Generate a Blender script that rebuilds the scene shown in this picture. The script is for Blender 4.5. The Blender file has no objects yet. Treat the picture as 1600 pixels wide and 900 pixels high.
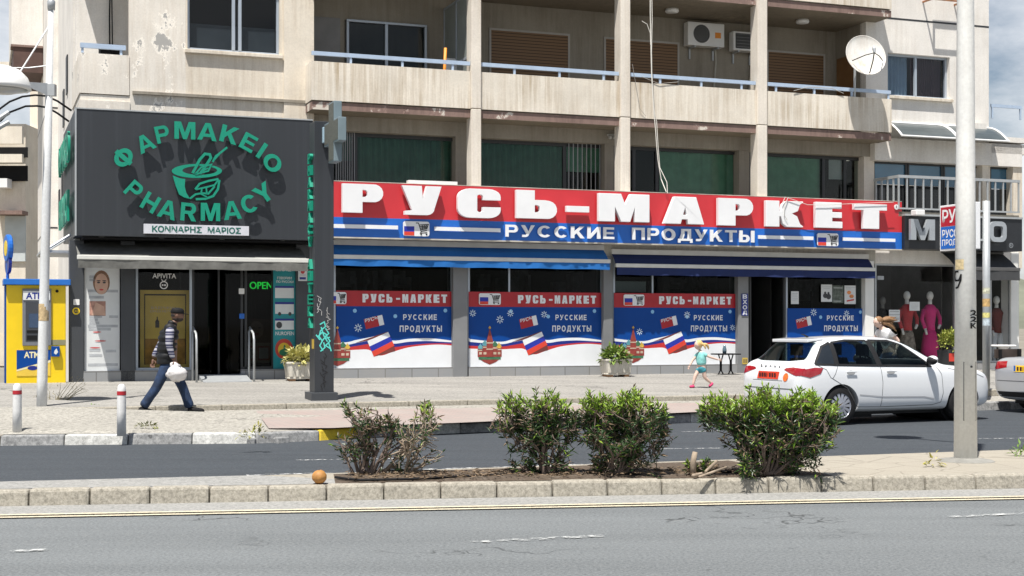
import bpy, bmesh, math, random
from mathutils import Vector, Matrix, Quaternion
from mathutils.geometry import tessellate_polygon
random.seed(7)
R = math.radians
SC = bpy.context.scene
COL = SC.collection
# ------------------------------------------------------------------ camera, sky, sun, exposure
CAM_H, FPX = 1.67, 2222.0
cam = bpy.data.cameras.new('camera'); cam.sensor_width = 36; cam.lens = 50.0; cam.shift_y = 58/1600
cam.clip_start = 0.1; cam.clip_end = 5000
camo = bpy.data.objects.new('camera', cam); camo.location = (0, 0, CAM_H); camo.rotation_euler = (R(90), 0, 0)
COL.objects.link(camo); SC.camera = camo
SUN_EL = R(67.5)
SUN_L = Vector((.345*math.cos(SUN_EL), .939*math.cos(SUN_EL), -math.sin(SUN_EL))).normalized()
w = bpy.data.worlds.new('World'); SC.world = w; w.use_nodes = True
nt = w.node_tree; nt.nodes.clear()
sky = nt.nodes.new('ShaderNodeTexSky'); sky.sky_type = 'NISHITA'; sky.sun_disc = False
sky.sun_elevation = SUN_EL; sky.sun_rotation = math.atan2(-SUN_L.x, -SUN_L.y); sky.dust_density = 1.2; sky.ozone_density = 1.5
tc = nt.nodes.new('ShaderNodeTexCoord'); mp = nt.nodes.new('ShaderNodeMapping'); mp.inputs['Scale'].default_value = (1, 1, 2.2)
mp.inputs['Location'].default_value = (.35, .2, .1)
nz = nt.nodes.new('ShaderNodeTexNoise'); nz.inputs['Scale'].default_value = 4.2; nz.inputs['Detail'].default_value = 8; nz.inputs['Roughness'].default_value = .6
rp = nt.nodes.new('ShaderNodeValToRGB'); rp.color_ramp.elements[0].position = .38; rp.color_ramp.elements[1].position = .64
mx = nt.nodes.new('ShaderNodeMixRGB'); mx.inputs[2].default_value = (13, 13.2, 13.5, 1)
bg = nt.nodes.new('ShaderNodeBackground'); bg.inputs[1].default_value = .055
wo = nt.nodes.new('ShaderNodeOutputWorld')
L = nt.links.new
L(tc.outputs['Generated'], mp.inputs[0]); L(mp.outputs[0], nz.inputs['Vector']); L(nz.outputs['Fac'], rp.inputs[0])
sx = nt.nodes.new('ShaderNodeSeparateXYZ'); mr = nt.nodes.new('ShaderNodeMapRange'); mm = nt.nodes.new('ShaderNodeMath'); mm.operation = 'MULTIPLY'
mr.inputs[1].default_value = .12; mr.inputs[2].default_value = .55; mr.inputs[3].default_value = 1; mr.inputs[4].default_value = .12      # cloud cover shaped by height: thinned overhead to cut the ambient light
L(tc.outputs['Generated'], sx.inputs[0]); L(sx.outputs[2], mr.inputs[0]); L(rp.outputs[0], mm.inputs[0]); L(mr.outputs[0], mm.inputs[1]); L(mm.outputs[0], mx.inputs[0]); L(sky.outputs[0], mx.inputs[1]); L(mx.outputs[0], bg.inputs[0]); L(bg.outputs[0], wo.inputs[0])
sun = bpy.data.lights.new('sun', 'SUN'); sun.energy = 5.0; sun.angle = R(.5); sun.color = (1, .955, .89)
suno = bpy.data.objects.new('sun', sun); suno.rotation_euler = SUN_L.to_track_quat('-Z', 'Y').to_euler(); suno.location = (-10, -20, 50)
COL.objects.link(suno)
SC.view_settings.view_transform = 'Standard'; SC.view_settings.look = 'None'; SC.view_settings.gamma = 1
SC.view_settings.exposure = .58
SC.cycles.max_bounces = 8; SC.cycles.transparent_max_bounces = 12
# ------------------------------------------------------------------ frames
TH = R(20.6); CT, ST = math.cos(TH), math.sin(TH); Y0 = 32.4
def fw(u, v): return (u*CT - v*ST, Y0 + u*ST + v*CT)
def UV(px, v):
    k = (px-800)/FPX; Y = (v + Y0*CT)/(CT - k*ST)
    return k*Y*CT + (Y-Y0)*ST, Y
def U(px, v=0): return UV(px, v)[0]
def Z(px, py, v=0): return CAM_H - (py-508)/FPX*UV(px, v)[1]
def G(px, py, z=0):
    Y = (CAM_H-z)*FPX/(py-508); return ((px-800)/FPX*Y, Y)
# ------------------------------------------------------------------ materials
MATS = {}
def nodes(name):
    m = bpy.data.materials.new(name); m.use_nodes = True
    n = m.node_tree; b = n.nodes['Principled BSDF']; MATS[name] = m
    return m, n, b
def c4(c): return (c[0], c[1], c[2], 1)
def mul(c, f): return tuple(min(1, x*f) for x in c)
def noise(n, scale, vec=None, detail=5, rough=.55, sc=None):
    t = n.nodes.new('ShaderNodeTexNoise'); t.inputs['Scale'].default_value = scale; t.inputs['Detail'].default_value = detail
    t.inputs['Roughness'].default_value = rough
    c = n.nodes.new('ShaderNodeTexCoord'); src = c.outputs['Object']
    if sc:
        mpp = n.nodes.new('ShaderNodeMapping'); mpp.inputs['Scale'].default_value = sc; n.links.new(src, mpp.inputs[0]); src = mpp.outputs[0]
    n.links.new(src, t.inputs['Vector']); return t.outputs['Fac']
def ramp(n, fac, a, b):
    r = n.nodes.new('ShaderNodeMapRange'); r.inputs[1].default_value = a; r.inputs[2].default_value = b; n.links.new(fac, r.inputs[0]); return r.outputs[0]
def mixc(n, fac, a, b):
    x = n.nodes.new('ShaderNodeMixRGB')
    for i, q in ((1, a), (2, b)):
        if isinstance(q, tuple): x.inputs[i].default_value = c4(q)
        else: n.links.new(q, x.inputs[i])
    if isinstance(fac, (int, float)): x.inputs[0].default_value = fac
    else: n.links.new(fac, x.inputs[0])
    return x.outputs[0]
def bump(n, b, fac, strength, dist=.01):
    u = n.nodes.new('ShaderNodeBump'); u.inputs['Strength'].default_value = strength; u.inputs['Distance'].default_value = dist
    n.links.new(fac, u.inputs['Height']); n.links.new(u.outputs[0], b.inputs['Normal'])
def mat(name, col, rough=.7, var=.12, scale=3, bmp=0, bscale=60, metal=0, spec=.5, emit=0, coat=0):
    if name in MATS: return MATS[name]
    m, n, b = nodes(name)
    b.inputs['Roughness'].default_value = rough; b.inputs['Metallic'].default_value = metal; b.inputs['Specular IOR Level'].default_value = spec
    if coat: b.inputs['Coat Weight'].default_value = coat; b.inputs['Coat Roughness'].default_value = .04
    if var:
        n.links.new(mixc(n, ramp(n, noise(n, scale), .3, .7), mul(col, 1-var), mul(col, 1+var)), b.inputs['Base Color'])
    else: b.inputs['Base Color'].default_value = c4(col)
    if bmp: bump(n, b, noise(n, bscale, detail=3), bmp)
    if emit: b.inputs['Emission Color'].default_value = c4(col); b.inputs['Emission Strength'].default_value = emit
    return m
def plaster(name, base, stain, amount=.6, grey=None, gthr=.6, sv=.35, rough=.9):
    m, n, b = nodes(name); b.inputs['Roughness'].default_value = rough; b.inputs['Specular IOR Level'].default_value = .2
    big = noise(n, .9, detail=6, rough=.65); fine = noise(n, 26, detail=4)
    c = mixc(n, ramp(n, big, .35, .7), mul(base, 1.06), mul(base, .86))
    st = noise(n, 1.7, sc=(5, 5, sv), detail=7, rough=.7); st2 = noise(n, .8, detail=4)
    f = n.nodes.new('ShaderNodeMath'); f.operation = 'MULTIPLY'; n.links.new(ramp(n, st, .42, .68), f.inputs[0]); n.links.new(ramp(n, st2, .3, .62), f.inputs[1])
    f2 = n.nodes.new('ShaderNodeMath'); f2.operation = 'MULTIPLY'; f2.inputs[1].default_value = amount; n.links.new(f.outputs[0], f2.inputs[0])
    c = mixc(n, f2.outputs[0], c, stain)
    c = mixc(n, ramp(n, fine, .35, .75), c, mixc(n, .12, c, (.08, .07, .06)))
    if grey:
        g = noise(n, 1.5, detail=9, rough=.68, sc=(1, 1, .75)); gf = ramp(n, g, gthr, gthr+.012)
        c = mixc(n, ramp(n, g, gthr-.03, gthr-.02), c, mul(base, 1.12)); c = mixc(n, gf, c, grey)
    n.links.new(c, b.inputs['Base Color']); bump(n, b, fine, .25, .008)
    return m
def speckle(name, base, dark, light, scale=120, big=.6, rough=.92, spec=.25, patch=.2, crack=None, streak=None, grain=0, spots=0, fine_cracks=0):
    m, n, b = nodes(name); b.inputs['Roughness'].default_value = rough; b.inputs['Specular IOR Level'].default_value = spec
    f = noise(n, scale, detail=2, rough=.8); g = noise(n, big, detail=6, rough=.6); g2 = noise(n, 9, detail=5)
    c = mixc(n, ramp(n, f, .35, .68), dark, light); c = mixc(n, .55, c, base)
    c = mixc(n, ramp(n, g, .4, .75), c, mixc(n, patch, c, (.05, .05, .05)))
    c = mixc(n, ramp(n, g2, .55, .8), c, mixc(n, patch*.7, c, (.6, .57, .5)))
    if streak:
        s = noise(n, 1.2, sc=streak, detail=5); c = mixc(n, ramp(n, s, .4, .65), c, mixc(n, .35, c, (.02, .022, .025)))
    if grain:
        gr = noise(n, grain, detail=4, rough=.85); c = mixc(n, ramp(n, gr, .34, .66), mixc(n, .38, c, (.02, .022, .024)), mixc(n, .45, c, mul(light, 1.3)))
    if spots:
        sp = noise(n, spots, detail=5, rough=.7); c = mixc(n, ramp(n, sp, .66, .72), c, mixc(n, .6, c, (.03, .03, .03)))
    if fine_cracks:
        v2 = n.nodes.new('ShaderNodeTexVoronoi'); v2.feature = 'DISTANCE_TO_EDGE'; v2.inputs['Scale'].default_value = fine_cracks; v2.inputs['Randomness'].default_value = 1
        c2_ = n.nodes.new('ShaderNodeTexCoord'); wv = n.nodes.new('ShaderNodeTexNoise'); wv.inputs['Scale'].default_value = 3; va = n.nodes.new('ShaderNodeVectorMath'); va.operation = 'ADD'
        n.links.new(c2_.outputs['Object'], wv.inputs['Vector']); n.links.new(c2_.outputs['Object'], va.inputs[0]); n.links.new(wv.outputs['Color'], va.inputs[1]); n.links.new(va.outputs[0], v2.inputs['Vector'])
        msk = ramp(n, noise(n, .45, detail=3), .52, .60); e_ = ramp(n, v2.outputs['Distance'], .012, .004); mm = n.nodes.new('ShaderNodeMath'); mm.operation = 'MULTIPLY'; n.links.new(msk, mm.inputs[0]); n.links.new(e_, mm.inputs[1])
        c = mixc(n, mm.outputs[0], c, mixc(n, .65, c, (.02, .02, .02)))
    if crack:
        v = n.nodes.new('ShaderNodeTexVoronoi'); v.feature = 'DISTANCE_TO_EDGE'; v.inputs['Scale'].default_value = crack
        cc = n.nodes.new('ShaderNodeTexCoord'); n.links.new(cc.outputs['Object'], v.inputs['Vector'])
        c = mixc(n, ramp(n, v.outputs['Distance'], .008, .022), mul(base, .72), c)
    n.links.new(c, b.inputs['Base Color']); bump(n, b, f, .35, .006)
    return m
def tiled(name, c1, c2, mort, bw, bh, rough=.8, rot=0, msize=.012):
    m, n, b = nodes(name); b.inputs['Roughness'].default_value = rough; b.inputs['Specular IOR Level'].default_value = .3
    t = n.nodes.new('ShaderNodeTexBrick'); t.inputs['Color1'].default_value = c4(c1); t.inputs['Color2'].default_value = c4(c2); t.inputs['Mortar'].default_value = c4(mort)
    t.inputs['Scale'].default_value = 1; t.inputs['Brick Width'].default_value = bw; t.inputs['Row Height'].default_value = bh; t.inputs['Mortar Size'].default_value = msize
    cc = n.nodes.new('ShaderNodeTexCoord'); q = n.nodes.new('ShaderNodeMapping'); q.inputs['Rotation'].default_value = rot if isinstance(rot, tuple) else (0, 0, rot)
    n.links.new(cc.outputs['Object'], q.inputs[0]); n.links.new(q.outputs[0], t.inputs['Vector'])
    d = noise(n, 1.3, detail=7, rough=.65)
    c = mixc(n, ramp(n, d, .4, .72), t.outputs['Color'], mixc(n, .45, t.outputs['Color'], (.35, .33, .3)))
    n.links.new(c, b.inputs['Base Color']); bump(n, b, noise(n, 70, detail=2), .25, .005)
    return m
def glass(name, tint=(.5, .55, .55), refl=.12, rough=.02):
    m, n, b = nodes(name); n.nodes.remove(b); o = n.nodes['Material Output']
    t = n.nodes.new('ShaderNodeBsdfTransparent'); t.inputs[0].default_value = c4(tint)
    g = n.nodes.new('ShaderNodeBsdfGlossy'); g.inputs['Roughness'].default_value = rough
    lw = n.nodes.new('ShaderNodeLayerWeight'); lw.inputs[0].default_value = .25
    r = n.nodes.new('ShaderNodeMapRange'); r.inputs[3].default_value = refl*.4; r.inputs[4].default_value = min(1, refl*5); n.links.new(lw.outputs['Fresnel'], r.inputs[0])
    x = n.nodes.new('ShaderNodeMixShader'); n.links.new(r.outputs[0], x.inputs[0]); n.links.new(t.outputs[0], x.inputs[1]); n.links.new(g.outputs[0], x.inputs[2])
    n.links.new(x.outputs[0], o.inputs[0]); return m
def stripes(name, cols, axis, period, rough=.8, bumpy=0):
    """repeating bands along a local axis; cols = [(start, colour)...]"""
    m, n, b = nodes(name); b.inputs['Roughness'].default_value = rough
    cc = n.nodes.new('ShaderNodeTexCoord'); sp = n.nodes.new('ShaderNodeSeparateXYZ'); n.links.new(cc.outputs['Object'], sp.inputs[0])
    d = n.nodes.new('ShaderNodeMath'); d.operation = 'DIVIDE'; d.inputs[1].default_value = period; n.links.new(sp.outputs[axis], d.inputs[0])
    f = n.nodes.new('ShaderNodeMath'); f.operation = 'FRACT'; n.links.new(d.outputs[0], f.inputs[0])
    r = n.nodes.new('ShaderNodeValToRGB'); r.color_ramp.interpolation = 'CONSTANT' if not bumpy else 'EASE'
    for i, (p, c) in enumerate(cols):
        e = r.color_ramp.elements[i] if i < 2 else r.color_ramp.elements.new(p)
        e.position = p; e.color = c4(c)
    n.links.new(f.outputs[0], r.inputs[0]); n.links.new(r.outputs[0], b.inputs['Base Color'])
    if bumpy:
        s = n.nodes.new('ShaderNodeMath'); s.operation = 'PINGPONG'; s.inputs[1].default_value = .5; n.links.new(d.outputs[0], s.inputs[0]); bump(n, b, s.outputs[0], bumpy, .02)
    return m
CREAM = plaster('cream_plaster', (.76, .695, .59), (.45, .355, .25), .65)
PARAP = plaster('parapet_plaster', (.78, .725, .63), (.42, .33, .22), .95, sv=.18)
PEEL = plaster('peeling_plaster', (.79, .745, .67), (.50, .41, .30), .5, grey=(.40, .39, .37), gthr=.585)
WHITEP = plaster('white_plaster', (.82, .79, .74), (.56, .50, .42), .4)
SHADEW = plaster('shaded_plaster', (.33, .30, .25), (.17, .145, .11), .6)  # wall plaster with the shade of the recessed parts put into its colour
MAROON = plaster('maroon_edge', (.26, .18, .155), (.13, .09, .075), .8, grey=(.62, .57, .50), gthr=.585, sv=1)
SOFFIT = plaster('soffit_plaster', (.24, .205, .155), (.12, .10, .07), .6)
FIN = plaster('fin_plaster', (.78, .725, .64), (.50, .42, .33), .6, sv=.15)
ALU = mat('aluminium_frame', (.42, .47, .53), .35, .05, metal=.3)
RAILB = mat('pale_blue_rail', (.42, .52, .66), .4, .08, 5)
DARKFR = mat('dark_frame', (.03, .032, .035), .4, .1)
BLACK = mat('black_matt', (.010, .010, .011), .75, .2, spec=.2)
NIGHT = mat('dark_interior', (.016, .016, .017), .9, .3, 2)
GLASSD = glass('dark_glass', (.5, .53, .55), .045)
GLASSB = glass('blue_glass', (.12, .14, .16), .35)
GLASSC = glass('clear_shop_glass', (.62, .65, .65), .015)
WHITE = mat('white_paint', (.78, .78, .77), .5, .04)
SIGNW = mat('sign_white', (.80, .81, .82), .35, .03)
SRED = mat('sign_red', (.56, .032, .042), .4, .06, 1.2)
SBLUE = mat('sign_blue', (.012, .13, .52), .4, .06, 1.2)
FBLUE = mat('film_blue', (.003, .058, .28), .35, .12, .8, spec=.2)
FDARK = mat('film_navy', (.008, .022, .22), .3, .08)
FRED = mat('film_red', (.42, .012, .022), .3, .08)
FFLAGR = mat('flag_red', (.66, .055, .03), .3, .08)
FWHITE = mat('film_white', (.78, .80, .82), .3, .03)
FSKY = mat('film_sky', (.25, .52, .80), .3, .05)
FBROWN = mat('film_brown', (.17, .04, .035), .3, .1)
GREENL = mat('letter_green', (.004, .265, .17), .4, .06)
GREEND = mat('letter_green_dark', (.006, .12, .09), .4, .06)
TEAL = mat('teal_film', (.008, .24, .27), .4, .06)
GOLD = mat('gold_film', (.60, .42, .07), .35, .18, 2)
YELLOW = mat('yellow_paint', (.80, .56, .008), .4, .05)
ORANGE = mat('orange_paint', (.8, .28, .03), .5, .05)
NAVY = mat('navy_fabric', (.006, .018, .09), .8, .1)
AWBLUE = mat('blue_awning_fabric', (.008, .13, .42), .8, .08)
GREYAW = mat('grey_awning_fabric', (.135, .135, .125), .85, .25, 6)
STEEL = mat('galvanised_steel', (.44, .46, .47), .45, .08, 6, metal=.35)
POLEW = mat('pole_white', (.78, .78, .75), .45, .07, 1.5)
CONC = mat('concrete_grey', (.36, .35, .33), .9, .15, 2, .3)
def darkpanel(name, base):
    m, n, b = nodes(name); b.inputs['Roughness'].default_value = .45
    s = noise(n, 1.5, sc=(7, 7, .12), detail=6); c = mixc(n, ramp(n, s, .5, .8), base, mul(base, 1.35)); n.links.new(c, b.inputs['Base Color']); return m
CHARC = darkpanel('charcoal_panel', (.030, .034, .040))
CHARC2 = mat('charcoal_metal', (.05, .055, .062), .5, .1, 2)
# ------------------------------------------------------------------ mesh builder
class B:
    def __init__(s): s.v = []; s.f = []; s.M = None; s.k = 0
    def add(s, vs, fs):
        o = len(s.v)
        for p in vs:
            p = Vector(p)
            s.v.append(s.M @ p if s.M else p)
        s.f += [tuple(i+o for i in f) for f in fs]
        return s
    def box(s, x0, x1, y0, y1, z0, z1):
        if x0 > x1: x0, x1 = x1, x0
        if y0 > y1: y0, y1 = y1, y0
        if z0 > z1: z0, z1 = z1, z0
        return s.add([(x0,y0,z0),(x1,y0,z0),(x1,y1,z0),(x0,y1,z0),(x0,y0,z1),(x1,y0,z1),(x1,y1,z1),(x0,y1,z1)],
              [(0,3,2,1),(4,5,6,7),(0,1,5,4),(1,2,6,5),(2,3,7,6),(3,0,4,7)])
    def hull(s, a, b):
        """prism between two equal rings of points"""
        n = len(a)
        return s.add(list(a)+list(b), [tuple(range(n))[::-1], tuple(range(n, 2*n))] + [(i, (i+1) % n, n+(i+1) % n, n+i) for i in range(n)])
    def plate(s, poly, y, t, holes=()):
        """2D outline (x,z) facing -y with front at y, thickness t going to +y"""
        loops = [list(poly)] + [list(h) for h in holes]
        def area(p): return sum(p[i][0]*p[(i+1) % len(p)][1]-p[(i+1) % len(p)][0]*p[i][1] for i in range(len(p)))
        if area(loops[0]) < 0: loops[0].reverse()
        for h in loops[1:]:
            if area(h) > 0: h.reverse()
        tri = tessellate_polygon([[Vector((p[0], p[1], 0)) for p in l] for l in loops])
        pts = [p for l in loops for p in l]; n = len(pts)
        fr = []
        for a, b, c in tri:
            A, Bp, Cc = pts[a], pts[b], pts[c]
            ar = (Bp[0]-A[0])*(Cc[1]-A[1])-(Cc[0]-A[0])*(Bp[1]-A[1])
            if abs(ar) < 1e-12: continue
            fr.append((a, b, c) if ar > 0 else (a, c, b))
        vs = [(p[0], y, p[1]) for p in pts]; fs = list(fr)
        if t > 0:
            vs += [(p[0], y+t, p[1]) for p in pts]; o = 0
            fs += [tuple(i+n for i in f[::-1]) for f in fr]
            for l in loops:
                m = len(l)
                for i in range(m):
                    j = (i+1) % m; fs.append((o+j, o+i, n+o+i, n+o+j))
                o += m
        return s.add(vs, fs)
    def tube(s, pts, r, n=8, cap=True):
        pts = [Vector(p) for p in pts]; rs = r if isinstance(r, (list, tuple)) else [r]*len(pts)
        vs = []; fs = []; up = Vector((0, 0, 1))
        prev = None
        for i, p in enumerate(pts):
            d = (pts[min(i+1, len(pts)-1)]-pts[max(i-1, 0)]).normalized()
            if prev is None:
                a = d.cross(up) if abs(d.z) < .95 else d.cross(Vector((1, 0, 0)))
            else: a = prev - d*prev.dot(d)
            a.normalize(); prev = a; b = d.cross(a)
            for j in range(n):
                t = 2*math.pi*j/n; vs.append(p + (a*math.cos(t)+b*math.sin(t))*rs[i])
        for i in range(len(pts)-1):
            for j in range(n):
                k = (j+1) % n; fs.append((i*n+j, i*n+k, (i+1)*n+k, (i+1)*n+j))
        if cap: fs.append(tuple(range(n))[::-1]); fs.append(tuple((len(pts)-1)*n+j for j in range(n)))
        return s.add(vs, fs)
    def lathe(s, prof, c=(0, 0, 0), n=20, axis='z', cap=True):
        vs = []; fs = []
        for r, h in prof:
            for j in range(n):
                t = 2*math.pi*j/n; a, b = r*math.cos(t), r*math.sin(t)
                p = (a, b, h) if axis == 'z' else ((a, h, b) if axis == 'y' else (h, a, b))
                vs.append((p[0]+c[0], p[1]+c[1], p[2]+c[2]))
        for i in range(len(prof)-1):
            for j in range(n):
                k = (j+1) % n; f = (i*n+j, i*n+k, (i+1)*n+k, (i+1)*n+j); fs.append(f if axis != 'y' else f[::-1])
        if cap: fs.append(tuple(range(n))[::-1]); fs.append(tuple((len(prof)-1)*n+j for j in range(n)))
        return s.add(vs, fs)
    def blob(s, c, r, n=12, m=8):
        vs = []; fs = []
        rx, ry, rz = r if isinstance(r, (tuple, list)) else (r, r, r)
        for i in range(m+1):
            a = math.pi*i/m
            for j in range(n):
                t = 2*math.pi*j/n; vs.append((c[0]+rx*math.sin(a)*math.cos(t), c[1]+ry*math.sin(a)*math.sin(t), c[2]-rz*math.cos(a)))
        for i in range(m):
            for j in range(n):
                k = (j+1) % n; fs.append((i*n+j, i*n+k, (i+1)*n+k, (i+1)*n+j))
        return s.add(vs, fs)
    def stroke(s, pts, wd, y, t=0, closed=False):
        """flat stroke of width wd along (x,z) points at y"""
        P = [Vector((p[0], p[1])) for p in pts]; n = len(P); Lp = []; Rp = []
        for i, p in enumerate(P):
            a = P[(i-1) % n] if (i > 0 or closed) else p; c = P[(i+1) % n] if (i < n-1 or closed) else p
            d1 = (p-a).normalized() if (p-a).length > 1e-9 else None; d2 = (c-p).normalized() if (c-p).length > 1e-9 else None
            d = ((d1 or d2)+(d2 or d1)); d = d.normalized() if d.length > 1e-6 else (d1 or d2)
            nn = Vector((-d.y, d.x)); k = max(.5, abs(nn.dot(Vector((-(d1 or d2).y, (d1 or d2).x)))))
            Lp.append(p+nn*wd/2/k); Rp.append(p-nn*wd/2/k)
        for i in range(n if closed else n-1):
            j = (i+1) % n; s.k += 1
            s.plate([Rp[i], Rp[j], Lp[j], Lp[i]], y, t)
        return s
    def text(s, txt, x0, x1, z0, z1, y, t=0, bold=0.0, slant=0):
        G_ = glyphs(txt)
        pts = [p for o, hs in G_ for p in o]
        a0, a1 = min(p[0] for p in pts), max(p[0] for p in pts); b0, b1 = min(p[1] for p in pts), max(p[1] for p in pts)
        sx, sz = (x1-x0)/(a1-a0), (z1-z0)/(b1-b0)
        f = lambda p: (x0+(p[0]-a0)*sx + slant*(p[1]-b0)*sz, z0+(p[1]-b0)*sz)
        for i, (o, hs) in enumerate(G_):
            o2 = fat(o, bold); h2 = [fat(h, bold) for h in hs]
            s.plate([f(p) for p in o2], y-.0004*(i % 4), t, [[f(p) for p in h] for h in h2])
        return s
    def build(s, name, m, parent=None, frame='F', origin=(0, 0, 0), rz=0, smooth=False, bev=0, label=None, cat=None, group=None, kind=None):
        me = bpy.data.meshes.new(name)
        org = Vector(origin); local = frame == 'W'
        if parent is not None:
            org = Vector(parent_info(parent)[0]); local = parent_info(parent)[1]
        me.from_pydata([v if local else v-org for v in s.v], [], s.f); me.update()
        me.materials.append(m)
        if smooth:
            for p in me.polygons: p.use_smooth = True
        o = bpy.data.objects.new(name, me); COL.objects.link(o)
        if parent is not None:
            o.parent = parent; INFO[o.name] = parent_info(parent)
        else: place(o, origin, frame, rz)
        if smooth == 'auto' or (smooth and smooth is not True):
            pass
        if bev:
            b = o.modifiers.new('edge', 'BEVEL'); b.width = bev; b.segments = 2; b.limit_method = 'ANGLE'; b.angle_limit = R(40)
        tag(o, label, cat, group, kind)
        return o
INFO = {}
def parent_info(o): return INFO[o.name]
def place(o, origin, frame, rz):
    if frame == 'F':
        x, y = fw(origin[0], origin[1]); o.location = (x, y, origin[2]); o.rotation_euler = (0, 0, TH+rz); INFO[o.name] = (origin, False)
    else:
        o.location = origin; o.rotation_euler = (0, 0, rz); INFO[o.name] = ((0, 0, 0), True)
def tag(o, label=None, cat=None, group=None, kind=None):
    if label: o['label'] = label
    if cat: o['category'] = cat
    if group: o['group'] = group
    if kind: o['kind'] = kind
    return o
def thing(name, label, cat, origin=(0, 0, 0), frame='F', rz=0, group=None):
    o = bpy.data.objects.new(name, None); COL.objects.link(o); o.empty_display_size = .2
    place(o, origin, frame, rz); return tag(o, label, cat, group)
def dup(root, loc, rz, label=None):
    r = root.copy(); COL.objects.link(r); r.location = loc; r.rotation_euler = (0, 0, rz)
    if label: r['label'] = label
    for ch in list(root.children):
        c = ch.copy(); COL.objects.link(c); c.parent = r
        for g in list(ch.children):
            d = g.copy(); COL.objects.link(d); d.parent = c
    return r
# glyph outlines from the built-in font, each overlapping contour kept as a piece of its own
GC = {}
def glyphs(txt):
    if txt in GC: return GC[txt]
    cu = bpy.data.curves.new('lettering', 'FONT'); cu.body = txt; cu.size = 1; cu.fill_mode = 'NONE'
    ob = bpy.data.objects.new('lettering', cu); COL.objects.link(ob)
    dg = bpy.context.evaluated_depsgraph_get(); c2 = ob.to_curve(dg)
    loops = []
    for sp in c2.splines:
        bp = sp.bezier_points; n = len(bp); pts = []
        for i in range(n):
            a, b = bp[i], bp[(i+1) % n]; p0, p1, p2, p3 = a.co, a.handle_right, b.co, b.handle_left
            straight = ((p1-p0).cross(p2-p0).length < 1e-4 and (p3-p0).cross(p2-p0).length < 1e-4)
            for q in range(1 if straight else 5):
                t = q/5; pt = p0*(1-t)**3 + p1*3*t*(1-t)**2 + p3*3*t*t*(1-t) + p2*t**3
                if not pts or (abs(pts[-1][0]-pt.x)+abs(pts[-1][1]-pt.y)) > 1e-5: pts.append((pt.x, pt.y))
        if len(pts) > 2: loops.append(pts)
    ob.to_curve_clear(); bpy.data.objects.remove(ob); bpy.data.curves.remove(cu)
    ar = lambda p: sum(p[i][0]*p[(i+1) % len(p)][1]-p[(i+1) % len(p)][0]*p[i][1] for i in range(len(p)))/2
    areas = [ar(l) for l in loops]
    sgn = 1 if max(areas, key=abs) > 0 else -1
    outs = [(l, a) for l, a in zip(loops, areas) if a*sgn > 0]; holes = [l for l, a in zip(loops, areas) if a*sgn <= 0]
    def inside(p, poly):
        r = False
        for i in range(len(poly)):
            (x1, y1), (x2, y2) = poly[i-1], poly[i]
            if (y1 > p[1]) != (y2 > p[1]) and p[0] < (x2-x1)*(p[1]-y1)/(y2-y1)+x1: r = not r
        return r
    res = [([*(o if sgn > 0 else o[::-1])], []) for o, a in outs]
    for h in holes:
        best = None
        for i, (o, a) in enumerate(outs):
            if all(inside(q, o) for q in h[::max(1, len(h)//6)]) and (best is None or abs(a) < abs(outs[best][1])): best = i
        if best is not None: res[best][1].append(h if sgn > 0 else h[::-1])
    GC[txt] = res; return res
def fat(p, d):
    if not d: return p
    n = len(p); out = []
    for i in range(n):
        a, b, c = Vector(p[i-1]), Vector(p[i]), Vector(p[(i+1) % n])
        d1 = (b-a).normalized(); d2 = (c-b).normalized(); n1 = Vector((d1.y, -d1.x)); n2 = Vector((d2.y, -d2.x))
        m = n1+n2; m = m.normalized() if m.length > 1e-6 else n1
        out.append(tuple(b+m*d/max(.5, m.dot(n1))))
    return out
def circ(cx, cz, r, n=20, rz=None, a0=0, a1=360):
    full = abs(a1-a0) >= 360
    return [(cx+r*math.cos(R(a0+(a1-a0)*i/(n if full else n-1))), cz+(rz or r)*math.sin(R(a0+(a1-a0)*i/(n if full else n-1)))) for i in range(n)]
def rrect(x0, x1, z0, z1, r, n=5):
    return circ(x1-r, z0+r, r, n, None, -90, 0)+circ(x1-r, z1-r, r, n, None, 0, 90)+circ(x0+r, z1-r, r, n, None, 90, 180)+circ(x0+r, z0+r, r, n, None, 180, 270)

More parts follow.
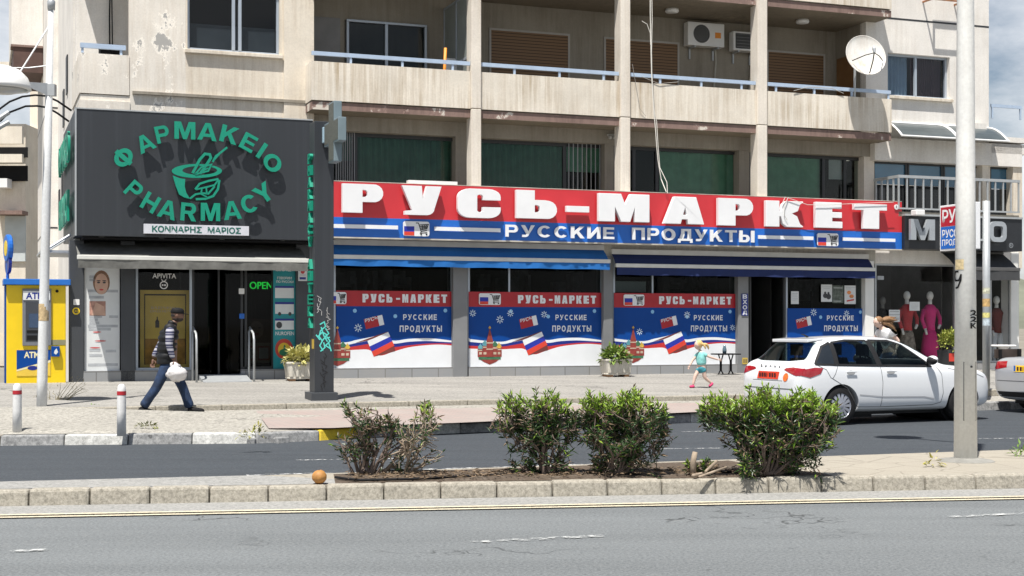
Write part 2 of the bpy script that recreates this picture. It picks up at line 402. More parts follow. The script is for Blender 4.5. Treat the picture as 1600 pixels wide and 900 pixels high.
# bold capitals drawn as plain outlines in a unit box (y up)
def _arc(cx, cy, rx, ry, a0, a1, n=9): return [(cx+rx*math.cos(R(a0+(a1-a0)*i/(n-1))), cy+ry*math.sin(R(a0+(a1-a0)*i/(n-1)))) for i in range(n)]
_s, _t = .25, .19
_bowlP = ([(0, 0), (_s, 0), (_s, .36), (.62, .36)]+_arc(.66, .68, .34, .32, -80, 80)+[(.62, 1), (0, 1)], [[(_s, .55), (_s, .81), (.60, .81)]+_arc(.62, .68, .125, .13, 75, -75, 6)+[(.60, .55)]])
_ring = (_arc(.5, .5, .5, .5, 0, 345, 24), [_arc(.5, .5, .25, .31, 0, 345, 24)])
BOLD = {
 'I': (.28, [([(0, 0), (1, 0), (1, 1), (0, 1)], [])]),
 'E': (.82, [([(0, 0), (1, 0), (1, _t), (.28, _t), (.28, .41), (.92, .41), (.92, .59), (.28, .59), (.28, 1-_t), (.98, 1-_t), (.98, 1), (0, 1)], [])]),
 'H': (.95, [([(0, 0), (_s, 0), (_s, .40), (1-_s, .40), (1-_s, 0), (1, 0), (1, 1), (1-_s, 1), (1-_s, .60), (_s, .60), (_s, 1), (0, 1)], [])]),
 'П': (.95, [([(0, 0), (_s, 0), (_s, 1-_t), (1-_s, 1-_t), (1-_s, 0), (1, 0), (1, 1), (0, 1)], [])]),
 'И': (.97, [([(0, 0), (.24, 0), (.74, .62), (.74, 0), (1, 0), (1, 1), (.76, 1), (.26, .38), (.26, 1), (0, 1)], [])]),
 'T': (.92, [([(.37, 0), (.63, 0), (.63, 1-_t), (1, 1-_t), (1, 1), (0, 1), (0, 1-_t), (.37, 1-_t)], [])]),
 'M': (1.15, [([(0, 0), (.21, 0), (.21, .66), (.41, 0), (.59, 0), (.79, .66), (.79, 0), (1, 0), (1, 1), (.69, 1), (.5, .36), (.31, 1), (0, 1)], [])]),
 'A': (1.06, [([(0, 0), (.235, 0), (.305, .20), (.695, .20), (.765, 0), (1, 0), (.63, 1), (.37, 1)], [[(.365, .38), (.5, .77), (.635, .38)]])]),
 'K': (1.0, [([(0, 0), (.25, 0), (.25, .26), (.40, .43), (.69, 0), (1, 0), (.57, .60), (.97, 1), (.64, 1), (.25, .58), (.25, 1), (0, 1)], [])]),
 'Y': (1.02, [([(.375, 0), (.625, 0), (.625, .40), (1, 1), (.72, 1), (.5, .62), (.28, 1), (0, 1), (.375, .40)], [])]),
 'У': (.98, [([(.08, 0), (.32, 0)]+_arc(.30, .24, .26, .24, -80, -10, 4)+[(1, 1), (.73, 1), (.54, .48), (.28, 1), (0, 1), (.40, .26), (.33, .19), (.08, .19)], [])]),
 'C': (1.0, [(_arc(.5, .5, .5, .5, 40, 320, 20)+[(.65, .28)]+_arc(.5, .5, .25, .31, 310, 50, 16)+[(.65, .72)], [])]),
 'O': (1.06, [_ring]), 'P': (.9, [_bowlP]),
 'R': (.98, [([(0, 0), (_s, 0), (_s, .38), (.44, .38), (.70, 0), (1, 0), (.74, .40)]+_arc(.62, .69, .33, .31, -45, 90, 9)+[(0, 1)], [[(_s, .56), (_s, .81), (.58, .81)]+_arc(.58, .685, .11, .125, 80, -80, 6)]),]),
 'Д': (1.12, [([(0, -.16), (.17, -.16), (.17, 0), (.83, 0), (.83, -.16), (1, -.16), (1, .18), (.90, .18), (.90, 1), (.22, 1), (.22, .62), (.11, .18), (0, .18)], [[(.36, .18), (.44, .50), (.44, .82), (.66, .82), (.66, .18)]])]),
 'Ы': (1.22, [([(0, 0), (.45, 0)]+_arc(.44, .32, .24, .32, -85, 85)+[(.40, .64), (.22, .64), (.22, 1), (0, 1)], [[(.22, .18), (.22, .46), (.40, .46)]+_arc(.40, .32, .08, .14, 80, -80, 5)]), ([(.78, 0), (1, 0), (1, 1), (.78, 1)], [])]),
 'Φ': (1.12, [(_arc(.5, .5, .5, .43, 0, 345, 24), [_arc(.5, .5, .26, .23, 0, 345, 24)]), ([(.385, 0), (.615, 0), (.615, 1), (.385, 1)], [])])}
for a_, b_ in zip('АЕКМНОРСТΑΡΜΚΕΙΟ', 'AEKMHOPCTAPMKEIO'): BOLD[a_] = BOLD[b_]
def bold(b, word, x0, x1, z0, z1, v, t=0, gap=.14):
    tot = sum(BOLD[c][0] for c in word)+gap*(len(word)-1); x = x0; k = (x1-x0)/tot
    for c in word:
        w_ = BOLD[c][0]*k
        for i, (o, hs) in enumerate(BOLD[c][1]):
            f = lambda p: (x+p[0]*w_, z0+p[1]*(z1-z0)); b.plate([f(p) for p in o], v-.001*i, t, [[f(p) for p in h] for h in hs])
        x += w_+gap*k
    return b
# ------------------------------------------------------------------ ground, roads, median, pavements
ASPH = speckle('asphalt_near', (.155, .168, .174), (.10, .11, .114), (.23, .245, .25), 60, .35, patch=.14, streak=(.10, .8, 1), grain=38, spots=5, fine_cracks=.55)
ASPHF = speckle('asphalt_far', (.050, .058, .068), (.034, .04, .048), (.075, .086, .098), 60, .4, patch=.12, streak=(.18, 2.2, 1), rough=.8, grain=30, spots=3)
PAVE = speckle('pavement_concrete', (.315, .305, .28), (.25, .24, .22), (.385, .37, .34), 45, .5, patch=.18, streak=(.3, 1.5, 1), grain=22, spots=4, fine_cracks=.35)
APRON = speckle('rough_concrete', (.31, .295, .26), (.15, .145, .13), (.46, .44, .39), 40, .6, patch=.25, grain=16, spots=3.5, fine_cracks=.8)
KERBM = speckle('kerb_concrete', (.34, .315, .255), (.22, .195, .15), (.44, .41, .35), 40, 1.6, patch=.24, grain=26, spots=6)
GUTTER = speckle('gutter_concrete', (.29, .29, .275), (.23, .23, .215), (.36, .355, .34), 45, .8, patch=.16, grain=24, spots=5)
CRAZY = speckle('stone_paving', (.345, .315, .26), (.26, .24, .20), (.42, .385, .32), 50, .7, patch=.12, crack=1.7)
SOIL = speckle('soil', (.085, .062, .045), (.035, .027, .02), (.19, .15, .11), 45, 2, patch=.2)
REDP = tiled('red_paving', (.36, .275, .25), (.31, .26, .24), (.27, .24, .22), .2, .1, rot=R(20.6))
CHIPW = speckle('worn_white_paint', (.52, .52, .49), (.30, .30, .28), (.70, .70, .67), 22, 2, patch=.35, grain=12, spots=4)
CHIPG = speckle('worn_grey_paint', (.24, .245, .25), (.12, .125, .13), (.42, .42, .41), 22, 2, patch=.35, grain=12, spots=4)
CHIPY = speckle('worn_yellow_paint', (.72, .52, .04), (.45, .33, .05), (.82, .62, .06), 30, 2, patch=.15)
LINEY = speckle('yellow_line_paint', (.62, .55, .40), (.42, .39, .31), (.72, .64, .46), 40, 2, patch=.2, grain=30)
def wornline(name, col):
    m, n, b = nodes(name); b.inputs['Base Color'].default_value = c4(col); b.inputs['Roughness'].default_value = .8
    t = n.nodes.new('ShaderNodeBsdfTransparent'); x = n.nodes.new('ShaderNodeMixShader'); o = n.nodes['Material Output']
    f = noise(n, 9, detail=7, rough=.75); n.links.new(ramp(n, f, .47, .60), x.inputs[0])
    n.links.new(t.outputs[0], x.inputs[1]); n.links.new(b.outputs[0], x.inputs[2]); n.links.new(x.outputs[0], o.inputs[0]); return m
LINEW = wornline('white_line_paint', (.62, .63, .62)); LINEX = wornline('worn_white_line', (.50, .51, .50))
def W3(p, z): return (p[0], p[1], z)
def sheet(name, poly, z, m, **kw):
    b = B(); b.add([(p[0], p[1], p[2] if len(p) > 2 else z) for p in poly], [tuple(range(len(poly)))])
    return b.build(name, m, None, 'W', kind='structure', **kw)
sheet('ground', [(-900, -900), (900, -900), (900, 2500), (-900, 2500)], -.03, mat('ground_earth', (.20, .185, .15), .95, .25, .05))
nk0, nk1 = Vector(G(0, 792)), Vector(G(1600, 764)); nd = (nk1-nk0).normalized(); nn = Vector((-nd.y, nd.x))      # front kerb of the median
def NK(t, off=0): return nk0 + nd*t + nn*off          # t metres along the median's front kerb, off metres behind it
sheet('road', [NK(-60, -14), NK(80, -14), NK(80, 0.02), NK(-60, 0.02)], 0, ASPH)
fd = Vector((math.cos(R(19)), math.sin(R(19)))); fm = Vector(G(400, 742, .15))
def FM(t): return fm + fd*t
NOSE = -5.2
sheet('road', [NK(-60, 0.02), NK(NOSE-.4, .02), NK(NOSE, .2), FM(0), FM(60), (70, 52), (-40, 26), (-60, 14)], .004, ASPHF)
b = B()
for o0, o1 in ((-.70, -.62), (-.86, -.78)):
    b.add([W3(NK(t, o), .012) for t in (-40, 60) for o in (o0, o1)], [(0, 2, 3, 1)])
b.build('road_marking', LINEY, None, 'W', kind='structure')
sheet('gutter', [NK(-40, -.58), NK(60, -.58), NK(60, 0), NK(-40, 0)], .006, GUTTER)
def dash(p0, p1, wd, m, z=.010):
    a, c = Vector(p0), Vector(p1); d = (c-a).normalized(); q = Vector((-d.y, d.x))*wd/2
    sheet('road_marking', [a-q, c-q, c+q, a+q], z, m)
dash(G(738, 849), G(945, 838), .11, LINEX); dash(G(1485, 809), G(1640, 801.5), .09, LINEX); dash(G(15, 863), G(80, 860), .09, LINEX)
dash(G(463, 720), G(620, 717.5), .08, LINEW); dash(G(1020, 702.5), G(1130, 701), .08, LINEW); dash(G(1066, 675.5), G(1125, 674), .07, LINEW); dash(G(1520, 686.5), G(1640, 685), .08, LINEW)
dash(G(18, 755.6), G(118, 752.2), .1, LINEW); dash(G(208, 749.6), G(296, 747), .1, LINEW); dash(G(385, 743.6), G(520, 739.5), .1, LINEW); dash(G(640, 735.2), G(1000, 724), .07, LINEW)
# far kerb line at road level
KP = [(-60, 20.6), (-16, 20.2), G(0, 697), G(200, 695), G(400, 693.5), G(500, 689), G(560, 684.5), G(720, 677), G(800, 674), G(1080, 660.5), G(1330, 648.5), G(1580, 640), (40, 41)]
KP = [Vector(p) for p in KP]
def kline(i, t, off):
    a, c = KP[i], KP[i+1]; d = (c-a).normalized(); q = Vector((-d.y, d.x)); return a+(c-a)*t+q*off
def koff(off):
    out = []
    for i in range(len(KP)):
        d1 = (KP[i]-KP[i-1]).normalized() if i else None; d2 = (KP[i+1]-KP[i]).normalized() if i < len(KP)-1 else None
        d = ((d1 or d2)+(d2 or d1)).normalized(); out.append(KP[i]+Vector((-d.y, d.x))*off)
    return out
KZ = .15
S0, S1 = Vector(G(200, 646, .22)), Vector(G(1050, 628, .22)); sd = (S1-S0).normalized(); sn = Vector((-sd.y, sd.x))
def STP(x): return S0 + sd*((x-S0.x)/sd.x)
kb = koff(.17)
b = B(); pts = [(p.x, p.y, KZ) for p in kb]
xs = [-60, -16, -7.6, -6.4, 0, 3, 8, 12, 40]
back = [(x, STP(x).y, .36 if x < -7.2 else (.24 if x < 6 else .2)) for x in xs][::-1]
vs = pts+back
tri = tessellate_polygon([[Vector((p[0], p[1], 0)) for p in vs]])
b.add(vs, tri); o = b.build('lower_pavement', APRON, None, 'W', kind='structure')
bm = bmesh.new(); bm.from_mesh(o.data)
for f in bm.faces:
    f.normal_update()
    if f.normal.z < 0: f.normal_flip()
bm.to_mesh(o.data); bm.free()
# red block paving on the lower pavement, light slab by the lamp
def lowz(p):
    d0 = (Vector(p)-STP(p[0])).dot(sn); return .24 if d0 > -.3 else .2
def patch(name, pxs, m, dz):
    v = []
    for px, py in pxs:
        x, y = G(px, py, .2); dk = min((Vector((x, y))-kline(i, t/10, .17)).length for i in range(2, 11) for t in range(11)); ds = abs((Vector((x, y))-STP(x)).dot(sn))
        z = KZ+(.24-KZ)*dk/max(.01, dk+ds) if x > -6.6 else KZ+(.34-KZ)*dk/max(.01, dk+ds); v.append((*G(px, py, z), z+dz))
    n = len(v)//2
    bb = B(); bb.add(v, [(i, i+1, len(v)-2-i, len(v)-1-i) for i in range(n-1)]); return bb.build(name, m, None, 'W', kind='structure')
patch('paving', [(420, 671.5), (520, 671), (600, 667), (720, 662.5), (800, 659), (940, 652.5), (1080, 646), (1180, 642), (1180, 631), (1080, 631), (940, 634.5), (800, 637.5), (720, 639.5), (600, 641), (520, 642.5), (400, 644)][:16], REDP, .022)
# step up to the shop pavement
ZS, ZF = .33, .50
b = B()
segs = [(-60, -30), (-30, -16), (-16, -7.6), (-7.6, -6.9)] + [(-6.9+i*1.02, -6.9+(i+1)*1.02-.012) for i in range(17)]+[(10.44, 40)]
for x0, x1 in segs:
    a, c = STP(x0), STP(x1); q = sn*.16
    b.hull([W3(a, .1), W3(c, .1), W3(c+q, .1), W3(a+q, .1)], [W3(a-sn*-.01, ZS), W3(c+sn*.01, ZS), W3(c+q, ZS), W3(a+q, ZS)])
b.build('kerb', KERBM, None, 'W', kind='structure', bev=.015)
f0 = fw(-60, .36); f1 = fw(70, .36)
a, c = STP(-60)+sn*.15, STP(60)+sn*.15
sheet('shop_pavement', [W3(a, ZS-.004), W3(c, ZS-.004), (f1[0], f1[1], ZF), (f0[0], f0[1], ZF)], 0, PAVE)
# far kerb blocks: painted in turns
groups = {'w': (B(), CHIPW), 'g': (B(), CHIPG), 'y': (B(), CHIPY), 'c': (B(), KERBM)}
kr = thing('kerb', None, None, frame='W')
kr['kind'] = 'structure'
acc = 0; cyc = 0
total = []
for i in range(len(KP)-1):
    Ls = (KP[i+1]-KP[i]).length; n = max(1, round(Ls/.98))
    if Ls > 12: n = max(1, round(Ls/6))
    for j in range(n):
        t0, t1 = j/n, (j+1)/n-.012/Ls
        p = [kline(i, t0, 0), kline(i, t1, 0), kline(i, t1, .2), kline(i, t0, .2)]
        px = 800+p[0].x/p[0].y*FPX
        key = 'y' if 430 < px < 545 else ('c' if px < -60 or px > 1660 else ('w' if cyc % 2 else 'g')); cyc += 1
        jit = random.uniform(-.008, .008); h = KZ+random.uniform(-.008, .012)
        groups[key][0].hull([W3(q+Vector((0, jit)), -.02) for q in p], [W3(q+Vector((0, jit))+(Vector((0, .03)) if k < 2 else Vector((0, 0))), h) for k, q in enumerate(p)])
for k, nm in (('w', 'white_block'), ('g', 'grey_block'), ('y', 'yellow_block'), ('c', 'bare_block')):
    groups[k][0].build(nm, groups[k][1], kr, bev=.02)
# broken kerb stones around x 300..430
b = B()
for i in range(16):
    px = random.uniform(330, 440); p = Vector(G(px, 691+random.uniform(-3, 3))); s = random.uniform(.05, .13); a = random.uniform(0, 3)
    b.M = Matrix.Translation((p.x, p.y+.1, s*.3)) @ Matrix.Rotation(a, 4, 'Z') @ Matrix.Rotation(random.uniform(-.4, .4), 4, 'X'); b.box(-s, s, -s*.6, s*.6, -s*.5, s*.5)
b.build('kerb_rubble', CHIPG, None, 'W', kind='stuff', label='broken lumps of painted kerb stone at the road edge', bev=.02)
# ------------------------------------------------------------------ the median
b = B(); n = 0
LEN = (nk1-nk0).length
t = NOSE
JT = .545
while t < 45:
    h = .15+random.uniform(-.006, .006); g = .007; w_ = .17; o = random.uniform(-.006, .006)
    p = [NK(t+g/2, o), NK(t+JT-g/2, o), NK(t+JT-g/2, w_), NK(t+g/2, w_)]
    tp = [NK(t+g/2, o+.025), NK(t+JT-g/2, o+.025), NK(t+JT-g/2, w_), NK(t+g/2, w_)]
    b.hull([W3(q, -.02) for q in p], [W3(q, h) for q in tp]); t += JT
b.build('median_kerb', KERBM, None, 'W', kind='structure', bev=.026)
mtop = [NK(NOSE, .1), NK(46, .1), FM(49), FM(0), NK(NOSE, .35)]
v = [W3(p, .142) for p in mtop]; vb = [W3(p, -.02) for p in mtop]
b = B(); b.hull(vb, v); b.build('median', CRAZY, None, 'W', kind='structure')
b = B(); p = [NK(NOSE+.02, .16), NK(4.02, .16)]
q0 = Vector(G(530, 737, .15))
b.add([W3(p[0], .147), W3(p[1], .147), (*NK(3.0, .62), .147), (*FM(0), .147), (*NK(NOSE+.05, .33), .147)], [(0, 1, 2, 3, 4)][:1])
b.build('median_slab', GUTTER, None, 'W', kind='structure')
BED0, BED1 = 3.06, 8.05
# soil bed, slightly lumpy
b = B(); N = 70; Mm = 8
def bedback(t):
    p = NK(t); # distance from front kerb to the far edge along nn
    den = nn.x*(-fd.y)+nn.y*fd.x; r = fm-p
    return (r.x*(-fd.y)+r.y*fd.x)/den
rr = random.Random(3)
for i in range(N+1):
    t = BED0+(BED1-BED0)*i/N; wb = bedback(t)-.16
    if t > BED1-.5: wb = min(wb, .2+(BED1-t)*1.6+.25)
    for j in range(Mm+1):
        s_ = j/Mm; e = math.sin(math.pi*min(1, max(0, s_)))*math.sin(math.pi*i/N)**.4
        b.v.append(Vector((*NK(t, .16+(wb-.16)*s_), .148+.035*e+rr.uniform(-.008, .012)*e)))
b.f = [(i*(Mm+1)+j, (i+1)*(Mm+1)+j, (i+1)*(Mm+1)+j+1, i*(Mm+1)+j+1) for i in range(N) for j in range(Mm)]
b.build('soil_bed', SOIL, None, 'W', kind='structure', smooth=True)
# ------------------------------------------------------------------ distant land
b = B(); N = 60; rr = random.Random(5)
pr = [(-700+1400*i/N, 900, 18+16*math.sin(i*.35)+10*math.sin(i*.9+1)+rr.uniform(0, 3)) for i in range(N+1)]
b.v = [Vector((x, y-250, -1)) for x, y, h in pr]+[Vector((x, y, h)) for x, y, h in pr]
b.f = [(i, i+1, N+2+i, N+1+i) for i in range(N)]
b.build('hills', mat('hill_scrub', (.14, .15, .11), .95, .3, .02), None, 'W', kind='structure')
# ------------------------------------------------------------------ apartment building
VW = .7
uS = U(118, -.45); uC = uS+.15                      # left corner
uPL, uPR = U(487, 0), U(1393, 0)
uRW, uE = U(1353, VW), U(1545, VW)
zPB, zPT = Z(485, 155.5, 0), Z(488, 95, 0); FL = 3.12; zSB = zPB-.20
zTOP = zPB+2*FL+1
VB = 2.08
zMT = Z(550, 205, .8); zFL = zPB+.08
A = thing('apartment_building', 'weathered cream concrete apartment block with long balconies above the shops', 'building', (uC, VW, 0))
def part(b, name, m, parent=A, **k): return b.build(name, m, parent, **k)
# left wing wall with window
u0, u1 = U(293, VW), U(437, VW); wzb = Z(295, 77, VW); wzt = wzb+1.42; uK = U(203, VW); uN = U(490, VW)
b = B(); b.box(uK, U(290, VW), VW, VW+.3, 3.4, zTOP); part(b, 'wall', PEEL)
b = B(); b.box(U(290, VW), u0, VW+.003, VW+.3, 3.4, zTOP).box(u1, uN, VW+.003, VW+.3, 3.4, zTOP).box(u0, u1, VW+.003, VW+.3, 3.4, wzb).box(u0, u1, VW+.003, VW+.3, wzt, zTOP)
part(b, 'wall', CREAM)
b = B(); b.box(U(443, VW), uN-.003, VW-.05, VW-.001, zSB-.5, zTOP); part(b, 'pier', CREAM)
b = B(); b.box(uK+.05, uN+.02, VW-.07, VW-.002, Z(300, 150, VW)-.03, Z(300, 150, VW)+.03); part(b, 'drip_ledge', SHADEW)
b = B(); b.box(uC, U(209, .5), VW-.02, VW+.3, 0, 3.398).box(U(430, .5), uN, VW-.02, VW+.3, 0, 3.398); part(b, 'wall', CHARC2)
def sash_window(name, u0, u1, z0, z1, v, split, gm, fm_=ALU, fr=.055, parent=A, sill=True, curtain=None, d=.1, wallv=None):
    b = B(); b.box(u0, u1, v, v+d, z0, z0+fr).box(u0, u1, v, v+d, z1-fr, z1).box(u0, u0+fr, v, v+d, z0+fr, z1-fr).box(u1-fr, u1, v, v+d, z0+fr, z1-fr)
    for s_ in split:
        x = u0+(u1-u0)*s_; b.box(x-.035, x+.035, v-.01, v+d*.6, z0+fr, z1-fr)
    w_ = b.build(name, fm_, parent, bev=.006)
    b = B(); b.box(u0+fr, u1-fr, v+d*.62, v+d*.7, z0+fr, z1-fr); b.build('pane', gm, w_)
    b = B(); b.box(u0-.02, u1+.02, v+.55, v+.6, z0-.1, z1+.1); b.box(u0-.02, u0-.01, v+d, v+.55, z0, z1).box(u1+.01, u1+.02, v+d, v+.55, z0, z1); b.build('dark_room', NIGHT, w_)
    if curtain: curtain(w_, v+d+.1)
    if sill:
        b = B(); b.box(u0-.06, u1+.06, (wallv if wallv is not None else v)-.09, v+.02, z0-.085, z0-.003); b.build('sill', CREAM, w_, bev=.01)
    return w_
def curt(u0, u1, z0, z1, m, period=.11, amp=.03):
    def f(w_, v):
        b = B(); n = max(6, int((u1-u0)/period*6)); vs = []
        for i in range(n+1):
            x = u0+(u1-u0)*i/n; y = v+amp*math.sin(2*math.pi*(x/period)+.7*math.sin(x*9)); vs += [(x, y, z0), (x, y, z1)]
        b.add(vs, [(2*i, 2*i+2, 2*i+3, 2*i+1) for i in range(n)]); b.build('curtain', m, w_, smooth=True)
    return f
BLINDG = mat('grey_blind', (.42, .44, .46), .8, .1, 3)
def half_blind(w_, v):
    b = B(); b.box(u0+.03, u1-.05, v, v+.01, wzb+.1, wzb+.62); b.build('blind', BLINDG, w_)
sash_window('window', u0, u1, wzb, wzt, VW+.08, (.5, .57), GLASSD, curtain=half_blind, wallv=VW)
# left corner balcony
zlb, zlt = Z(112, 144, VW), Z(112, 81, VW)
def corner_balcony(dz):
    b = B(); b.box(uC, uK-.01, VW, VW+.14, zlb+dz, zlt+dz).box(uC, uC+.14, VW+.142, 3.2, zlb+dz, zlt+dz).box(uC+.02, uK, VW+.02, 3.2, zlb-.14+dz, zlb-.02+dz)
    p = part(b, 'balcony_parapet', PEEL)
    b = B(); zr = Z(113, 65, VW)+dz; b.box(uC+.02, uK-.08, VW+.03, VW+.11, zr-.10, zr); b.box(uK-.2, uK-.15, VW+.05, VW+.09, zlt+dz, zr-.1).box(uC+.04, uC+.09, VW+.05, VW+.09, zlt+dz, zr-.1)
    b.build('rail', RAILB, p)
corner_balcony(0); corner_balcony(FL)
b = B(); b.box(uC+.02, uK+.2, 2.2, 2.4, zlb-.2, zTOP); part(b, 'wall', WHITEP)
b = B(); b.box(uC+.5, uC+1.0, 2.15, 2.199, zlt-.3, zlt+.42); w_ = part(b, 'window', DARKFR)
b = B(); b.box(uC+.54, uC+.96, 2.13, 2.149, zlt-.28, zlt+.38); b.build('pane', BLACK, w_)
b = B(); b.box(uC, uK, VW-.02, VW+.25, 3.402, zlb-.145); part(b, 'fascia', PEEL)
b = B(); b.tube([(uK-.28, 2.1, zlb-.1), (uK-.3, 2.08, zlt+1), (uK-.22, 2.09, zTOP-.3)], .018, 6).tube([(uK-.22, 2.1, zlb), (uK-.25, 2.06, zlt+1.2), (uK-.32, 2.09, zTOP-.3)], .015, 6); part(b, 'cable', BLACK)
# side wall, receding from the corner, with slit windows
b = B(); b.box(uC+.02, uC+.3, 3.2, 16, 0, zTOP).box(uC+.02, uC+.3, VW+.3, 3.198, 0, zlb-.16); part(b, 'wall', WHITEP)
b = B(); b.box(uC-.25, uC+.019, 9.5, 16, 0, zTOP); part(b, 'side_bay', WHITEP)
for v_, z_ in ((5.0, 7.2), (6.4, 6.6), (5.0, 9.6), (8.4, 4.3), (7.0, 4.6)):
    b = B(); b.box(uC-.01, uC+.018, v_, v_+.5, z_, z_+.9); part(b, 'slit_window', DARKFR)
for z_ in (zPB-2.3, zPB+.9):
    b = B(); b.box(uC-.255, uC-.251, 9.5, 16, z_, z_+.04); b.box(uC-.25, uC+.01, 9.494, 9.499, z_, z_+.04); part(b, 'joint_line', DARKFR)
# rear side balcony hanging out high up
b = B(); b.box(uC-1.1, uC-.26, 12, 15.5, 9.55, 12); p = part(b, 'balcony_parapet', WHITEP)
b = B(); b.box(uC-1.05, uC-.262, 12.02, 15.4, 8.8, 9.54); b.build('shaded_soffit', mat('soffit_shade_brown', (.09, .05, .04), .7, .2), p)  # dark brown box stands in for the shaded underside of the balcony
b = B(); b.box(uC-1.12, uC-.262, 11.98, 12.6, 9.5, 9.56); b.build('edge', MAROON, p)
# balconies: two storeys of slab, parapet, fins, back wall
FINS = [(737, 752), (970, 985), (1184, 1199)]
fu = [(U(a, -.06), U(c, -.06)) for a, c in FINS]
for k in (0, 1):
    dz = FL*k; seg = [uPL]+[x for q in fu for x in (q[0]-.005, q[1]+.005)]+[uPR]
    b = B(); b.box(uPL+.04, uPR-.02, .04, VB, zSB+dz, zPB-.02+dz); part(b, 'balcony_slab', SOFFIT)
    b = B(); b.box(uPL+.02, uPR, .03, .039, zSB+dz, zPB-.03+dz).box(uPL+.01, uPL+.02, .03, VW, zSB+dz, zPB-.03+dz).box(uPR, uPR+.01, .03, VW, zSB+dz, zPB-.03+dz); part(b, 'slab_edge', MAROON)
    for i in range(4):
        a, c = seg[2*i], seg[2*i+1]
        b = B(); b.box(a, c, 0, .12, zPB+dz, zPT+dz)
        if i == 0: b.box(uPL, uPL+.12, .122, VW, zPB+dz, zPT+dz)
        if i == 3: b.box(uPR-.12, uPR, .122, VW, zPB+dz, zPT+dz)
        p = part(b, 'parapet', PARAP)
        zr = Z(488, 79, 0)+dz
        b = B(); b.box(a+.01, c-.005, .02, .09, zr-.085, zr); r = part(b, 'railing', RAILB)
        n = 3
        for q in range(n+(1 if i == 3 else 0)):
            x = a+(c-a)*((q+.75)/(n+.1)) if i < 3 else a+.3+(c-a-.36)*q/3
            b = B(); b.box(x-.025, x+.025, .035, .075, zPT+dz-.003, zr-.084); b.build('post', RAILB, r)
# fins
for a, c in fu:
    b = B(); b.box(a, c, -.06, .30, 3.9, zPB-.012).box(a, c, -.06, .30, zPB+.004, zTOP); part(b, 'fin', FIN, bev=.012)
# back wall of the balconies
for k in (0, 1):
    dz = FL*k
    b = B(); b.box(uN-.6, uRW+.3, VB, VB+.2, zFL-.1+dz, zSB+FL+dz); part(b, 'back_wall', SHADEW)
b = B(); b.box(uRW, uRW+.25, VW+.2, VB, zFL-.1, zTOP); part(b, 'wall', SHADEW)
# openings on the recessed wall
def shutter(xa, xb, ya, yb, m, v=VB):
    a, c = U(xa, v), U(xb, v); z1 = Z(xa, ya, v); z0 = max(zFL, Z(xa, yb, v)-.9)
    b = B(); b.box(a-.05, a, v-.03, v-.001, z0, z1+.05).box(c, c+.05, v-.03, v-.001, z0, z1+.05).box(a, c, v-.03, v-.001, z1, z1+.05); s_ = part(b, 'shuttered_window', mat('pale_frame', (.40, .38, .35), .6, .1))
    b = B(); b.box(a, c, v-.02, v-.002, z0, z1); b.build('roller_shutter', m, s_)
SHUT = stripes('brown_slats', [(0, (.20, .115, .055)), (.75, (.05, .027, .014))], 2, .075, .6)
shutter(767, 887, 47, 118, SHUT); shutter(946, 1058, 61, 128, SHUT); shutter(1200, 1286, 81, 140, SHUT)
a, c = U(540, VB), U(665, VB)
sash_window('sliding_door', a, c, zFL, Z(540, 31, VB), VB-.12, (.49,), GLASSD, sill=False)
b = B(); b.box(U(486, VB), U(531, VB), VB-.04, VB-.002, zFL, Z(490, 26, VB)); part(b, 'wall_panel', mat('grey_panel', (.22, .22, .22), .6, .1))
# frosted divider
ud = U(738, 0)
b = B(); b.box(ud-.02, ud+.02, .2, .26, zFL, zFL+2.6).box(ud-.02, ud+.02, 1.1, 1.15, zFL, zFL+2.6).box(ud-.02, ud+.02, 2.0, 2.06, zFL, zFL+2.6).box(ud-.02, ud+.02, .2, 2.06, zFL+1.1, zFL+1.16).box(ud-.02, ud+.02, .2, 2.06, zFL+2.55, zFL+2.6)
d_ = part(b, 'balcony_divider', ALU)
b = B(); b.box(ud-.006, ud+.006, .26, 2.0, zFL+.05, zFL+2.55); b.build('pane', mat('frosted_glass', (.24, .27, .26), .4, .1), d_)
# brown door on the end wall of the recess
b = B(); b.box(uRW-.02, uRW-.001, 1.25, 2.0, zFL, zFL+2.1); part(b, 'door', mat('brown_wood', (.22, .11, .04), .5, .15, 3))
# right wing
wa, wc = U(1387, VW), U(1484, VW); rzb, rzt = Z(1387, 149, VW), Z(1387, 82, VW); zcan = Z(1395, 193, VW)
b = B(); b.box(uRW, wa, VW, VW+.25, zcan-.5, zTOP).box(wc, uE, VW, VW+.25, zcan-.5, zTOP).box(wa, wc, VW, VW+.25, zcan-.5, rzb).box(wa, wc, VW, VW+.25, rzt, zTOP); part(b, 'wall', WHITEP)
b = B(); b.box(uE-.3, uE, VW+.252, 15, 3, zTOP); part(b, 'wall', WHITEP)
LACE = mat('pale_blue_curtain', (.42, .55, .68), .9, .1); PLUM = mat('plum_curtain', (.13, .075, .08), .9, .1)
def two_curtains(w_, v):
    m_ = wa+(wc-wa)*.48; curt(wa+.05, m_-.1, rzb, rzt, LACE)(w_, v); curt(m_, wc-.05, rzb, rzt, PLUM, .07, .015)(w_, v)
sash_window('window', wa, wc, rzb, rzt, VW+.12, (.49,), glass('window_glass', (.75, .78, .8), .06), curtain=two_curtains, wallv=VW)
b = B(); zj = zPB+FL-.05; b.box(uRW+.1, uE, VW-.004, VW-.001, zj-.025, zj+.02); part(b, 'joint_line', DARKFR)
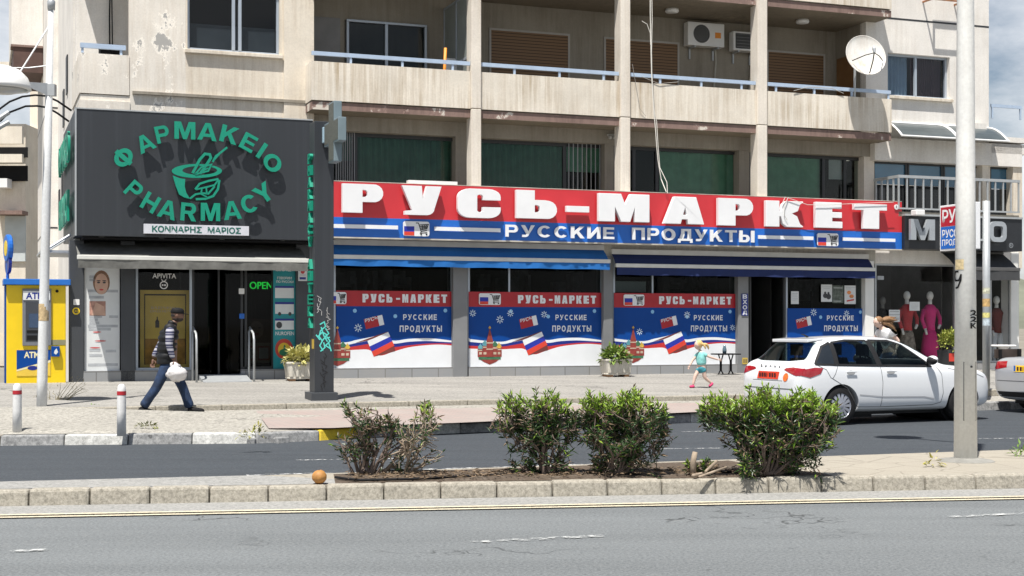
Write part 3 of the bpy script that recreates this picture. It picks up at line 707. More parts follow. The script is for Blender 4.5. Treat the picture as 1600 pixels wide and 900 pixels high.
# mezzanine: beam, piers, glazing with green curtains
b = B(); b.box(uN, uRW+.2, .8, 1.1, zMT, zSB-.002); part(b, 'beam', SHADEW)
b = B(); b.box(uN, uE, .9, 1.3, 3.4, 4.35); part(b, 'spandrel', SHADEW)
piers = [(712, 733), (945, 959), (1155, 1171), (1350, 1366)]
for i, (a, c) in enumerate(piers):
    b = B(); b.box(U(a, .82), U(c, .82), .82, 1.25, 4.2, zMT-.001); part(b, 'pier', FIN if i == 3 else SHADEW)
GRN = mat('green_curtain', (.15, .32, .225), .9, .15, 4); GRND = mat('dark_green_curtain', (.065, .16, .12), .9, .15, 4)
bays = [(490, 712, [(.30, .98, GRND, 0), (.0, .27, GRND, .62)], [(.14, .28)], [.285]),
        (733, 945, [(.02, .68, GRND, 0), (.72, 1, GRN, .6)], [(.70, 1)], [.69]),
        (959, 1155, [(.36, .98, GRN, 0)], [], [.15, .33]),
        (1171, 1350, [(.1, .62, GRN, 0), (.7, .85, BLINDG, .65)], [], [.63, .82])]
for a, c, cur, bars, mull in bays:
    a, c = U(a, 1.1), U(c, 1.1); z0, z1 = 4.36, zMT
    b = B(); b.box(a, c, 1.05, 1.12, z1-.08, z1).box(a, c, 1.05, 1.12, z0, z0+.06)
    for m_ in [0.005, .995]+mull: x = a+(c-a)*m_; b.box(x-.04, x+.04, 1.05, 1.12, z0, z1-.08)
    w_ = part(b, 'window', DARKFR)
    b = B(); b.box(a, c, 1.09, 1.1, z0+.06, z1-.08); b.build('pane', glass('mezzanine_glass', (.80, .84, .82), .04) if 'mezzanine_glass' not in MATS else MATS['mezzanine_glass'], w_)
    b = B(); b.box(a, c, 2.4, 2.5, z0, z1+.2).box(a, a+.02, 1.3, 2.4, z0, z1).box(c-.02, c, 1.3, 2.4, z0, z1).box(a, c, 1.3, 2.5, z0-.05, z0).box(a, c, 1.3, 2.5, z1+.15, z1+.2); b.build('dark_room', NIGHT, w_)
    for p0, p1, m_, lift in cur: curt(a+(c-a)*p0, a+(c-a)*p1, z0+(z1-z0)*lift, z1-.06, m_, .16 if m_ is GRND else .34, .035)(w_, 1.16)
    for p0, p1 in bars:
        b = B(); n = 9
        for i in range(n): x = a+(c-a)*(p0+(p1-p0)*(i+.5)/n); b.box(x-.009, x+.009, 1.0, 1.018, z0, z1)
        b.build('security_bars', mat('grey_bars', (.30, .31, .32), .5, .1), w_)
# right of the mezzanine: dark strip windows behind the railed terrace
b = B(); b.box(uRW+.2, U(1597, .6), .6, 1.0, Z(1370, 250, .6), Z(1400, 216, .6)); part(b, 'beam', WHITEP)
zt_, zb_ = Z(1370, 250, .9), 4.3
REFL = mat('sky_reflection_blue', (.05, .15, .24), .06, .3, .6, spec=.8)  # sky reflection put into the blue base colour of the upper panes
xs_ = [(1366, 1414), (1420, 1470), (1476, 1534), (1548, 1581)]
for a, c in xs_:
    a, c = U(a, .9), U(c, .9)
    b = B(); b.box(a-.05, a, .88, .96, zb_, zt_).box(c, c+.05, .88, .96, zb_, zt_).box(a, c, .88, .96, zt_-.09, zt_); w_ = part(b, 'window', DARKFR)
    b = B(); b.box(a, c, .92, .94, zt_-.62, zt_-.09); b.build('pane', REFL, w_)
    b = B(); b.box(a, c, .921, .941, zb_, zt_-.63); b.build('pane', mat('black_glass', (.012, .014, .016), .08, .3, 1), w_)
for a, c in ((1535, 1547), (1583, 1597)):
    b = B(); b.box(U(a, .65), U(c, .65), .65, 1.2, 3.2, Z(1540, 253, .65)); part(b, 'pier', CREAM)
# low wing to the right
a, c = uE+.005, U(1597, .8)
b = B(); b.box(a, c, 2.5, 14, 3, Z(1570, 175, 2.5)); part(b, 'terrace_wall', PEEL)
b = B(); b.box(a-.15, c, .56, 1.6, Z(1570, 222, .56), Z(1570, 214, .56)).box(a, c, .6, 1.0, Z(1570, 240, .6), Z(1570, 224, .56)-.01).box(U(1523, .5), U(1540, .5), .45, .68, Z(1530, 218, .5), Z(1530, 193, .5)); part(b, 'ledge', WHITEP)
b = B(); z_ = Z(1560, 163, 2.5); b.box(U(1549, 2.5), U(1597, 2.5), 2.5, 2.55, z_-.09, z_)
for x in (1551, 1595): b.box(U(x, 2.5)-.02, U(x, 2.5)+.02, 2.5, 2.55, z_-.4, z_-.09)
part(b, 'railing', RAILB)
# glazed canopies on the right wing
def canopy(xa, xb):
    a, c = U(xa, .3), U(xb, .3); ztp, zbt = zcan+.02, Z(1430, 213, -.1); b = B(); n = 6
    prof = [(VW-.02-.8*(i/n), ztp-(ztp-zbt)*(i/n)**1.7) for i in range(n+1)]
    for x in (a, c-.04): b.tube([(x+.02, y, z) for y, z in prof], .028, 6)
    b.tube([(a, prof[-1][0], zbt), (c, prof[-1][0], zbt)], .025, 6).tube([(a, VW-.03, ztp), (c, VW-.03, ztp)], .03, 6)
    p = part(b, 'canopy', WHITE); b = B()
    vs = [(x, y, z-.012) for y, z in prof for x in (a, c)]; b.add(vs, [(2*i, 2*i+1, 2*i+3, 2*i+2) for i in range(n)]); b.build('pane', mat('smoked_sheet', (.07, .085, .09), .3, .15, 3), p)
canopy(1393, 1482); canopy(1482, 1560)
# terrace railing over the dark sign
b = B(); rv = -.25; ra, rc = U(1404, rv), U(1594, rv); rt, rb = Z(1404, 273, rv), Z(1404, 324, rv); rbk = rv+1.1
b.box(ra, rc, rv, rv+.06, rt-.07, rt).box(ra, rc, rv+.01, rv+.04, rb-.04, rb).box(ra, ra+.05, rv+.06, rbk, rt-.07, rt).box(ra, ra+.04, rv+.06, rbk, rb-.04, rb)
rl = part(b, 'railing', STEEL)
nb = 15
for i in range(nb+1):
    x = ra+.02+(rc-ra-.05)*i/nb; b = B(); b.box(x-.018, x+.018, rv+.01, rv+.045, rb-.003, rt-.072); b.build('baluster', STEEL, rl)
for i in range(4):
    y = rv+.25+.25*i; b = B(); b.box(ra+.008, ra+.044, y-.018, y+.018, rb-.003, rt-.072); b.build('baluster', STEEL, rl)
b = B(); b.box(U(1404, -.2), rc, -.2, .9, rb-.22, rb-.10); part(b, 'terrace_slab', SHADEW)
# ------------------------------------------------------------------ ground floor
VG = .4; ZP = .72; ZG = .50
b = B(); b.box(U(521, VG), U(1366, VG), .36, .9, 3.25, 3.9); part(b, 'fascia', plaster('dirty_white', (.56, .54, .47), (.30, .27, .2), .7))
b = B(); b.box(uC+.2, U(490, VG), .72, .9, 3.2, 3.9).box(uC, U(490, .2), -.3, .7, 3.42, 3.46); part(b, 'fascia', BLACK)
PLI = tiled('grey_tiles', (.30, .31, .32), (.27, .28, .29), (.16, .16, .16), .62, .35, .4, rot=(R(90), 0, 0))
b = B(); b.box(uC+.05, U(303, VG), .30, .8, .30, ZP).box(U(376, VG), U(708, .33), .33, .8, .30, ZP-.002).box(U(731, VG), U(943, .33), .33, .8, .3, ZP-.002).box(U(958, VG), U(1170, .33), .33, .8, .3, ZP-.002).box(U(1227, VG), U(1352, .33), .33, .8, .3, ZP-.002).box(U(1366, .4), U(1580, .4), .4, .8, .3, ZP-.05)
part(b, 'plinth', PLI)
GREYC = mat('grey_column', (.20, .205, .21), .55, .1, 1.5)
for xa, xb, m_ in ((708, 731, GREYC), (943, 958, GREYC), (1153, 1170, GREYC), (1352, 1366, POLEW)):
    b = B(); b.box(U(xa, .3)+.004, U(xb, .3)-.004, .3, .75, .35, 3.3); part(b, 'column', m_, bev=.008)
for xa, xb in ((109, 131), (189, 211), (463, 492)):
    b = B(); b.box(U(xa, .3), U(xb, .3), .3, .677, .35, 3.42); part(b, 'column', CHARC2)
# shop glazing and dark rooms behind
def shopfront(xa, xb, name='shop_window', z0=ZP, z1=3.25, mull=(), gm=GLASSC, v=VG+.05, depth=3.2, room=NIGHT, fm_=ALU, fr=.05):
    a, c = U(xa, v), U(xb, v)
    b = B(); b.box(a, a+fr, v, v+.07, z0, z1).box(c-fr, c, v, v+.07, z0, z1).box(a+fr, c-fr, v, v+.07, z0, z0+fr).box(a+fr, c-fr, v, v+.07, z1-fr, z1)
    for m_ in mull: x = U(m_, v); b.box(x-.02, x+.02, v+.01, v+.06, z0+fr, z1-fr)
    w_ = part(b, name, fm_)
    b = B(); b.box(a+fr, c-fr, v+.03, v+.036, z0+fr, z1-fr); b.build('pane', gm, w_)
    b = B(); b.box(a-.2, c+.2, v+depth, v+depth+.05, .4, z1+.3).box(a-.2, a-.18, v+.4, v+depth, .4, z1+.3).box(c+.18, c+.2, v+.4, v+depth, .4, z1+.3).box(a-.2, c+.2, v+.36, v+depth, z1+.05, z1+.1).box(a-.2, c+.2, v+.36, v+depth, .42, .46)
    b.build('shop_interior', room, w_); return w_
W_A = shopfront(521, 708); W_B = shopfront(731, 942, mull=(796,)); W_C = shopfront(958, 1152, mull=(1020,)); W_D = shopfront(1228, 1351)
W_E = shopfront(1171, 1227, 'doorway', .5, 3.25, gm=glass('open_air', (1, 1, 1), .0), fm_=DARKFR)
GLASSP = glass('pharmacy_glass', (.4, .42, .42), .02)
shopfront(212, 300, fm_=ALU, gm=glass('display_glass', (.85, .86, .86), .02)); W_P = shopfront(300, 386, 'doorway', .5, 3.2, mull=(342,), gm=GLASSP, fm_=DARKFR, depth=3.6); shopfront(376, 428, gm=GLASSP, z0=ZP, fm_=DARKFR)
ROOMG = mat('clothes_shop_interior', (.085, .08, .075), .8, .4, 1.2)
GLASSM = glass('clothes_shop_glass', (.92, .93, .93), .02)
W_M = shopfront(1367, 1494, gm=GLASSM, depth=2.6, room=ROOMG, fm_=STEEL, z0=.68); shopfront(1496, 1544, gm=GLASSM, depth=2.6, room=ROOMG, fm_=STEEL, z0=.68); shopfront(1547, 1580, gm=GLASSM, depth=2.6, room=ROOMG, fm_=STEEL, z0=.68)
b = B(); b.box(U(1580, .4), U(1592, .4), .4, .8, .35, 3.6); part(b, 'column', POLEW)
b = B(); b.box(U(1366, .4), U(1592, .4), .42, .8, 3.25, 3.9); part(b, 'fascia', WHITEP)
# goods glimpsed inside the upper shop windows
rr = random.Random(11)
for wnd, xa, xb in ((W_A, 530, 700), (W_B, 740, 930), (W_C, 965, 1145), (W_D, 1235, 1345)):
    b = B()
    for i in range(16):
        x = U(rr.uniform(xa, xb), 1.6); b.box(x, x+rr.uniform(.06, .3), 1.5+rr.random()*.5, 2.1, rr.uniform(2.3, 2.7), rr.uniform(2.72, 3.0))
    b.build('shelf_goods', mat('dim_goods', (.10, .10, .11), .7, .7, 3), wnd)
b = B(); x = U(985, .5); b.box(U(962, .5), U(1012, .5), .6, .62, 2.46, 2.72); b.build('white_card', mat('pale_card', (.36, .40, .40), .6, .05), W_C)
# pharmacy steps
b = B(); x0, x1 = U(313, 0), U(388, 0)
b.hull([(x0, -.45, .42), (x1, -.45, .42), (x1, -.45, .49), (x0, -.45, .49)], [(x0, .3, .42), (x1, .3, .42), (x1, .3, .62), (x0, .3, .62)]); part(b, 'ramp', STEEL)

# handrails either side of the pharmacy ramp
for i, (px, lab) in enumerate(((304, 'polished steel handrail beside the gold poster window'), (393, 'polished steel handrail beside the portrait poster'))):
    u_ = U(px, -.1); b = B(); zb = .44
    b.tube([(u_, -.40, zb), (u_, -.40, zb+.92), (u_, -.32, zb+1.05), (u_, .12, zb+1.18), (u_, .20, zb+1.10), (u_, .20, zb)], .024, 8)
    tag(b.build('handrail', STEEL, None, 'F', (u_, -.1, zb), smooth=True), lab, 'handrail', 'handrails at the pharmacy ramp')
# small things left out on the balcony
t = thing('folding_chair', 'white folding chair leaning by the frosted balcony divider', 'chair', (U(708, 1.0), 1.0, zFL)); x = U(708, 1.0)
b = B(); b.hull([(x-.2, .9, zFL+.45), (x+.2, .9, zFL+.45), (x+.2, .93, zFL+.45), (x-.2, .93, zFL+.45)], [(x-.12, 1.15, zFL+1.25), (x+.26, 1.15, zFL+1.25), (x+.26, 1.18, zFL+1.25), (x-.12, 1.18, zFL+1.25)]); b.build('backrest', POLEW, t)
for q_ in (-.18, .2): b = B(); b.tube([(x+q_, .80, zFL), (x+q_, .92, zFL+.46)], .015, 6); b.build('leg', STEEL, t)
b = B(); x = U(692, .6); b.tube([(x, .6, zFL), (x+.03, .5, zFL+1.35)], .035, 8); tag(b.build('rolled_mat', ORANGE, None, 'F', (x, .6, zFL), smooth=True), 'orange roll standing on the balcony behind the parapet', 'roll')
# ------------------------------------------------------------------ pharmacy sign
SV = -.45
def px2(px, py, v): return (U(px, v), Z(px, py, v))
sz0, sz1 = Z(118, 368, SV), Z(118, 168, SV); sR = U(489, SV)
PS = thing('pharmacy_sign', 'large charcoal box sign with green raised letters and a green mortar above the corner shop', 'sign', (uS, SV, sz0))
b = B(); b.box(uS, sR, SV, VW-.03, sz0, sz1).box(uS-.005, uS+.14, VW-.028, 3.75, sz0+.05, sz1-.02); b.build('panel', CHARC, PS, bev=.01)
b = B(); b.box(uS-.012, uS+.02, SV-.012, SV+.02, sz0, sz1+.004).box(uS, sR, SV-.012, SV+.02, sz1-.02, sz1+.004); b.build('edge_strip', STEEL, PS)
LV, LT = SV-.15, .05          # letters stand 10 cm off the panel
S45 = lambda x, y: (170+x/4.5, 180+y/4.5)
def arc_letter(ch, cx, cy, rot, h, wd):
    px, py = S45(cx, cy); u, z = px2(px, py, LV); sc = UV(px, LV)[1]/FPX/4.5
    b = B(); a = R(rot); hh, ww = h*sc/2, wd*sc/2*1.03
    t = B(); bold(t, ch, -ww, ww, -hh, hh, LV, LT)
    for p in t.v:
        x, zz = p.x*math.cos(a)-p.z*math.sin(a), p.x*math.sin(a)+p.z*math.cos(a); b.v.append(Vector((u+x, p.y, z+zz)))
    b.f = t.f; b.build('letter', GREENL, PS)
for ch, x, y, r, h, wd in (('Φ', 104, 297, 50, 134, 136), ('Α', 256, 196, 27, 118, 118), ('Ρ', 378, 134, 13, 120, 92), ('Μ', 536, 107, 0, 122, 140), ('Α', 695, 116, -4, 122, 130), ('Κ', 850, 137, -13, 120, 118), ('Ε', 985, 192, -27, 118, 96), ('Ι', 1077, 249, -33, 118, 28), ('Ο', 1152, 335, -48, 118, 128)):
    arc_letter(ch, x, y, r, h, wd)
for ch, x, y, r, h, wd in (('P', 178, 527, -41, 122, 92), ('H', 294, 614, -29, 126, 100), ('A', 416, 663, -14, 128, 122), ('R', 563, 680, -4, 126, 106), ('M', 716, 680, 0, 126, 130), ('A', 868, 668, 7, 128, 120), ('C', 990, 622, 18, 126, 114), ('Y', 1090, 548, 36, 126, 120)):
    arc_letter(ch, x, y, r, h, wd)
# mortar emblem
E_ = lambda x, y: px2(*S45(x, y), LV)
def ell(cx, cy, rx, ry, n=36): return [E_(cx+rx*math.cos(2*math.pi*i/n), cy+ry*math.sin(2*math.pi*i/n)) for i in range(n)]
b = B(); b.plate(ell(620, 392, 176, 49), LV, LT, [ell(640, 388, 122, 31)])
b.plate([E_(*p) for p in [(450, 424), (495, 442), (538, 449), (534, 500), (545, 545), (572, 588), (530, 578), (495, 556), (472, 500)]], LV, LT)
ws = 13/4.5/FPX*UV(310, LV)[1]
def es(pts, k=1.0, o=0): b.stroke([E_(*p) for p in pts], ws*k, LV-.001*o, LT)
es([(772, 448), (700, 462), (640, 482), (608, 522)], 1.1, 1); es([(772, 452), (745, 490), (690, 505), (612, 522)], .9, 2)
es([(778, 455), (768, 520), (735, 568), (680, 588), (612, 590)], 1.2, 3); es([(572, 586), (610, 556), (660, 548), (700, 552), (745, 500)], 1.0, 4)
es([(650, 548), (655, 515)], .8, 5); es([(690, 550), (685, 512)], .8, 6); es([(640, 550), (690, 575)], .7, 7)
es([(590, 408), (640, 312), (676, 272), (710, 276), (718, 300), (680, 360), (640, 412)], 1.4, 8)
es([(606, 416), (650, 366), (722, 346), (700, 392), (606, 416)], .9, 9); es([(640, 402), (700, 372)], .7, 10)
es([(730, 330), (755, 285), (790, 262)], 1.0, 11); es([(742, 310), (780, 268), (832, 226)], 1.1, 12)
b.build('mortar_emblem', GREENL, PS)
z0a, z1a = Z(225, 364.5, LV), Z(225, 349.5, LV)
b = B(); b.box(U(225, LV), U(389, LV), LV, LV+.1, z0a, z1a); np_ = b.build('name_strip', mat('strip_white', (.62, .63, .68), .5, .08), PS)
b = B(); h_ = z1a-z0a; b.text('ΚΟΝΝΑΡΗΣ', U(238, LV), U(315, LV), z0a+h_*.17, z1a-h_*.2, LV-.003, 0, .03); b.build('lettering', GREEND, np_); b = B(); b.text('ΜΑΡΙΟΣ', U(325, LV), U(376, LV), z0a+h_*.17, z1a-h_*.2, LV-.003, 0, .03); b.build('lettering', GREEND, np_)
# letters on the side face
b = B(); b.M = Matrix(((0, 1, 0, uS-.13), (-1, 0, 0, 3.55), (0, 0, 1, 0), (0, 0, 0, 1)))
b.text('ΦΑΡΜΑΚΕΙΟ', 0, 3.7, sz0+1.55, sz0+2.15, 0, .05, .03); b.build('lettering', GREENL, PS); b = B(); b.M = Matrix(((0, 1, 0, uS-.13), (-1, 0, 0, 3.55), (0, 0, 1, 0), (0, 0, 0, 1))); b.text('PHARMACY', .2, 3.5, sz0+.35, sz0+.95, 0, .05, .03); b.build('lettering', GREENL, PS)
for px in (160, 255, 350, 445):
    b = B(); b.lathe([(.06, sz0-.012), (.06, sz0-.001)], (U(px, SV), SV+.25, 0), 12); b.build('downlight', WHITE, PS)
# ------------------------------------------------------------------ market sign
MV = -.2
mz0, mz1, mzm = Z(520, 369.5, MV), Z(520, 283, MV), Z(520, 338.7, MV); mL, mR = U(503, MV), U(1409, MV)
MS = thing('market_sign', 'long red and blue fascia sign with big white raised letters over the grocery', 'sign', (mL, MV, mz0))
b = B(); b.box(mL, mR, MV, MV+.22, mzm, mz1); b.build('red_panel', SRED, MS)
b = B(); b.box(mL, mR, MV, MV+.22, mz0, mzm-.001); b.build('blue_panel', SBLUE, MS)
b = B(); b.box(mL, mR, MV-.01, MV+.24, mz0-.03, mz0-.002).box(mL, mR, MV-.004, MV+.22, mz1+.001, mz1+.015); b.build('edge_strip', mat('worn_edge', (.50, .47, .40), .7, .3, 3), MS)
def arcp(cx, cy, rx, ry, a0, a1, n=8): return [(cx+rx*math.cos(R(a0+(a1-a0)*i/(n-1))), cy+ry*math.sin(R(a0+(a1-a0)*i/(n-1)))) for i in range(n)]
BIG = {  # (outline, holes) in a unit box, y up
 'Р': [([(0, 0), (.49, 0), (.49, .38), (.70, .38)]+arcp(.78, .69, .22, .31, -80, 80)+[(.70, 1), (0, 1)], [[(.49, .55), (.49, .80), (.57, .79), (.61, .74), (.61, .61), (.57, .56)]])],
 'У': [([(.07, 0), (.50, 0)]+arcp(.62, .22, .20, .22, -80, 0, 5)+[(1, 1), (.62, 1), (.53, .52), (.50, 1), (0, 1), (.26, .16), (.07, .13)], [])],
 'С': [([(1, .62), (.58, .62), (.58, .76), (.54, .80), (.49, .80), (.45, .76), (.45, .24), (.49, .20), (.54, .20), (.58, .24), (.58, .38), (1, .38)]+arcp(.72, .28, .28, .28, 0, -90, 6)+arcp(.28, .30, .28, .30, 270, 180, 6)+arcp(.28, .70, .28, .30, 180, 90, 6)+arcp(.72, .74, .28, .26, 90, 0, 6), [])],
 'Ь': [([(0, 0), (.75, 0)]+arcp(.78, .32, .22, .32, -80, 80)+[(.70, .66), (.45, .66), (.45, 1), (0, 1)], [[(.45, .22), (.45, .48), (.53, .47), (.57, .43), (.57, .27), (.53, .23)]])],
 '-': [([(0, 0), (1, 0), (1, 1), (0, 1)], [])],
 'М': [([(0, 0), (.32, 0), (.32, .52), (.44, 0), (.62, 0), (.71, .52), (.71, 0), (1, 0), (1, 1), (.62, 1), (.52, .62), (.44, 1), (0, 1)], [])],
 'А': [([(0, 0), (.42, 0), (.45, .17), (.59, .17), (.60, 0), (1, 0), (.80, 1), (.26, 1)], [[(.48, .34), (.53, .62), (.57, .34)]])],
 'К': [([(0, 0), (.36, 0), (.36, .40), (.40, .40), (.45, .12), (.56, 0), (1, 0), (1, .04), (.92, .12), (.84, .42), (.70, .52), (.86, .62), (.92, .88), (1, .96), (1, 1), (.54, 1), (.44, .88), (.40, .62), (.36, .62), (.36, 1), (0, 1)], [])],
 'Е': [([(0, 0), (1, 0), (1, .25), (.62, .25), (.62, .40), (.98, .40), (.98, .62), (.62, .62), (.62, .76), (.97, .76), (.97, 1), (0, 1)], [])],
 'Т': [([(.28, 0), (.76, 0), (.76, .76), (1, .76), (1, 1), (0, 1), (0, .76), (.28, .76)], [])]}
def big(b, ch, x0, x1, z0, z1, v, t):
    for o, hs in BIG[ch]:
        f = lambda p: (x0+p[0]*(x1-x0), z0+p[1]*(z1-z0)); b.plate([f(p) for p in o], v, t, [[f(p) for p in h] for h in hs])
NV = MV-.17
for ch, xa, xb, yt, yb in (('Р', 535, 599, 287.5, 332.5), ('У', 628, 690, 290.5, 336), ('С', 715.5, 782.5, 295, 340.5), ('Ь', 807, 870.5, 297.5, 341.5), ('-', 885.5, 921, 322, 331.5), ('М', 935.5, 1015, 303, 346.5), ('А', 1037, 1100.5, 307.5, 350), ('Р', 1122.5, 1177, 310, 352.5), ('К', 1197, 1255, 314, 354.5), ('Е', 1274.5, 1316.5, 316, 356), ('Т', 1335, 1386, 319, 357.5)):
    b = B(); xm = (xa+xb)/2; big(b, ch, U(xa, NV), U(xb, NV), Z(xm, yb, NV), Z(xm, yt, NV), NV, .11); b.build('letter', SIGNW, MS, bev=.008)
SVV = MV-.06
b = B(); bold(b, 'РУССКИЕ', U(790, SVV), U(960, SVV), Z(870, 371.5, SVV), Z(870, 353, SVV), SVV, .03, .2); b.build('lettering', SIGNW, MS)
b = B(); bold(b, 'ПРОДУКТЫ', U(988, SVV), U(1179, SVV), Z(1080, 376.5, SVV), Z(1080, 358, SVV), SVV, .03, .2); b.build('lettering', SIGNW, MS)
for xa, xb, yt, yb in ((506, 622, 351, 357), (679, 782, 355.5, 361.5), (1185, 1271, 368.5, 374), (1317, 1399, 372, 377)):
    xm = (xa+xb)/2; b = B(); b.box(U(xa, SVV), U(xb, SVV), SVV, SVV+.03, Z(xm, yb, SVV), Z(xm, yt, SVV)); b.build('white_bar', SIGNW, MS)
def cart(b, x0, x1, z0, z1, v, th=.05):
    w_, h_ = x1-x0, z1-z0; P = lambda x, y: (x0+x*w_, z0+y*h_); t = th*h_
    for i, pts in enumerate(([(.02, .95), (.22, .95), (.42, .32), (.88, .40)], [(.27, .80), (.98, .86), (.86, .52), (.38, .44)], [(.30, .68), (.94, .74)], [(.34, .56), (.90, .63)], [(.44, .32), (.36, .18), (.90, .24)], [(.50, .82), (.52, .46)], [(.66, .83), (.65, .48)], [(.82, .85), (.77, .50)])):
        b.stroke([P(*p) for p in pts], t, v-.0005*i)
    for cx in (.42, .84): b.plate(circ(*P(cx, .09), t*1.2, 8), v-.005, 0)
def emblem(parent, x0, x1, z0, z1, v, m_cart=None):
    b = B(); b.plate(rrect(x0, x1, z0, z1, (z1-z0)*.16), v, .02); e = b.build('emblem', SIGNW, parent); xm = x0+(x1-x0)*.42; h_ = z1-z0
    b = B(); b.box(x0+.02, xm, v-.004, v-.002, z0+h_*.30, z0+h_*.66); b.build('blue_stripe', mat('flag_blue', (.015, .03, .36), .4, .05), e)
    b = B(); b.box(x0+.02, xm, v-.004, v-.002, z0+h_*.04, z0+h_*.298); b.build('red_stripe', FFLAGR, e)
    b = B(); cart(b, xm+.03, x1-.02, z0+h_*.05, z1-h_*.06, v-.004, .06); b.build('cart_mark', BLACK, e)
emblem(MS, U(630, SVV), U(671, SVV), Z(650, 369, SVV), Z(650, 346, SVV), SVV); emblem(MS, U(1277, SVV), U(1310, SVV), Z(1293, 384.5, SVV), Z(1293, 364.5, SVV), SVV)
u_, z_ = px2(1401, 323.5, MV-.03); b = B(); b.plate(circ(u_, z_, .065, 18), MV-.03, .02); r_ = b.build('registered_mark', SIGNW, MS); b = B(); b.text('R', u_-.026, u_+.026, z_-.035, z_+.035, MV-.034); b.build('lettering', BLACK, r_)
b = B(); b.box(U(635, 0), U(711, 0), MV+.03, MV+.2, mz1+.016, mz1+.09); tag(b.build('roof_vent_strip', POLEW, None, 'F', (U(635, 0), MV+.03, mz1+.016)), 'thin off-white metal strip lying on top of the red fascia', 'metal strip')
# loose wires over the broken letter K
b = B(); q = lambda x, y: (U(x, NV-.03), NV-.03, Z(x, y, NV-.03))
b.tube([q(1222, 318), q(1227, 308), q(1231, 309), q(1226, 322), q(1225, 335), q(1230, 344)], .008, 6).tube([q(1231, 309), q(1245, 314), q(1262, 320), q(1290, 320), q(1340, 318), q(1396, 316)], .007, 6)
tag(b.build('loose_wire', mat('wire_white', (.62, .60, .55), .6, .1), None, 'F', q(1222, 318)), 'thin pale wire hanging loose over the cracked white letter on the fascia', 'wire')
# ------------------------------------------------------------------ dark clothes-shop sign
gz0, gz1 = Z(1412, 388.5, -.3), Z(1412, 337, -.3); GS = thing('clothes_shop_sign', 'black fascia sign with widely spaced grey metal letters below the terrace rail', 'sign', (mR+.01, -.3, gz0))
b = B(); b.box(mR+.01, U(1597, -.3), -.3, .35, gz0, gz1); b.build('panel', mat('black_panel', (.022, .024, .028), .4, .15), GS)
b = B(); b.box(mR+.01, U(1597, -.3), -.33, .36, gz1+.002, gz1+.05); b.build('edge_strip', STEEL, GS)
SILV = mat('brushed_silver', (.40, .43, .46), .4, .08, metal=.3)
gv = -.44
x0, x1 = U(1423, gv), U(1461, gv); z0, z1 = Z(1441, 375, gv), Z(1441, 342.5, gv)
b = B(); f = lambda p: (x0+p[0]*(x1-x0), z0+p[1]*(z1-z0)); b.plate([f(p) for p in [(0, 0), (.23, 0), (.23, .62), (.42, 0), (.58, 0), (.77, .62), (.77, 0), (1, 0), (1, 1), (.70, 1), (.5, .34), (.30, 1), (0, 1)]], gv, .08); b.build('letter', SILV, GS)
x0, x1 = U(1547, gv), U(1573, gv); z0, z1 = Z(1560, 378, gv), Z(1560, 346, gv)
b = B(); b.plate(rrect(x0, x1, z0, z1, .16), gv, .08, [rrect(x0+.115, x1-.115, z0+.12, z1-.12, .06)]); b.build('letter', SILV, GS)
u_, z_ = px2(1580, 383.5, -.32); b = B(); b.plate(circ(u_, z_, .065, 18), -.315, 0, [circ(u_, z_, .052, 18)]); b.text('R', u_-.024, u_+.024, z_-.03, z_+.03, -.315); b.build('registered_mark', SILV, GS)
b = B(); x, z_ = px2(1433, 334, -.45); b.box(x-.13, x+.13, -.6, -.36, z_-.05, z_+.09); b.box(x-.03, x+.03, -.36, -.3, z_-.02, z_+.03); tag(b.build('floodlight', WHITE, None, 'F', (x, -.45, z_), bev=.02), 'small white floodlight above the black fascia sign', 'floodlight')
# ------------------------------------------------------------------ awnings
def awning(label, xa, xb, zbar, vb, fab, bar, vback, drop=.15, rise=.3, dark=None, side=None):
    a, c = U(xa, vb), U(xb, vb)
    t = thing('awning', label, 'awning', (a, vb, zbar))
    n = 8; b = B(); vs = []
    for i in range(n+1):
        x = a+(c-a)*i/n; sg = .015*math.sin(i*1.9); vs += [(x, vback, zbar+rise), (x, (vb+vback)/2, zbar+rise*.5+.03-sg), (x, vb+.03, zbar+.02)]
    fs = []
    for i in range(n):
        for j in (0, 1): fs.append((3*i+j+1, 3*i+3+j+1, 3*i+3+j, 3*i+j))
    b.add(vs, fs); b.build('fabric', fab, t)
    b = B(); b.box(a-.02, c+.02, vb-.04, vb+.04, zbar-.04, zbar+.05); b.build('front_bar', bar, t, bev=.012)
    b = B(); m = int((c-a)/.15); vs = []
    for i in range(m+1):
        x = a+(c-a)*i/m; w2 = .012*math.sin(i*1.3)+.01*math.sin(i*.37); vs += [(x, vb-.03+w2*.3, zbar-.042), (x, vb-.03+w2, zbar-.042-drop+.006*math.sin(i*.8))]
    b.add(vs, [(2*i+1, 2*i+3, 2*i+2, 2*i) for i in range(m)]); b.build('valance', side or fab, t)
    for k in (.12, .5, .88):
        x = a+(c-a)*k; xm = x+.35; b = B(); b.tube([(x, vback, zbar+rise-.1), (xm, (vb+vback)/2, zbar-.02), (x, vb+.05, zbar)], .022, 6); b.build('arm', bar, t)
    b = B(); b.box(a, c, vback-.06, vback+.08, zbar+rise-.02, zbar+rise+.1); b.build('cassette', bar, t)
    return t
BARW = mat('awning_bar', (.62, .62, .58), .5, .08)
awning('long blue awning with drooping valance across the grocery’s first two windows', 508, 952, Z(800, 406, -.03), -.03, AWBLUE, BARW, .33, .15, .30)
awning('navy awning over the grocery window and the entrance with its column', 963, 1366, Z(1160, 418, .04), .04, NAVY, BARW, .33, .18, .30)
awning('grey fabric awning with a pale front bar below the charcoal sign', 122, 481, Z(300, 405, -.50), -.50, GREYAW, BARW, .65, .17, .42)
awning('dark grey half-open awning above the clothes shop', 1496, 1592, Z(1500, 420, -.25), -.25, mat('dark_awning', (.05, .052, .055), .85, .1), mat('dark_bar', (.09, .09, .09), .5, .1), .40, .24, .45)
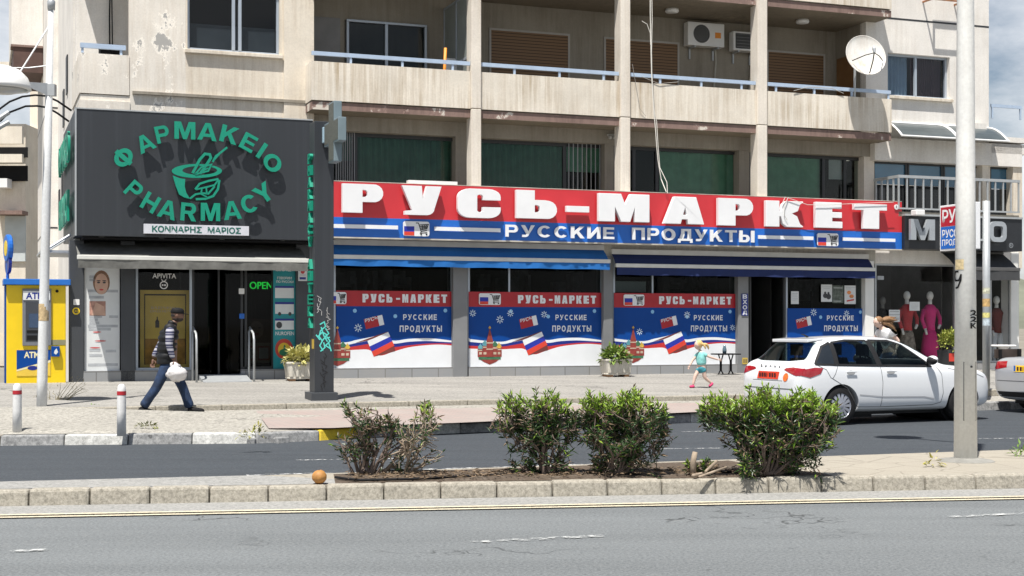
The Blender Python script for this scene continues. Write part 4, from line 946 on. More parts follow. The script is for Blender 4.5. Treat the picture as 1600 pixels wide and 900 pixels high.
# side arm awning by the ATM
b = B(); b.box(uC-.75, uC-.02, 1.2, 3.4, Z(100, 393, .7), Z(100, 393, .7)+.05); b.tube([(uC-.72, 1.2, Z(100, 393, .7)), (uC-.02, 1.2, Z(100, 380, .7)+.3)], .03, 6); b.tube([(uC-.72, 3.3, Z(100, 393, .7)), (uC-.02, 3.3, Z(100, 380, .7)+.3)], .03, 6)
tag(b.build('side_canopy', STEEL, None, 'F', (uC-.02, 1.2, Z(100, 393, .7))), 'small folded metal canopy on the side wall behind the yellow cash machine', 'canopy')
# ------------------------------------------------------------------ printed window films
def chapel(parent, x, z, s, v):
    """a cluster of onion-domed towers, s = height"""
    cols = {'brick': (.27, .045, .035), 'cream': (.50, .40, .30), 'green': (.05, .16, .08), 'teal': (.12, .35, .40), 'gold': (.62, .40, .06)}
    sh = {k: B() for k in cols}; k = 0
    def rect(c, x0, x1, z0, z1, o): sh[c].box(x+x0*s, x+x1*s, v-.001*o, v-.001*o+.0006, z+z0*s, z+z1*s)
    def onion(c, cx, z0, r, o): sh[c].plate([(x+(cx+r*a)*s, z+(z0+r*q)*s) for a, q in [(-.6, 0), (.6, 0), (1, .5), (.85, 1), (.4, 1.45), (0, 2.1), (-.4, 1.45), (-.85, 1), (-1, .5)]], v-.001*o, 0)
    sh['brick'].plate([(x-.30*s, z+.14*s), (x+.30*s, z+.14*s), (x+.16*s, z+.04*s), (x, z-.02*s), (x-.16*s, z+.05*s)], v-.001, 0)
    rect('green', -.30, .30, .11, .19, 2)
    for cx, w_, h_, dc, o in ((-.25, .075, .38, 'teal', 3), (.25, .075, .40, 'gold', 3), (-.13, .08, .46, 'teal', 4), (.14, .08, .44, 'green', 4)):
        rect('brick', cx-w_, cx+w_, .18, h_, o); rect('cream', cx-w_, cx+w_, h_-.05, h_-.02, o+1); rect('cream', cx-w_*.5, cx+w_*.5, .24, .30, o+1); onion(dc, cx, h_, w_*.95, o+2)
    rect('brick', -.085, .085, .18, .62, 7); rect('cream', -.09, .09, .36, .39, 8); rect('cream', -.09, .09, .52, .55, 8)
    sh['brick'].plate([(x-.075*s, z+.62*s), (x+.075*s, z+.62*s), (x, z+.92*s)], v-.008, 0); onion('gold', 0, .90, .035, 9)
    r = None
    for c, b in sh.items():
        b.build('church_print', mat('print_'+c, cols[c], .35, .25, 9), parent)
def flake(b, x, z, r, v):
    for i in range(4):
        a = math.pi*i/4; dx, dz = r*math.cos(a), r*math.sin(a); b.stroke([(x-dx, z-dz), (x-dx*.3, z-dz*.3)], r*.22, v-.0005*i); b.stroke([(x+dx*.3, z+dz*.3), (x+dx, z+dz)], r*.22, v-.0005*i)
def film(label, xa, xb, xr, red=True, church=None, cartpx=None, textpx=None, wave=True, shift=0, flakes=()):
    """xa..xb: glass edges; the picture is laid out from the right edge, in metres, off one 1200x900 layout"""
    v = VG+.036; a, c = U(xa, v)+.02, U(xb, v)-.02; ur = U(xr, v)
    zr1, zr0, zb0 = 2.435, 2.09, ZP+.02
    k = U(708, VG)-U(707, VG); q6 = k/6; zk = (2.09-.72)/575.0
    P = lambda x, y: (min(c, max(a, ur+(x-1135)*q6+shift)), 2.09-(y-178)*zk)
    t = thing('window_poster', label, 'window poster', (a, v, zb0), group='printed films on the grocery windows')
    b = B(); b.box(a, c, v, v+.003, zb0, zr0); b.build('blue_field', FBLUE, t)
    if red: b = B(); b.box(a, c, v-.001, v+.003, zr0+.001, zr1); b.build('red_band', FRED, t)
    def band(top, bot, m, o, name):
        def smooth(pts):
            out = []; n = len(pts)
            for i in range(n-1):
                p0, p1, p2, p3 = pts[max(0, i-1)], pts[i], pts[i+1], pts[min(n-1, i+2)]
                for s_ in range(5):
                    u_ = s_/5; out.append(tuple(.5*((2*p1[d])+(-p0[d]+p2[d])*u_+(2*p0[d]-5*p1[d]+4*p2[d]-p3[d])*u_*u_+(-p0[d]+3*p1[d]-3*p2[d]+p3[d])*u_**3) for d in (0, 1)))
            out.append(pts[-1]); return out
        T, Bo = smooth(top), smooth(bot); b = B(); n = len(T)
        vs = [(P(*p)[0], v-.002*o, P(*p)[1]) for p in T]+[(P(*p)[0], v-.002*o, P(*p)[1]) for p in Bo]
        b.add(vs, [(n+i, n+i+1, i+1, i) for i in range(n-1)]); b.build(name, m, t)
    if wave:
        xl = 105 if not church else -260
        L_ = lambda ys, xs=(-300, 105, 250, 360, 460, 580, 720, 880, 1010, 1140): [(x, y) for x, y in zip(xs, ys)]
        top = L_((470, 515, 492, 470, 455, 500, 484, 478, 487, 505)); w1 = L_((500, 538, 520, 500, 490, 528, 512, 505, 512, 520)); b1 = L_((545, 562, 548, 530, 530, 560, 545, 530, 527, 533)); r1 = L_((575, 588, 584, 585, 640, 605, 565, 545, 540, 550)); bot = L_((930,)*10)
        band(top, w1, FWHITE, 1, 'white_stripe'); band(w1, b1, FDARK, 1, 'navy_stripe'); band(b1, r1, mat('film_stripe_red', (.52, .03, .03), .3, .1), 1, 'red_stripe'); band(r1, bot, FWHITE, 1, 'white_ground')
        b = B(); b.plate([P(*p) for p in [(405, 650), (590, 550), (600, 600)]], v-.004, 0); b.plate([P(*p) for p in [(345, 500), (240, 520), (530, 415), (530, 430)]], v-.0035, 0); b.build('flag_fold', FBROWN, t)
        for i, m_ in enumerate((FWHITE, mat('flag_blue', (.015, .03, .36), .4, .05), FFLAGR)):
            f0, f1 = i/3, (i+1)/3; A_ = lambda f: (348+57*f, 505+145*f); B2 = lambda f: (535+56*f, 418+130*f)
            b = B(); b.plate([P(*A_(f0)), P(*A_(f1)), P(*B2(f1)), P(*B2(f0))], v-.006, 0); b.build('flag_band', m_, t)
    b = B(); b.plate([P(*p) for p in [(315, 300), (480, 257), (500, 350), (335, 393)]], v-.003, 0); b.build('small_card', FRED, t)
    b = B(); b.plate([P(*p) for p in [(436, 268), (480, 257), (500, 350), (456, 361)]], v-.004, 0); b.build('card_edge', FWHITE, t)
    b = B(); tb = B(); p0, p1 = P(326, 345), P(436, 302); tb.text('РУСЬ', 0, p1[0]-p0[0], 0, .085, v-.005, 0, .02)
    sl = (p1[1]-p0[1]-.055)/(p1[0]-p0[0])
    for p in tb.v: b.v.append(Vector((p0[0]+p.x, p.y, p0[1]+.03+p.z+p.x*.26)))
    b.f = tb.f; b.build('lettering', FWHITE, t)
    if xb-xa > 100:
        (x0, z1), (x1, z0) = P(672, 252), P(983, 305)
        b = B(); bold(b, 'РУССКИЕ', x0, x1, z0, z1, v-.003, 0, .3); b.build('lettering', FWHITE, t); b = B(); (x0, z1), (x1, z0) = P(640, 358), P(1030, 418); bold(b, 'ПРОДУКТЫ', x0, x1, z0, z1, v-.003, 0, .3); b.build('lettering', FWHITE, t)
    if red:
        b = B(); b.M = None; x0 = ur-2.12; x1 = ur-.1; n = 11; cw = (x1-x0)/n
        for i, ch in enumerate('РУСЬ-МАРКЕТ'):
            if ch == '-': big(b, ch, x0+cw*i+.04, x0+cw*(i+.72), 2.24, 2.28, v-.004, 0)
            else: big(b, ch, x0+cw*i, x0+cw*(i+.76), 2.175, 2.365, v-.004, 0)
        b.build('lettering', FWHITE, t)
    if cartpx: emblem(t, U(cartpx[0], v), U(cartpx[1], v), 2.135, 2.40, v-.024)
    b = B(); bl = B()
    for i, (x, y, r) in enumerate(flakes):
        p = P(x, y)
        if a+.06 < p[0] < c-.06: flake(b, p[0], p[1], r*q6*1.05, v-.003)
    if b.v: b.build('snowflakes', mat('flake_white', (.62, .75, .85), .3, .05), t)
    b = B()
    for x, y in ((235, 220), (600, 270), (1062, 215)):
        p = P(x, y)
        if a+.06 < p[0] < c-.06: b.plate(circ(p[0], p[1], .045, 14), v-.003, 0)
    if b.v: b.build('snow_dots', FSKY, t)
    if church: chapel(t, U(church, v), .78, .90, v-.005)
    return t
film('blue and white printed window film with its church cut off by the charcoal pillar', 524, 708, 708, church=527, cartpx=(513, 541), flakes=((90, 305, 34), (265, 380, 34)))
film('printed window film in the widest bay with a whole church at its edge', 731, 941, 940, church=765, cartpx=(748, 782), flakes=((130, 300, 34), (-130, 240, 30), (-300, 330, 32), (230, 240, 30), (560, 250, 30)))
film('printed window film with its church half hidden by the white flower trough', 958, 1151, 1151, church=989, cartpx=(974, 1006), flakes=((100, 420, 30), (-420, 250, 34), (600, 250, 32), (1090, 380, 28)))
film('plain blue window film without a red band beside the dark entrance', 1229, 1350, 1354, red=False, wave=False, flakes=((520, 220, 34), (-160, 300, 30), (900, 230, 30)))
def paper(name, label, x0, x1, y0, y1, v, m, marks=(), cat='poster', t=.004):
    a, c = U(x0, v), U(x1, v); zt, zb = Z(x0, y0, v), Z(x0, y1, v)
    r = thing(name, label, cat, (a, v, zb)); b = B(); b.box(a, c, v, v+t, zb, zt); b.build('sheet', m, r)
    for i, (nm, m2, f) in enumerate(marks):
        b = B(); f(b, a, c, zb, zt, v-.003); b.build(nm, m2, r)
    return r
INK = mat('print_ink', (.05, .05, .055), .6, .3, 8); PAPER = mat('paper_white', (.66, .68, .68), .7, .06); GREYINK = mat('pale_ink', (.42, .44, .46), .6, .2, 6)
def lines(fr):
    def f(b, a, c, z0, z1, v):
        for x0, x1, y in fr: b.box(a+(c-a)*x0, a+(c-a)*x1, v, v+.001, z0+(z1-z0)*y, z0+(z1-z0)*(y+.025))
    return f
def rects(*rs):
    def f(b, a, c, z0, z1, v):
        for i, (x0, x1, y0, y1) in enumerate(rs): b.box(a+(c-a)*x0, a+(c-a)*x1, v-.0006*i, v-.0006*i+.0005, z0+(z1-z0)*y0, z0+(z1-z0)*y1)
    return f
def ovals(*es_):
    def f(b, a, c, z0, z1, v):
        for i, (x, y, rx, ry) in enumerate(es_): b.plate(circ(a+(c-a)*x, z0+(z1-z0)*y, rx*(c-a), 20, ry*(z1-z0)), v-.0006*i, 0)
    return f
def polys(*ps):
    def f(b, a, c, z0, z1, v):
        for i, p in enumerate(ps): b.plate([(a+(c-a)*x, z0+(z1-z0)*y) for x, y in p], v-.0006*i, 0)
    return f
def words_(*ws):
    def f(b, a, c, z0, z1, v):
        for t, x0, x1, y0, y1 in ws: b.text(t, a+(c-a)*x0, a+(c-a)*x1, z0+(z1-z0)*y0, z0+(z1-z0)*y1, v-.001, 0, .015)
    return f
SKIN_P = mat('print_skin', (.56, .36, .27), .6, .12, 6); HAIR_P = mat('print_hair', (.22, .12, .07), .6, .2, 9); LIPS = mat('print_red', (.52, .05, .05), .6, .1)
PV = .27
paper('beauty_poster', 'tall white beauty poster with a woman’s face between dark pillars', 132, 187, 418, 582, PV+.1, PAPER, [
    ('hair', HAIR_P, ovals((.48, .86, .24, .115))), ('face', SKIN_P, lambda b, a, c, z0, z1, v: ovals((.48, .845, .19, .10))(b, a, c, z0, z1, v-.002)),
    ('features', INK, lambda b, a, c, z0, z1, v: ovals((.40, .858, .045, .008), (.56, .858, .045, .008), (.40, .875, .06, .005), (.56, .875, .06, .005))(b, a, c, z0, z1, v-.005)),
    ('mouth', LIPS, lambda b, a, c, z0, z1, v: ovals((.48, .79, .06, .008), (.35, .385, .12, .006), (.45, .30, .16, .006), (.30, .235, .15, .006))(b, a, c, z0, z1, v-.005)),
    ('photograph', mat('print_photo', (.40, .22, .17), .6, .4, 10), rects((.14, .60, .54, .68))), ('skin_patch', SKIN_P, lambda b, a, c, z0, z1, v: polys([(.2, .545), (.6, .545), (.55, .63), (.32, .67)])(b, a, c, z0, z1, v-.002)),
    ('print_lines', GREYINK, lines([(.14, .34, .90), (.14, .30, .87), (.12, .55, .705), (.14, .5, .52), (.14, .38, .49), (.14, .42, .46), (.7, .95, .52), (.12, .75, .40), (.14, .45, .20), (.6, .9, .19), (.14, .5, .15), (.1, .95, .765), (.1, .95, .43), (.1, .95, .06)]))])
paper('gold_poster', 'gold display poster with a brown frame behind the pharmacy glass', 219, 297, 453, 576, VG+.30, GOLD, [
    ('frame_line', mat('print_brown', (.055, .035, .015), .5, .1), rects((.08, .10, .05, .95), (.90, .92, .05, .95), (.08, .92, .93, .95))),
    ('lettering', mat('print_cream', (.75, .66, .42), .5, .05), words_(('ΒΑΣΙΛΙΚΗ', .22, .66, .76, .79), ('ΟΡΑΣΗ ΜΕΤΑΞΑ', .20, .70, .715, .745))),
    ('bottle', mat('print_black', (.03, .02, .015), .4, .1), polys([(.30, .52), (.38, .52), (.38, .60), (.35, .63), (.35, .66), (.33, .66), (.33, .63), (.30, .60)])),
    ('honey_glow', mat('print_amber', (.34, .17, .015), .5, .4, 7), rects((.10, .90, .05, .38)))])
b = B(); v_ = VG+.045; b.text('APIVITA', U(238.5, v_), U(275, v_), Z(255, 435, v_), Z(255, 427.5, v_), v_-.004, 0, .01)
u_, z_ = px2(256, 445.5, v_); b.plate(circ(u_, z_, .085, 20), v_-.004, 0, [circ(u_, z_, .065, 20)]); b.plate(circ(u_-.025, z_, .02, 10), v_-.004, 0); b.plate(circ(u_+.025, z_, .02, 10), v_-.004, 0); b.stroke([(u_-.05, z_+.12), (u_, z_+.07), (u_+.05, z_+.12)], .014, v_-.005)
tag(b.build('window_lettering', mat('vinyl_white', (.75, .75, .74), .5, .03), None, 'F', (u_, v_, z_)), 'white cosmetics name and bee mark stuck high on the pharmacy window', 'window lettering')
paper('teal_poster', 'tall teal advice panel with white cards and a round emblem', 427, 462, 418, 577, PV+.12, TEAL, [
    ('lettering', mat('vinyl_white', (.75, .75, .74), .5, .03), words_(('RAPID TEST', .12, .88, .965, .985), ('ГОВОРИМ', .18, .82, .885, .91), ('ПО-РУССКИ', .14, .9, .85, .873), ('NUROFEN', .10, .92, .335, .37))),
    ('white_card', PAPER, rects((.08, .92, .70, .81), (.08, .92, .545, .65), (.08, .92, .39, .485))), ('card_header', FDARK, lambda b, a, c, z0, z1, v: rects((.08, .92, .80, .82), (.08, .92, .64, .662), (.08, .92, .478, .498))(b, a, c, z0, z1, v-.003)),
    ('dark_dots', INK, lambda b, a, c, z0, z1, v: (ovals((.28, .545, .07, .018), (.74, .545, .07, .018), (.26, .435, .13, .033))(b, a, c, z0, z1, v-.005))),
    ('round_emblem', mat('emblem_red', (.50, .05, .03), .5, .1), ovals((.48, .20, .40, .10))), ('emblem_yellow', mat('emblem_gold', (.72, .48, .03), .5, .1), lambda b, a, c, z0, z1, v: ovals((.48, .195, .27, .066))(b, a, c, z0, z1, v-.003)),
    ('emblem_figure', mat('emblem_green', (.02, .16, .07), .5, .1), lambda b, a, c, z0, z1, v: ovals((.48, .165, .22, .035), (.50, .205, .05, .035))(b, a, c, z0, z1, v-.005))])
paper('portrait_poster', 'poster of a smiling woman above a red product box beside the pharmacy door', 378, 425, 498, 569, VG+.3, mat('print_dark_red', (.20, .04, .03), .5, .3, 3), [
    ('hair', HAIR_P, rects((.02, .98, .52, .98))), ('face', SKIN_P, lambda b, a, c, z0, z1, v: ovals((.48, .76, .24, .19))(b, a, c, z0, z1, v-.002)),
    ('features', INK, lambda b, a, c, z0, z1, v: ovals((.38, .80, .05, .014), (.58, .80, .05, .014))(b, a, c, z0, z1, v-.004)), ('mouth', LIPS, lambda b, a, c, z0, z1, v: ovals((.48, .665, .09, .02))(b, a, c, z0, z1, v-.004)),
    ('pale_box', mat('print_beige', (.50, .42, .32), .5, .1), rects((.02, .98, .02, .47))), ('product', PAPER, lambda b, a, c, z0, z1, v: rects((.12, .42, .12, .36), (.56, .88, .12, .36))(b, a, c, z0, z1, v-.003)), ('red_box', LIPS, lambda b, a, c, z0, z1, v: rects((.08, .48, .08, .40), (.52, .92, .08, .40))(b, a, c, z0, z1, v-.0015))])
NEON = mat('neon_green', (.03, .95, .10), .4, 0, emit=1.6)
b = B(); v_ = VG+.2; b.text('OPEN', U(390.5, v_), U(426, v_), Z(408, 451.5, v_), Z(408, 440.5, v_), v_, .03, .006); tag(b.build('open_sign', NEON, None, 'F', (U(390, v_), v_, Z(408, 451, v_))), 'glowing green OPEN sign inside the pharmacy window', 'neon sign')
def sticker(label, px, py, r, v, m, sq=False, inner=None):
    u, z = px2(px, py, v); b = B(); b.plate(rrect(u-r, u+r, z-r, z+r, r*.2) if sq else circ(u, z, r, 18), v, .003)
    o = b.build('sticker', m, None, 'F', (u, v, z), label=label, cat='sticker')
    if inner: b = B(); b.plate(circ(u, z, r*.62, 14), v-.002, 0, [circ(u, z, r*.4, 12)]); b.box(u-r*.12, u+r*.12, v-.003, v-.0025, z-r*.5, z+r*.5); b.build('mark', inner, o)
sticker('white square sticker on the dark corner pillar', 119.5, 472, .06, .29, WHITE, True); sticker('round yellow sticker on the dark corner pillar', 119, 486, .075, .29, YELLOW, False, INK)
sticker('small white card stuck on the pharmacy door', 377.5, 455, .06, VG+.04, WHITE, True); sticker('tiny blue and white sticker low on the pharmacy door', 378, 494, .055, VG+.04, SBLUE, True)
paper('notice', 'white card with a red stamp on the dark pillar beside the teal panel', 466, 480, 419, 439, .28, PAPER, [('stamp', LIPS, ovals((.5, .72, .22, .16))), ('bar', FDARK, rects((.15, .85, .12, .3))), ('print_lines', GREYINK, lines([(.2, .8, .42), (.2, .8, .5)]))], 'notice')
paper('notice', 'single white notice stuck beside the grocery entrance', 1236, 1248, 455, 475, VG+.03, PAPER, [('print_lines', GREYINK, lines([(.15, .85, .8), (.15, .7, .68), (.15, .8, .55), (.15, .85, .4), (.15, .6, .28)]))], 'notice')
paper('event_poster', 'pale poster with two dark figures above the plain blue film', 1283, 1300, 444.5, 471.5, VG+.03, PAPER, [('figures', INK, ovals((.38, .35, .22, .14), (.68, .3, .22, .16), (.36, .52, .1, .07), (.66, .5, .1, .07))), ('title', GREYINK, lines([(.1, .9, .85), (.2, .8, .75)]))])
paper('event_poster', 'dark photograph poster in the middle of three above the plain blue film', 1300.5, 1318, 446, 473.5, VG+.03, mat('print_night', (.10, .12, .10), .6, .6, 14), [('title', PAPER, lines([(.1, .9, .85), (.1, .8, .1)]))])
paper('event_poster', 'white poster with red and yellow drawings nearest the white post', 1319.5, 1337, 446, 475, VG+.03, PAPER, [('drawing', mat('print_orange', (.7, .25, .08), .6, .3, 9), ovals((.4, .62, .18, .1), (.62, .42, .2, .1))), ('title', LIPS, polys([(.2, .12), (.85, .2), (.85, .28), (.2, .2)])), ('print_lines', GREYINK, lines([(.1, .9, .88), (.15, .6, .8)]))])
# ВХОД
v_ = .29; a, c = U(1158.5, v_), U(1168.5, v_); z1, z0 = Z(1163, 459, v_), Z(1163, 493, v_)
EN = thing('entrance_sign', 'narrow navy sign with stacked white letters on the grey column', 'sign', (a, v_, z0)); b = B(); b.box(a, c, v_-.01, v_, z0, z1); b.build('plate', FDARK, EN)
b = B()
for i, ch in enumerate('ВХОД'): hh = (z1-z0)/4; b.text(ch, a+.035, c-.035, z1-hh*(i+.86), z1-hh*(i+.14), v_-.012, 0, .04)
b.build('lettering', FWHITE, EN)
paper('notice', 'small yellow and black notice low on the grey entrance column', 1160, 1168, 559, 569, .29, GOLD, [('mark', INK, rects((.2, .4, .2, .8), (.6, .8, .2, .8)))], 'notice')
# ------------------------------------------------------------------ things on the facade
def ac_unit(label, xa, xb, ya, yb, fan=True):
    v1 = VB-.01; v0 = v1-.30; a, c = U(xa, v0), U(xb, v0); z1, z0 = Z(xa, ya, v0), Z(xa, yb, v0)
    t = thing('ac_unit', label, 'air conditioner', (a, v1, z0), group='air conditioners on the balcony wall')
    b = B(); b.box(a, c, v0, v1-.05, z0+.05, z1); b.build('casing', WHITE, t, bev=.02)
    cx, cz = a+(c-a)*.37, (z0+z1)/2+.03; r = (z1-z0)*.36
    b = B()
    if fan: b.plate(circ(cx, cz, r, 26), v0-.006, .004)
    else: b.plate(rrect(a+.06, a+.06+(c-a)*.58, z0+.1, z1-.05, .02), v0-.006, .004)
    g = b.build('fan_recess', mat('fan_dark', (.06, .062, .065), .6, .1), t)
    b = B()
    for i in range(5):
        if fan: q = r*(i+1)/5.2; b.plate(circ(cx, cz, q, 24), v0-.012-.0005*i, .002, [circ(cx, cz, q-.008, 24)])
        else: zz = z0+.14+(z1-z0-.22)*i/4; b.box(a+.08, a+.04+(c-a)*.58, v0-.012, v0-.01, zz, zz+.01)
    b.build('guard', mat('guard_grey', (.22, .22, .22), .5, .1), g)
    b = B(); b.box(c-(c-a)*.26, c-(c-a)*.10, v0-.004, v0-.001, z0+(z1-z0)*.42, z0+(z1-z0)*.64); b.build('sticker', ORANGE, t)
    for k in (.16, .8): b = B(); x = a+(c-a)*k; b.box(x, x+.04, v0-.02, v1, z0, z0+.045).box(x, x+.04, v1-.04, v1, z0-.25, z0); b.build('bracket', STEEL, t)
    b = B(); x = c-.12; b.tube([(x, v1-.03, z0+.1), (x+.02, v1-.03, z0-.3), (x-.03, v1-.03, z0-.9), (x, v1-.02, zFL+.02)], .022, 6); b.build('pipe', mat('pipe_white', (.5, .48, .42), .7, .15), t)
ac_unit('bigger white air conditioner with a round fan on the balcony wall', 1075, 1132, 33, 73); ac_unit('smaller white air conditioner with a square grille on the balcony wall', 1146, 1187, 48, 81, False)
# satellite dish on the rail
dv = -.45; du, dz_ = px2(1353, 86, dv)
SD = thing('satellite_dish', 'white satellite dish clamped to the balcony rail', 'satellite dish', (du, dv, dz_))
def dish_m(): return Matrix.Translation((du, dv, dz_)) @ Matrix.Rotation(R(-8), 4, 'Z') @ Matrix.Rotation(R(-16), 4, 'X')
b = B(); b.M = dish_m(); n = 7; rd = .52
pr = [(rd*i/n+.001, .10*(1-(i/n)**2)) for i in range(n+1)]
b.lathe(pr+[(rd+.012, -.01), (rd+.012, .012)]+[(r, h+.02) for r, h in pr[::-1]], (0, 0, 0), 36, 'y', cap=False); b.build('reflector', plaster('dish_white', (.74, .73, .69), (.40, .25, .12), .5, sv=1, rough=.5), SD, smooth=True)
b = B(); b.M = dish_m(); b.tube([(-.40, -.02, -.18), (-.18, -.30, -.16), (0, -.42, -.15), (.18, -.30, -.16), (.42, -.02, -.14)], .012, 6); b.tube([(.02, -.02, -.50), (.01, -.28, -.30), (0, -.43, -.12)], .016, 6); b.build('feed_arm', BLACK, SD)
b = B(); b.M = dish_m(); b.lathe([(.03, -.1), (.045, 0), (.03, .06)], (0, -.43, -.05), 12, 'z'); b.build('feed_horn', STEEL, SD)
b = B(); b.tube([(du, dv+.12, dz_), (du, .02, dz_-.1), (du, .05, zPT-.3)], .03, 8); b.build('mount', STEEL, SD)
for i, (px, py, lab) in enumerate(((1050, 14, 'round white ceiling lamp nearer the big air conditioner'), (1254, 31, 'round white ceiling lamp above the last brown shutter'))):
    zc = zSB+FL; Yc = (zc-CAM_H)*FPX/(508-py); X = (px-800)/FPX*Yc; uu = X*CT+(Yc-Y0)*ST; vv = -X*ST+(Yc-Y0)*CT
    b = B(); b.lathe([(.15, -.09), (.17, -.06), (.16, -.001)], (uu, vv, zc), 20); tag(b.build('ceiling_lamp', WHITE, None, 'F', (uu, vv, zc), smooth=True), lab, 'lamp', 'lamps under the upper balcony')
WIRE = mat('cable_white', (.70, .68, .62), .6, .1)
q = lambda x, y, v=-.10: (U(x, v), v, Z(x, y, v))
b = B(); b.tube([q(1016, -40), q(1016, 20), q(1017, 70), q(1018, 113), q(1020, 150), q(1022, 178), q(1024, 200), q(1026, 228), q(1028, 250), q(1033, 280), q(1041, 300, -.25)], .011, 6); b.tube([q(1018, -40), q(1019, 30), q(1018, 80), q(1018.5, 113), q(1021.5, 170), q(1026, 190), q(1028, 225), q(1031, 262), q(1042, 285, -.22), q(1043, 302, -.25)], .009, 6)
b.tube([q(1003, 33), q(1011, 38), q(1016, 52), q(1016.5, 70)], .008, 6)
tag(b.build('hanging_cable', WIRE, None, 'F', q(1016, 0)), 'twisted white cables hanging in front of the balconies down to the fascia', 'cable')
b = B(); b.tube([q(988, 100, -.03), q(1000, 170, -.04), (U(1009, -.02), -.02, zPB+.05)], .005, 5); b.tube([q(1003, 120, -.02), q(1030, 131, -.02), q(1060, 128, -.02)], .006, 5); b.tube([q(1240, 142, -.03), q(1262, 136, -.03), q(1300, 138, -.03), q(1318, 146, -.03)], .008, 5)
tag(b.build('stray_cable', mat('cable_grey', (.35, .33, .3), .7, .1), None, 'F', q(988, 100)), 'thin stray cables drooping from the pale blue balcony rails', 'cable')
b = B(); u_, z_ = px2(960, 215, .75)
for i in range(3): b.blob((u_-.12+.12*i, .72, z_), (.05, .06, .05), 8, 6)
b.box(u_-.18, u_+.18, .74, .79, z_+.03, z_+.08); tag(b.build('spotlight_cluster', mat('lamp_grey', (.45, .45, .43), .5, .1), None, 'F', (u_, .78, z_)), 'cluster of small pale spotlights under the balcony near a pier', 'spotlight')
b = B(); v_ = -.42; a, c = U(1441, VW), U(1492, VW); zz = Z(1440, 3, VW)
b.box(a, c, VW-.42, VW-.38, zz-.02, zz+.02).box(a, a+.04, VW-.38, VW, zz-.02, zz+.02).box(c-.04, c, VW-.38, VW, zz-.02, zz+.02); b.box(a, c, VW-.43, VW-.37, zz+.7, zz+.74).box(a, a+.04, VW-.42, VW-.38, zz+.021, zz+.699).box(c-.04, c, VW-.42, VW-.38, zz+.021, zz+.699)
tag(b.build('wall_bracket', mat('rusty_iron', (.30, .13, .06), .8, .4, 8), None, 'F', (a, VW, zz)), 'rusty iron wall bracket high above the curtained window', 'bracket')
# ------------------------------------------------------------------ cash machine
av = .15; a, c = U(10, av), U(103, av); az0, az1 = .44, Z(10, 445, av); ah = az1-az0
AT = thing('cash_machine', 'yellow cash machine kiosk with a flat blue roof beside the pharmacy', 'cash machine', ((a+c)/2, av+.4, az0))
b = B(); b.box(a, c, av, av+.95, az0, az1); b.build('kiosk', YELLOW, AT, bev=.012)
b = B(); b.box(U(5, av), U(110, av), av-.12, av+1.0, az1+.001, az1+.12); b.build('roof', mat('roof_blue', (.015, .14, .50), .4, .08), AT, bev=.01)
b = B(); b.box(a-.03, a-.001, av+.02, av+.9, az0, az1-.01); b.build('side_panel', FBLUE, AT)
P_ = lambda px, py, v=av: (U(px, v), Z(px, py, v))
(x0, z1), (x1, z0) = P_(35, 451), P_(80, 540)
b = B(); b.box(x0, x1, av-.05, av-.002, z0, z1); fr_ = b.build('fascia_panel', mat('atm_grey', (.17, .18, .20), .45, .08), AT, bev=.01)
(x0, z1), (x1, z0) = P_(40, 472), P_(75, 533); b = B(); b.box(x0, x1, av-.056, av-.051, z0, z1); b.build('recess', mat('atm_dark', (.05, .055, .065), .4, .1), fr_)
(x0, z1), (x1, z0) = P_(45, 490), P_(60, 512); b = B(); b.box(x0, x1, av-.062, av-.057, z0, z1); b.build('screen', mat('atm_screen', (.04, .07, .13), .15, .1), fr_)
b = B()
for xx, ya, yb in (((42, 60), 516, 520), ((63, 73), 500, 504), ((42, 58), 524, 531)): (p0, q1), (p1, q0) = P_(xx[0], ya), P_(xx[1], yb); b.box(p0, p1, av-.064, av-.057, q0, q1)
b.build('slots', BLACK, fr_)
(x0, z1), (x1, z0) = P_(36, 454.5), P_(78, 469); b = B(); b.box(x0, x1, av-.066, av-.051, z0, z1); hd = b.build('header', PAPER, AT)
(x0, z1), (x1, z0) = P_(41, 457.5), P_(68, 467); b = B(); b.text('ATM', x0, x1, z0, z1, av-.068, 0, .03); b.build('lettering', FDARK, hd)
(x0, z1), (x1, z0) = P_(26, 547), P_(79, 587)
b = B(); b.box(x0, x1, av-.012, av-.002, z0, z1); sp_ = b.build('sticker', mat('atm_sand', (.72, .50, .06), .5, .1), AT)
b = B(); b.plate([(x0, z1), (x1, z1), (x1, z0+(z1-z0)*.62), (x0, z0+(z1-z0)*.25)], av-.014, 0); b.build('blue_field', FBLUE, sp_)
b = B(); b.plate([(x0, z0+(z1-z0)*.24), (x1, z0+(z1-z0)*.61), (x1, z0+(z1-z0)*.52), (x0, z0+(z1-z0)*.18)], av-.014, 0); b.text('ATM', *[P_(38, 0)[0], P_(61, 0)[0]], P_(38, 559)[1], P_(38, 550)[1], av-.017, 0, .03); b.build('lettering', mat('atm_cream', (.75, .68, .42), .5, .05), sp_)
u_, z_ = P_(51, 575); b = B(); b.plate(circ(u_, z_, .10, 16, .045), av-.015, 0); b.build('card_mark', FDARK, sp_)
(x0, z1), (x1, z0) = P_(80, 541), P_(93, 557); b = B(); b.box(x0, x1, av-.09, av-.002, z0, z1); bx_ = b.build('side_box', FBLUE, AT, bev=.006)
b = B(); b.plate([(x0+.05, z0+.07), (x0+.09, z0+.04), (x0+.13, z0+.09), (x0+.10, z0+.17), (x0+.06, z0+.12)], av-.092, 0); b.build('mark', PAPER, bx_)
(x0, z1), (x1, z0) = P_(80, 531), P_(102.5, 539); b = B(); b.box(x0, x1, av-.006, av-.001, z0, z1); b.build('grey_band', mat('atm_band', (.25, .24, .14), .6, .1), AT)
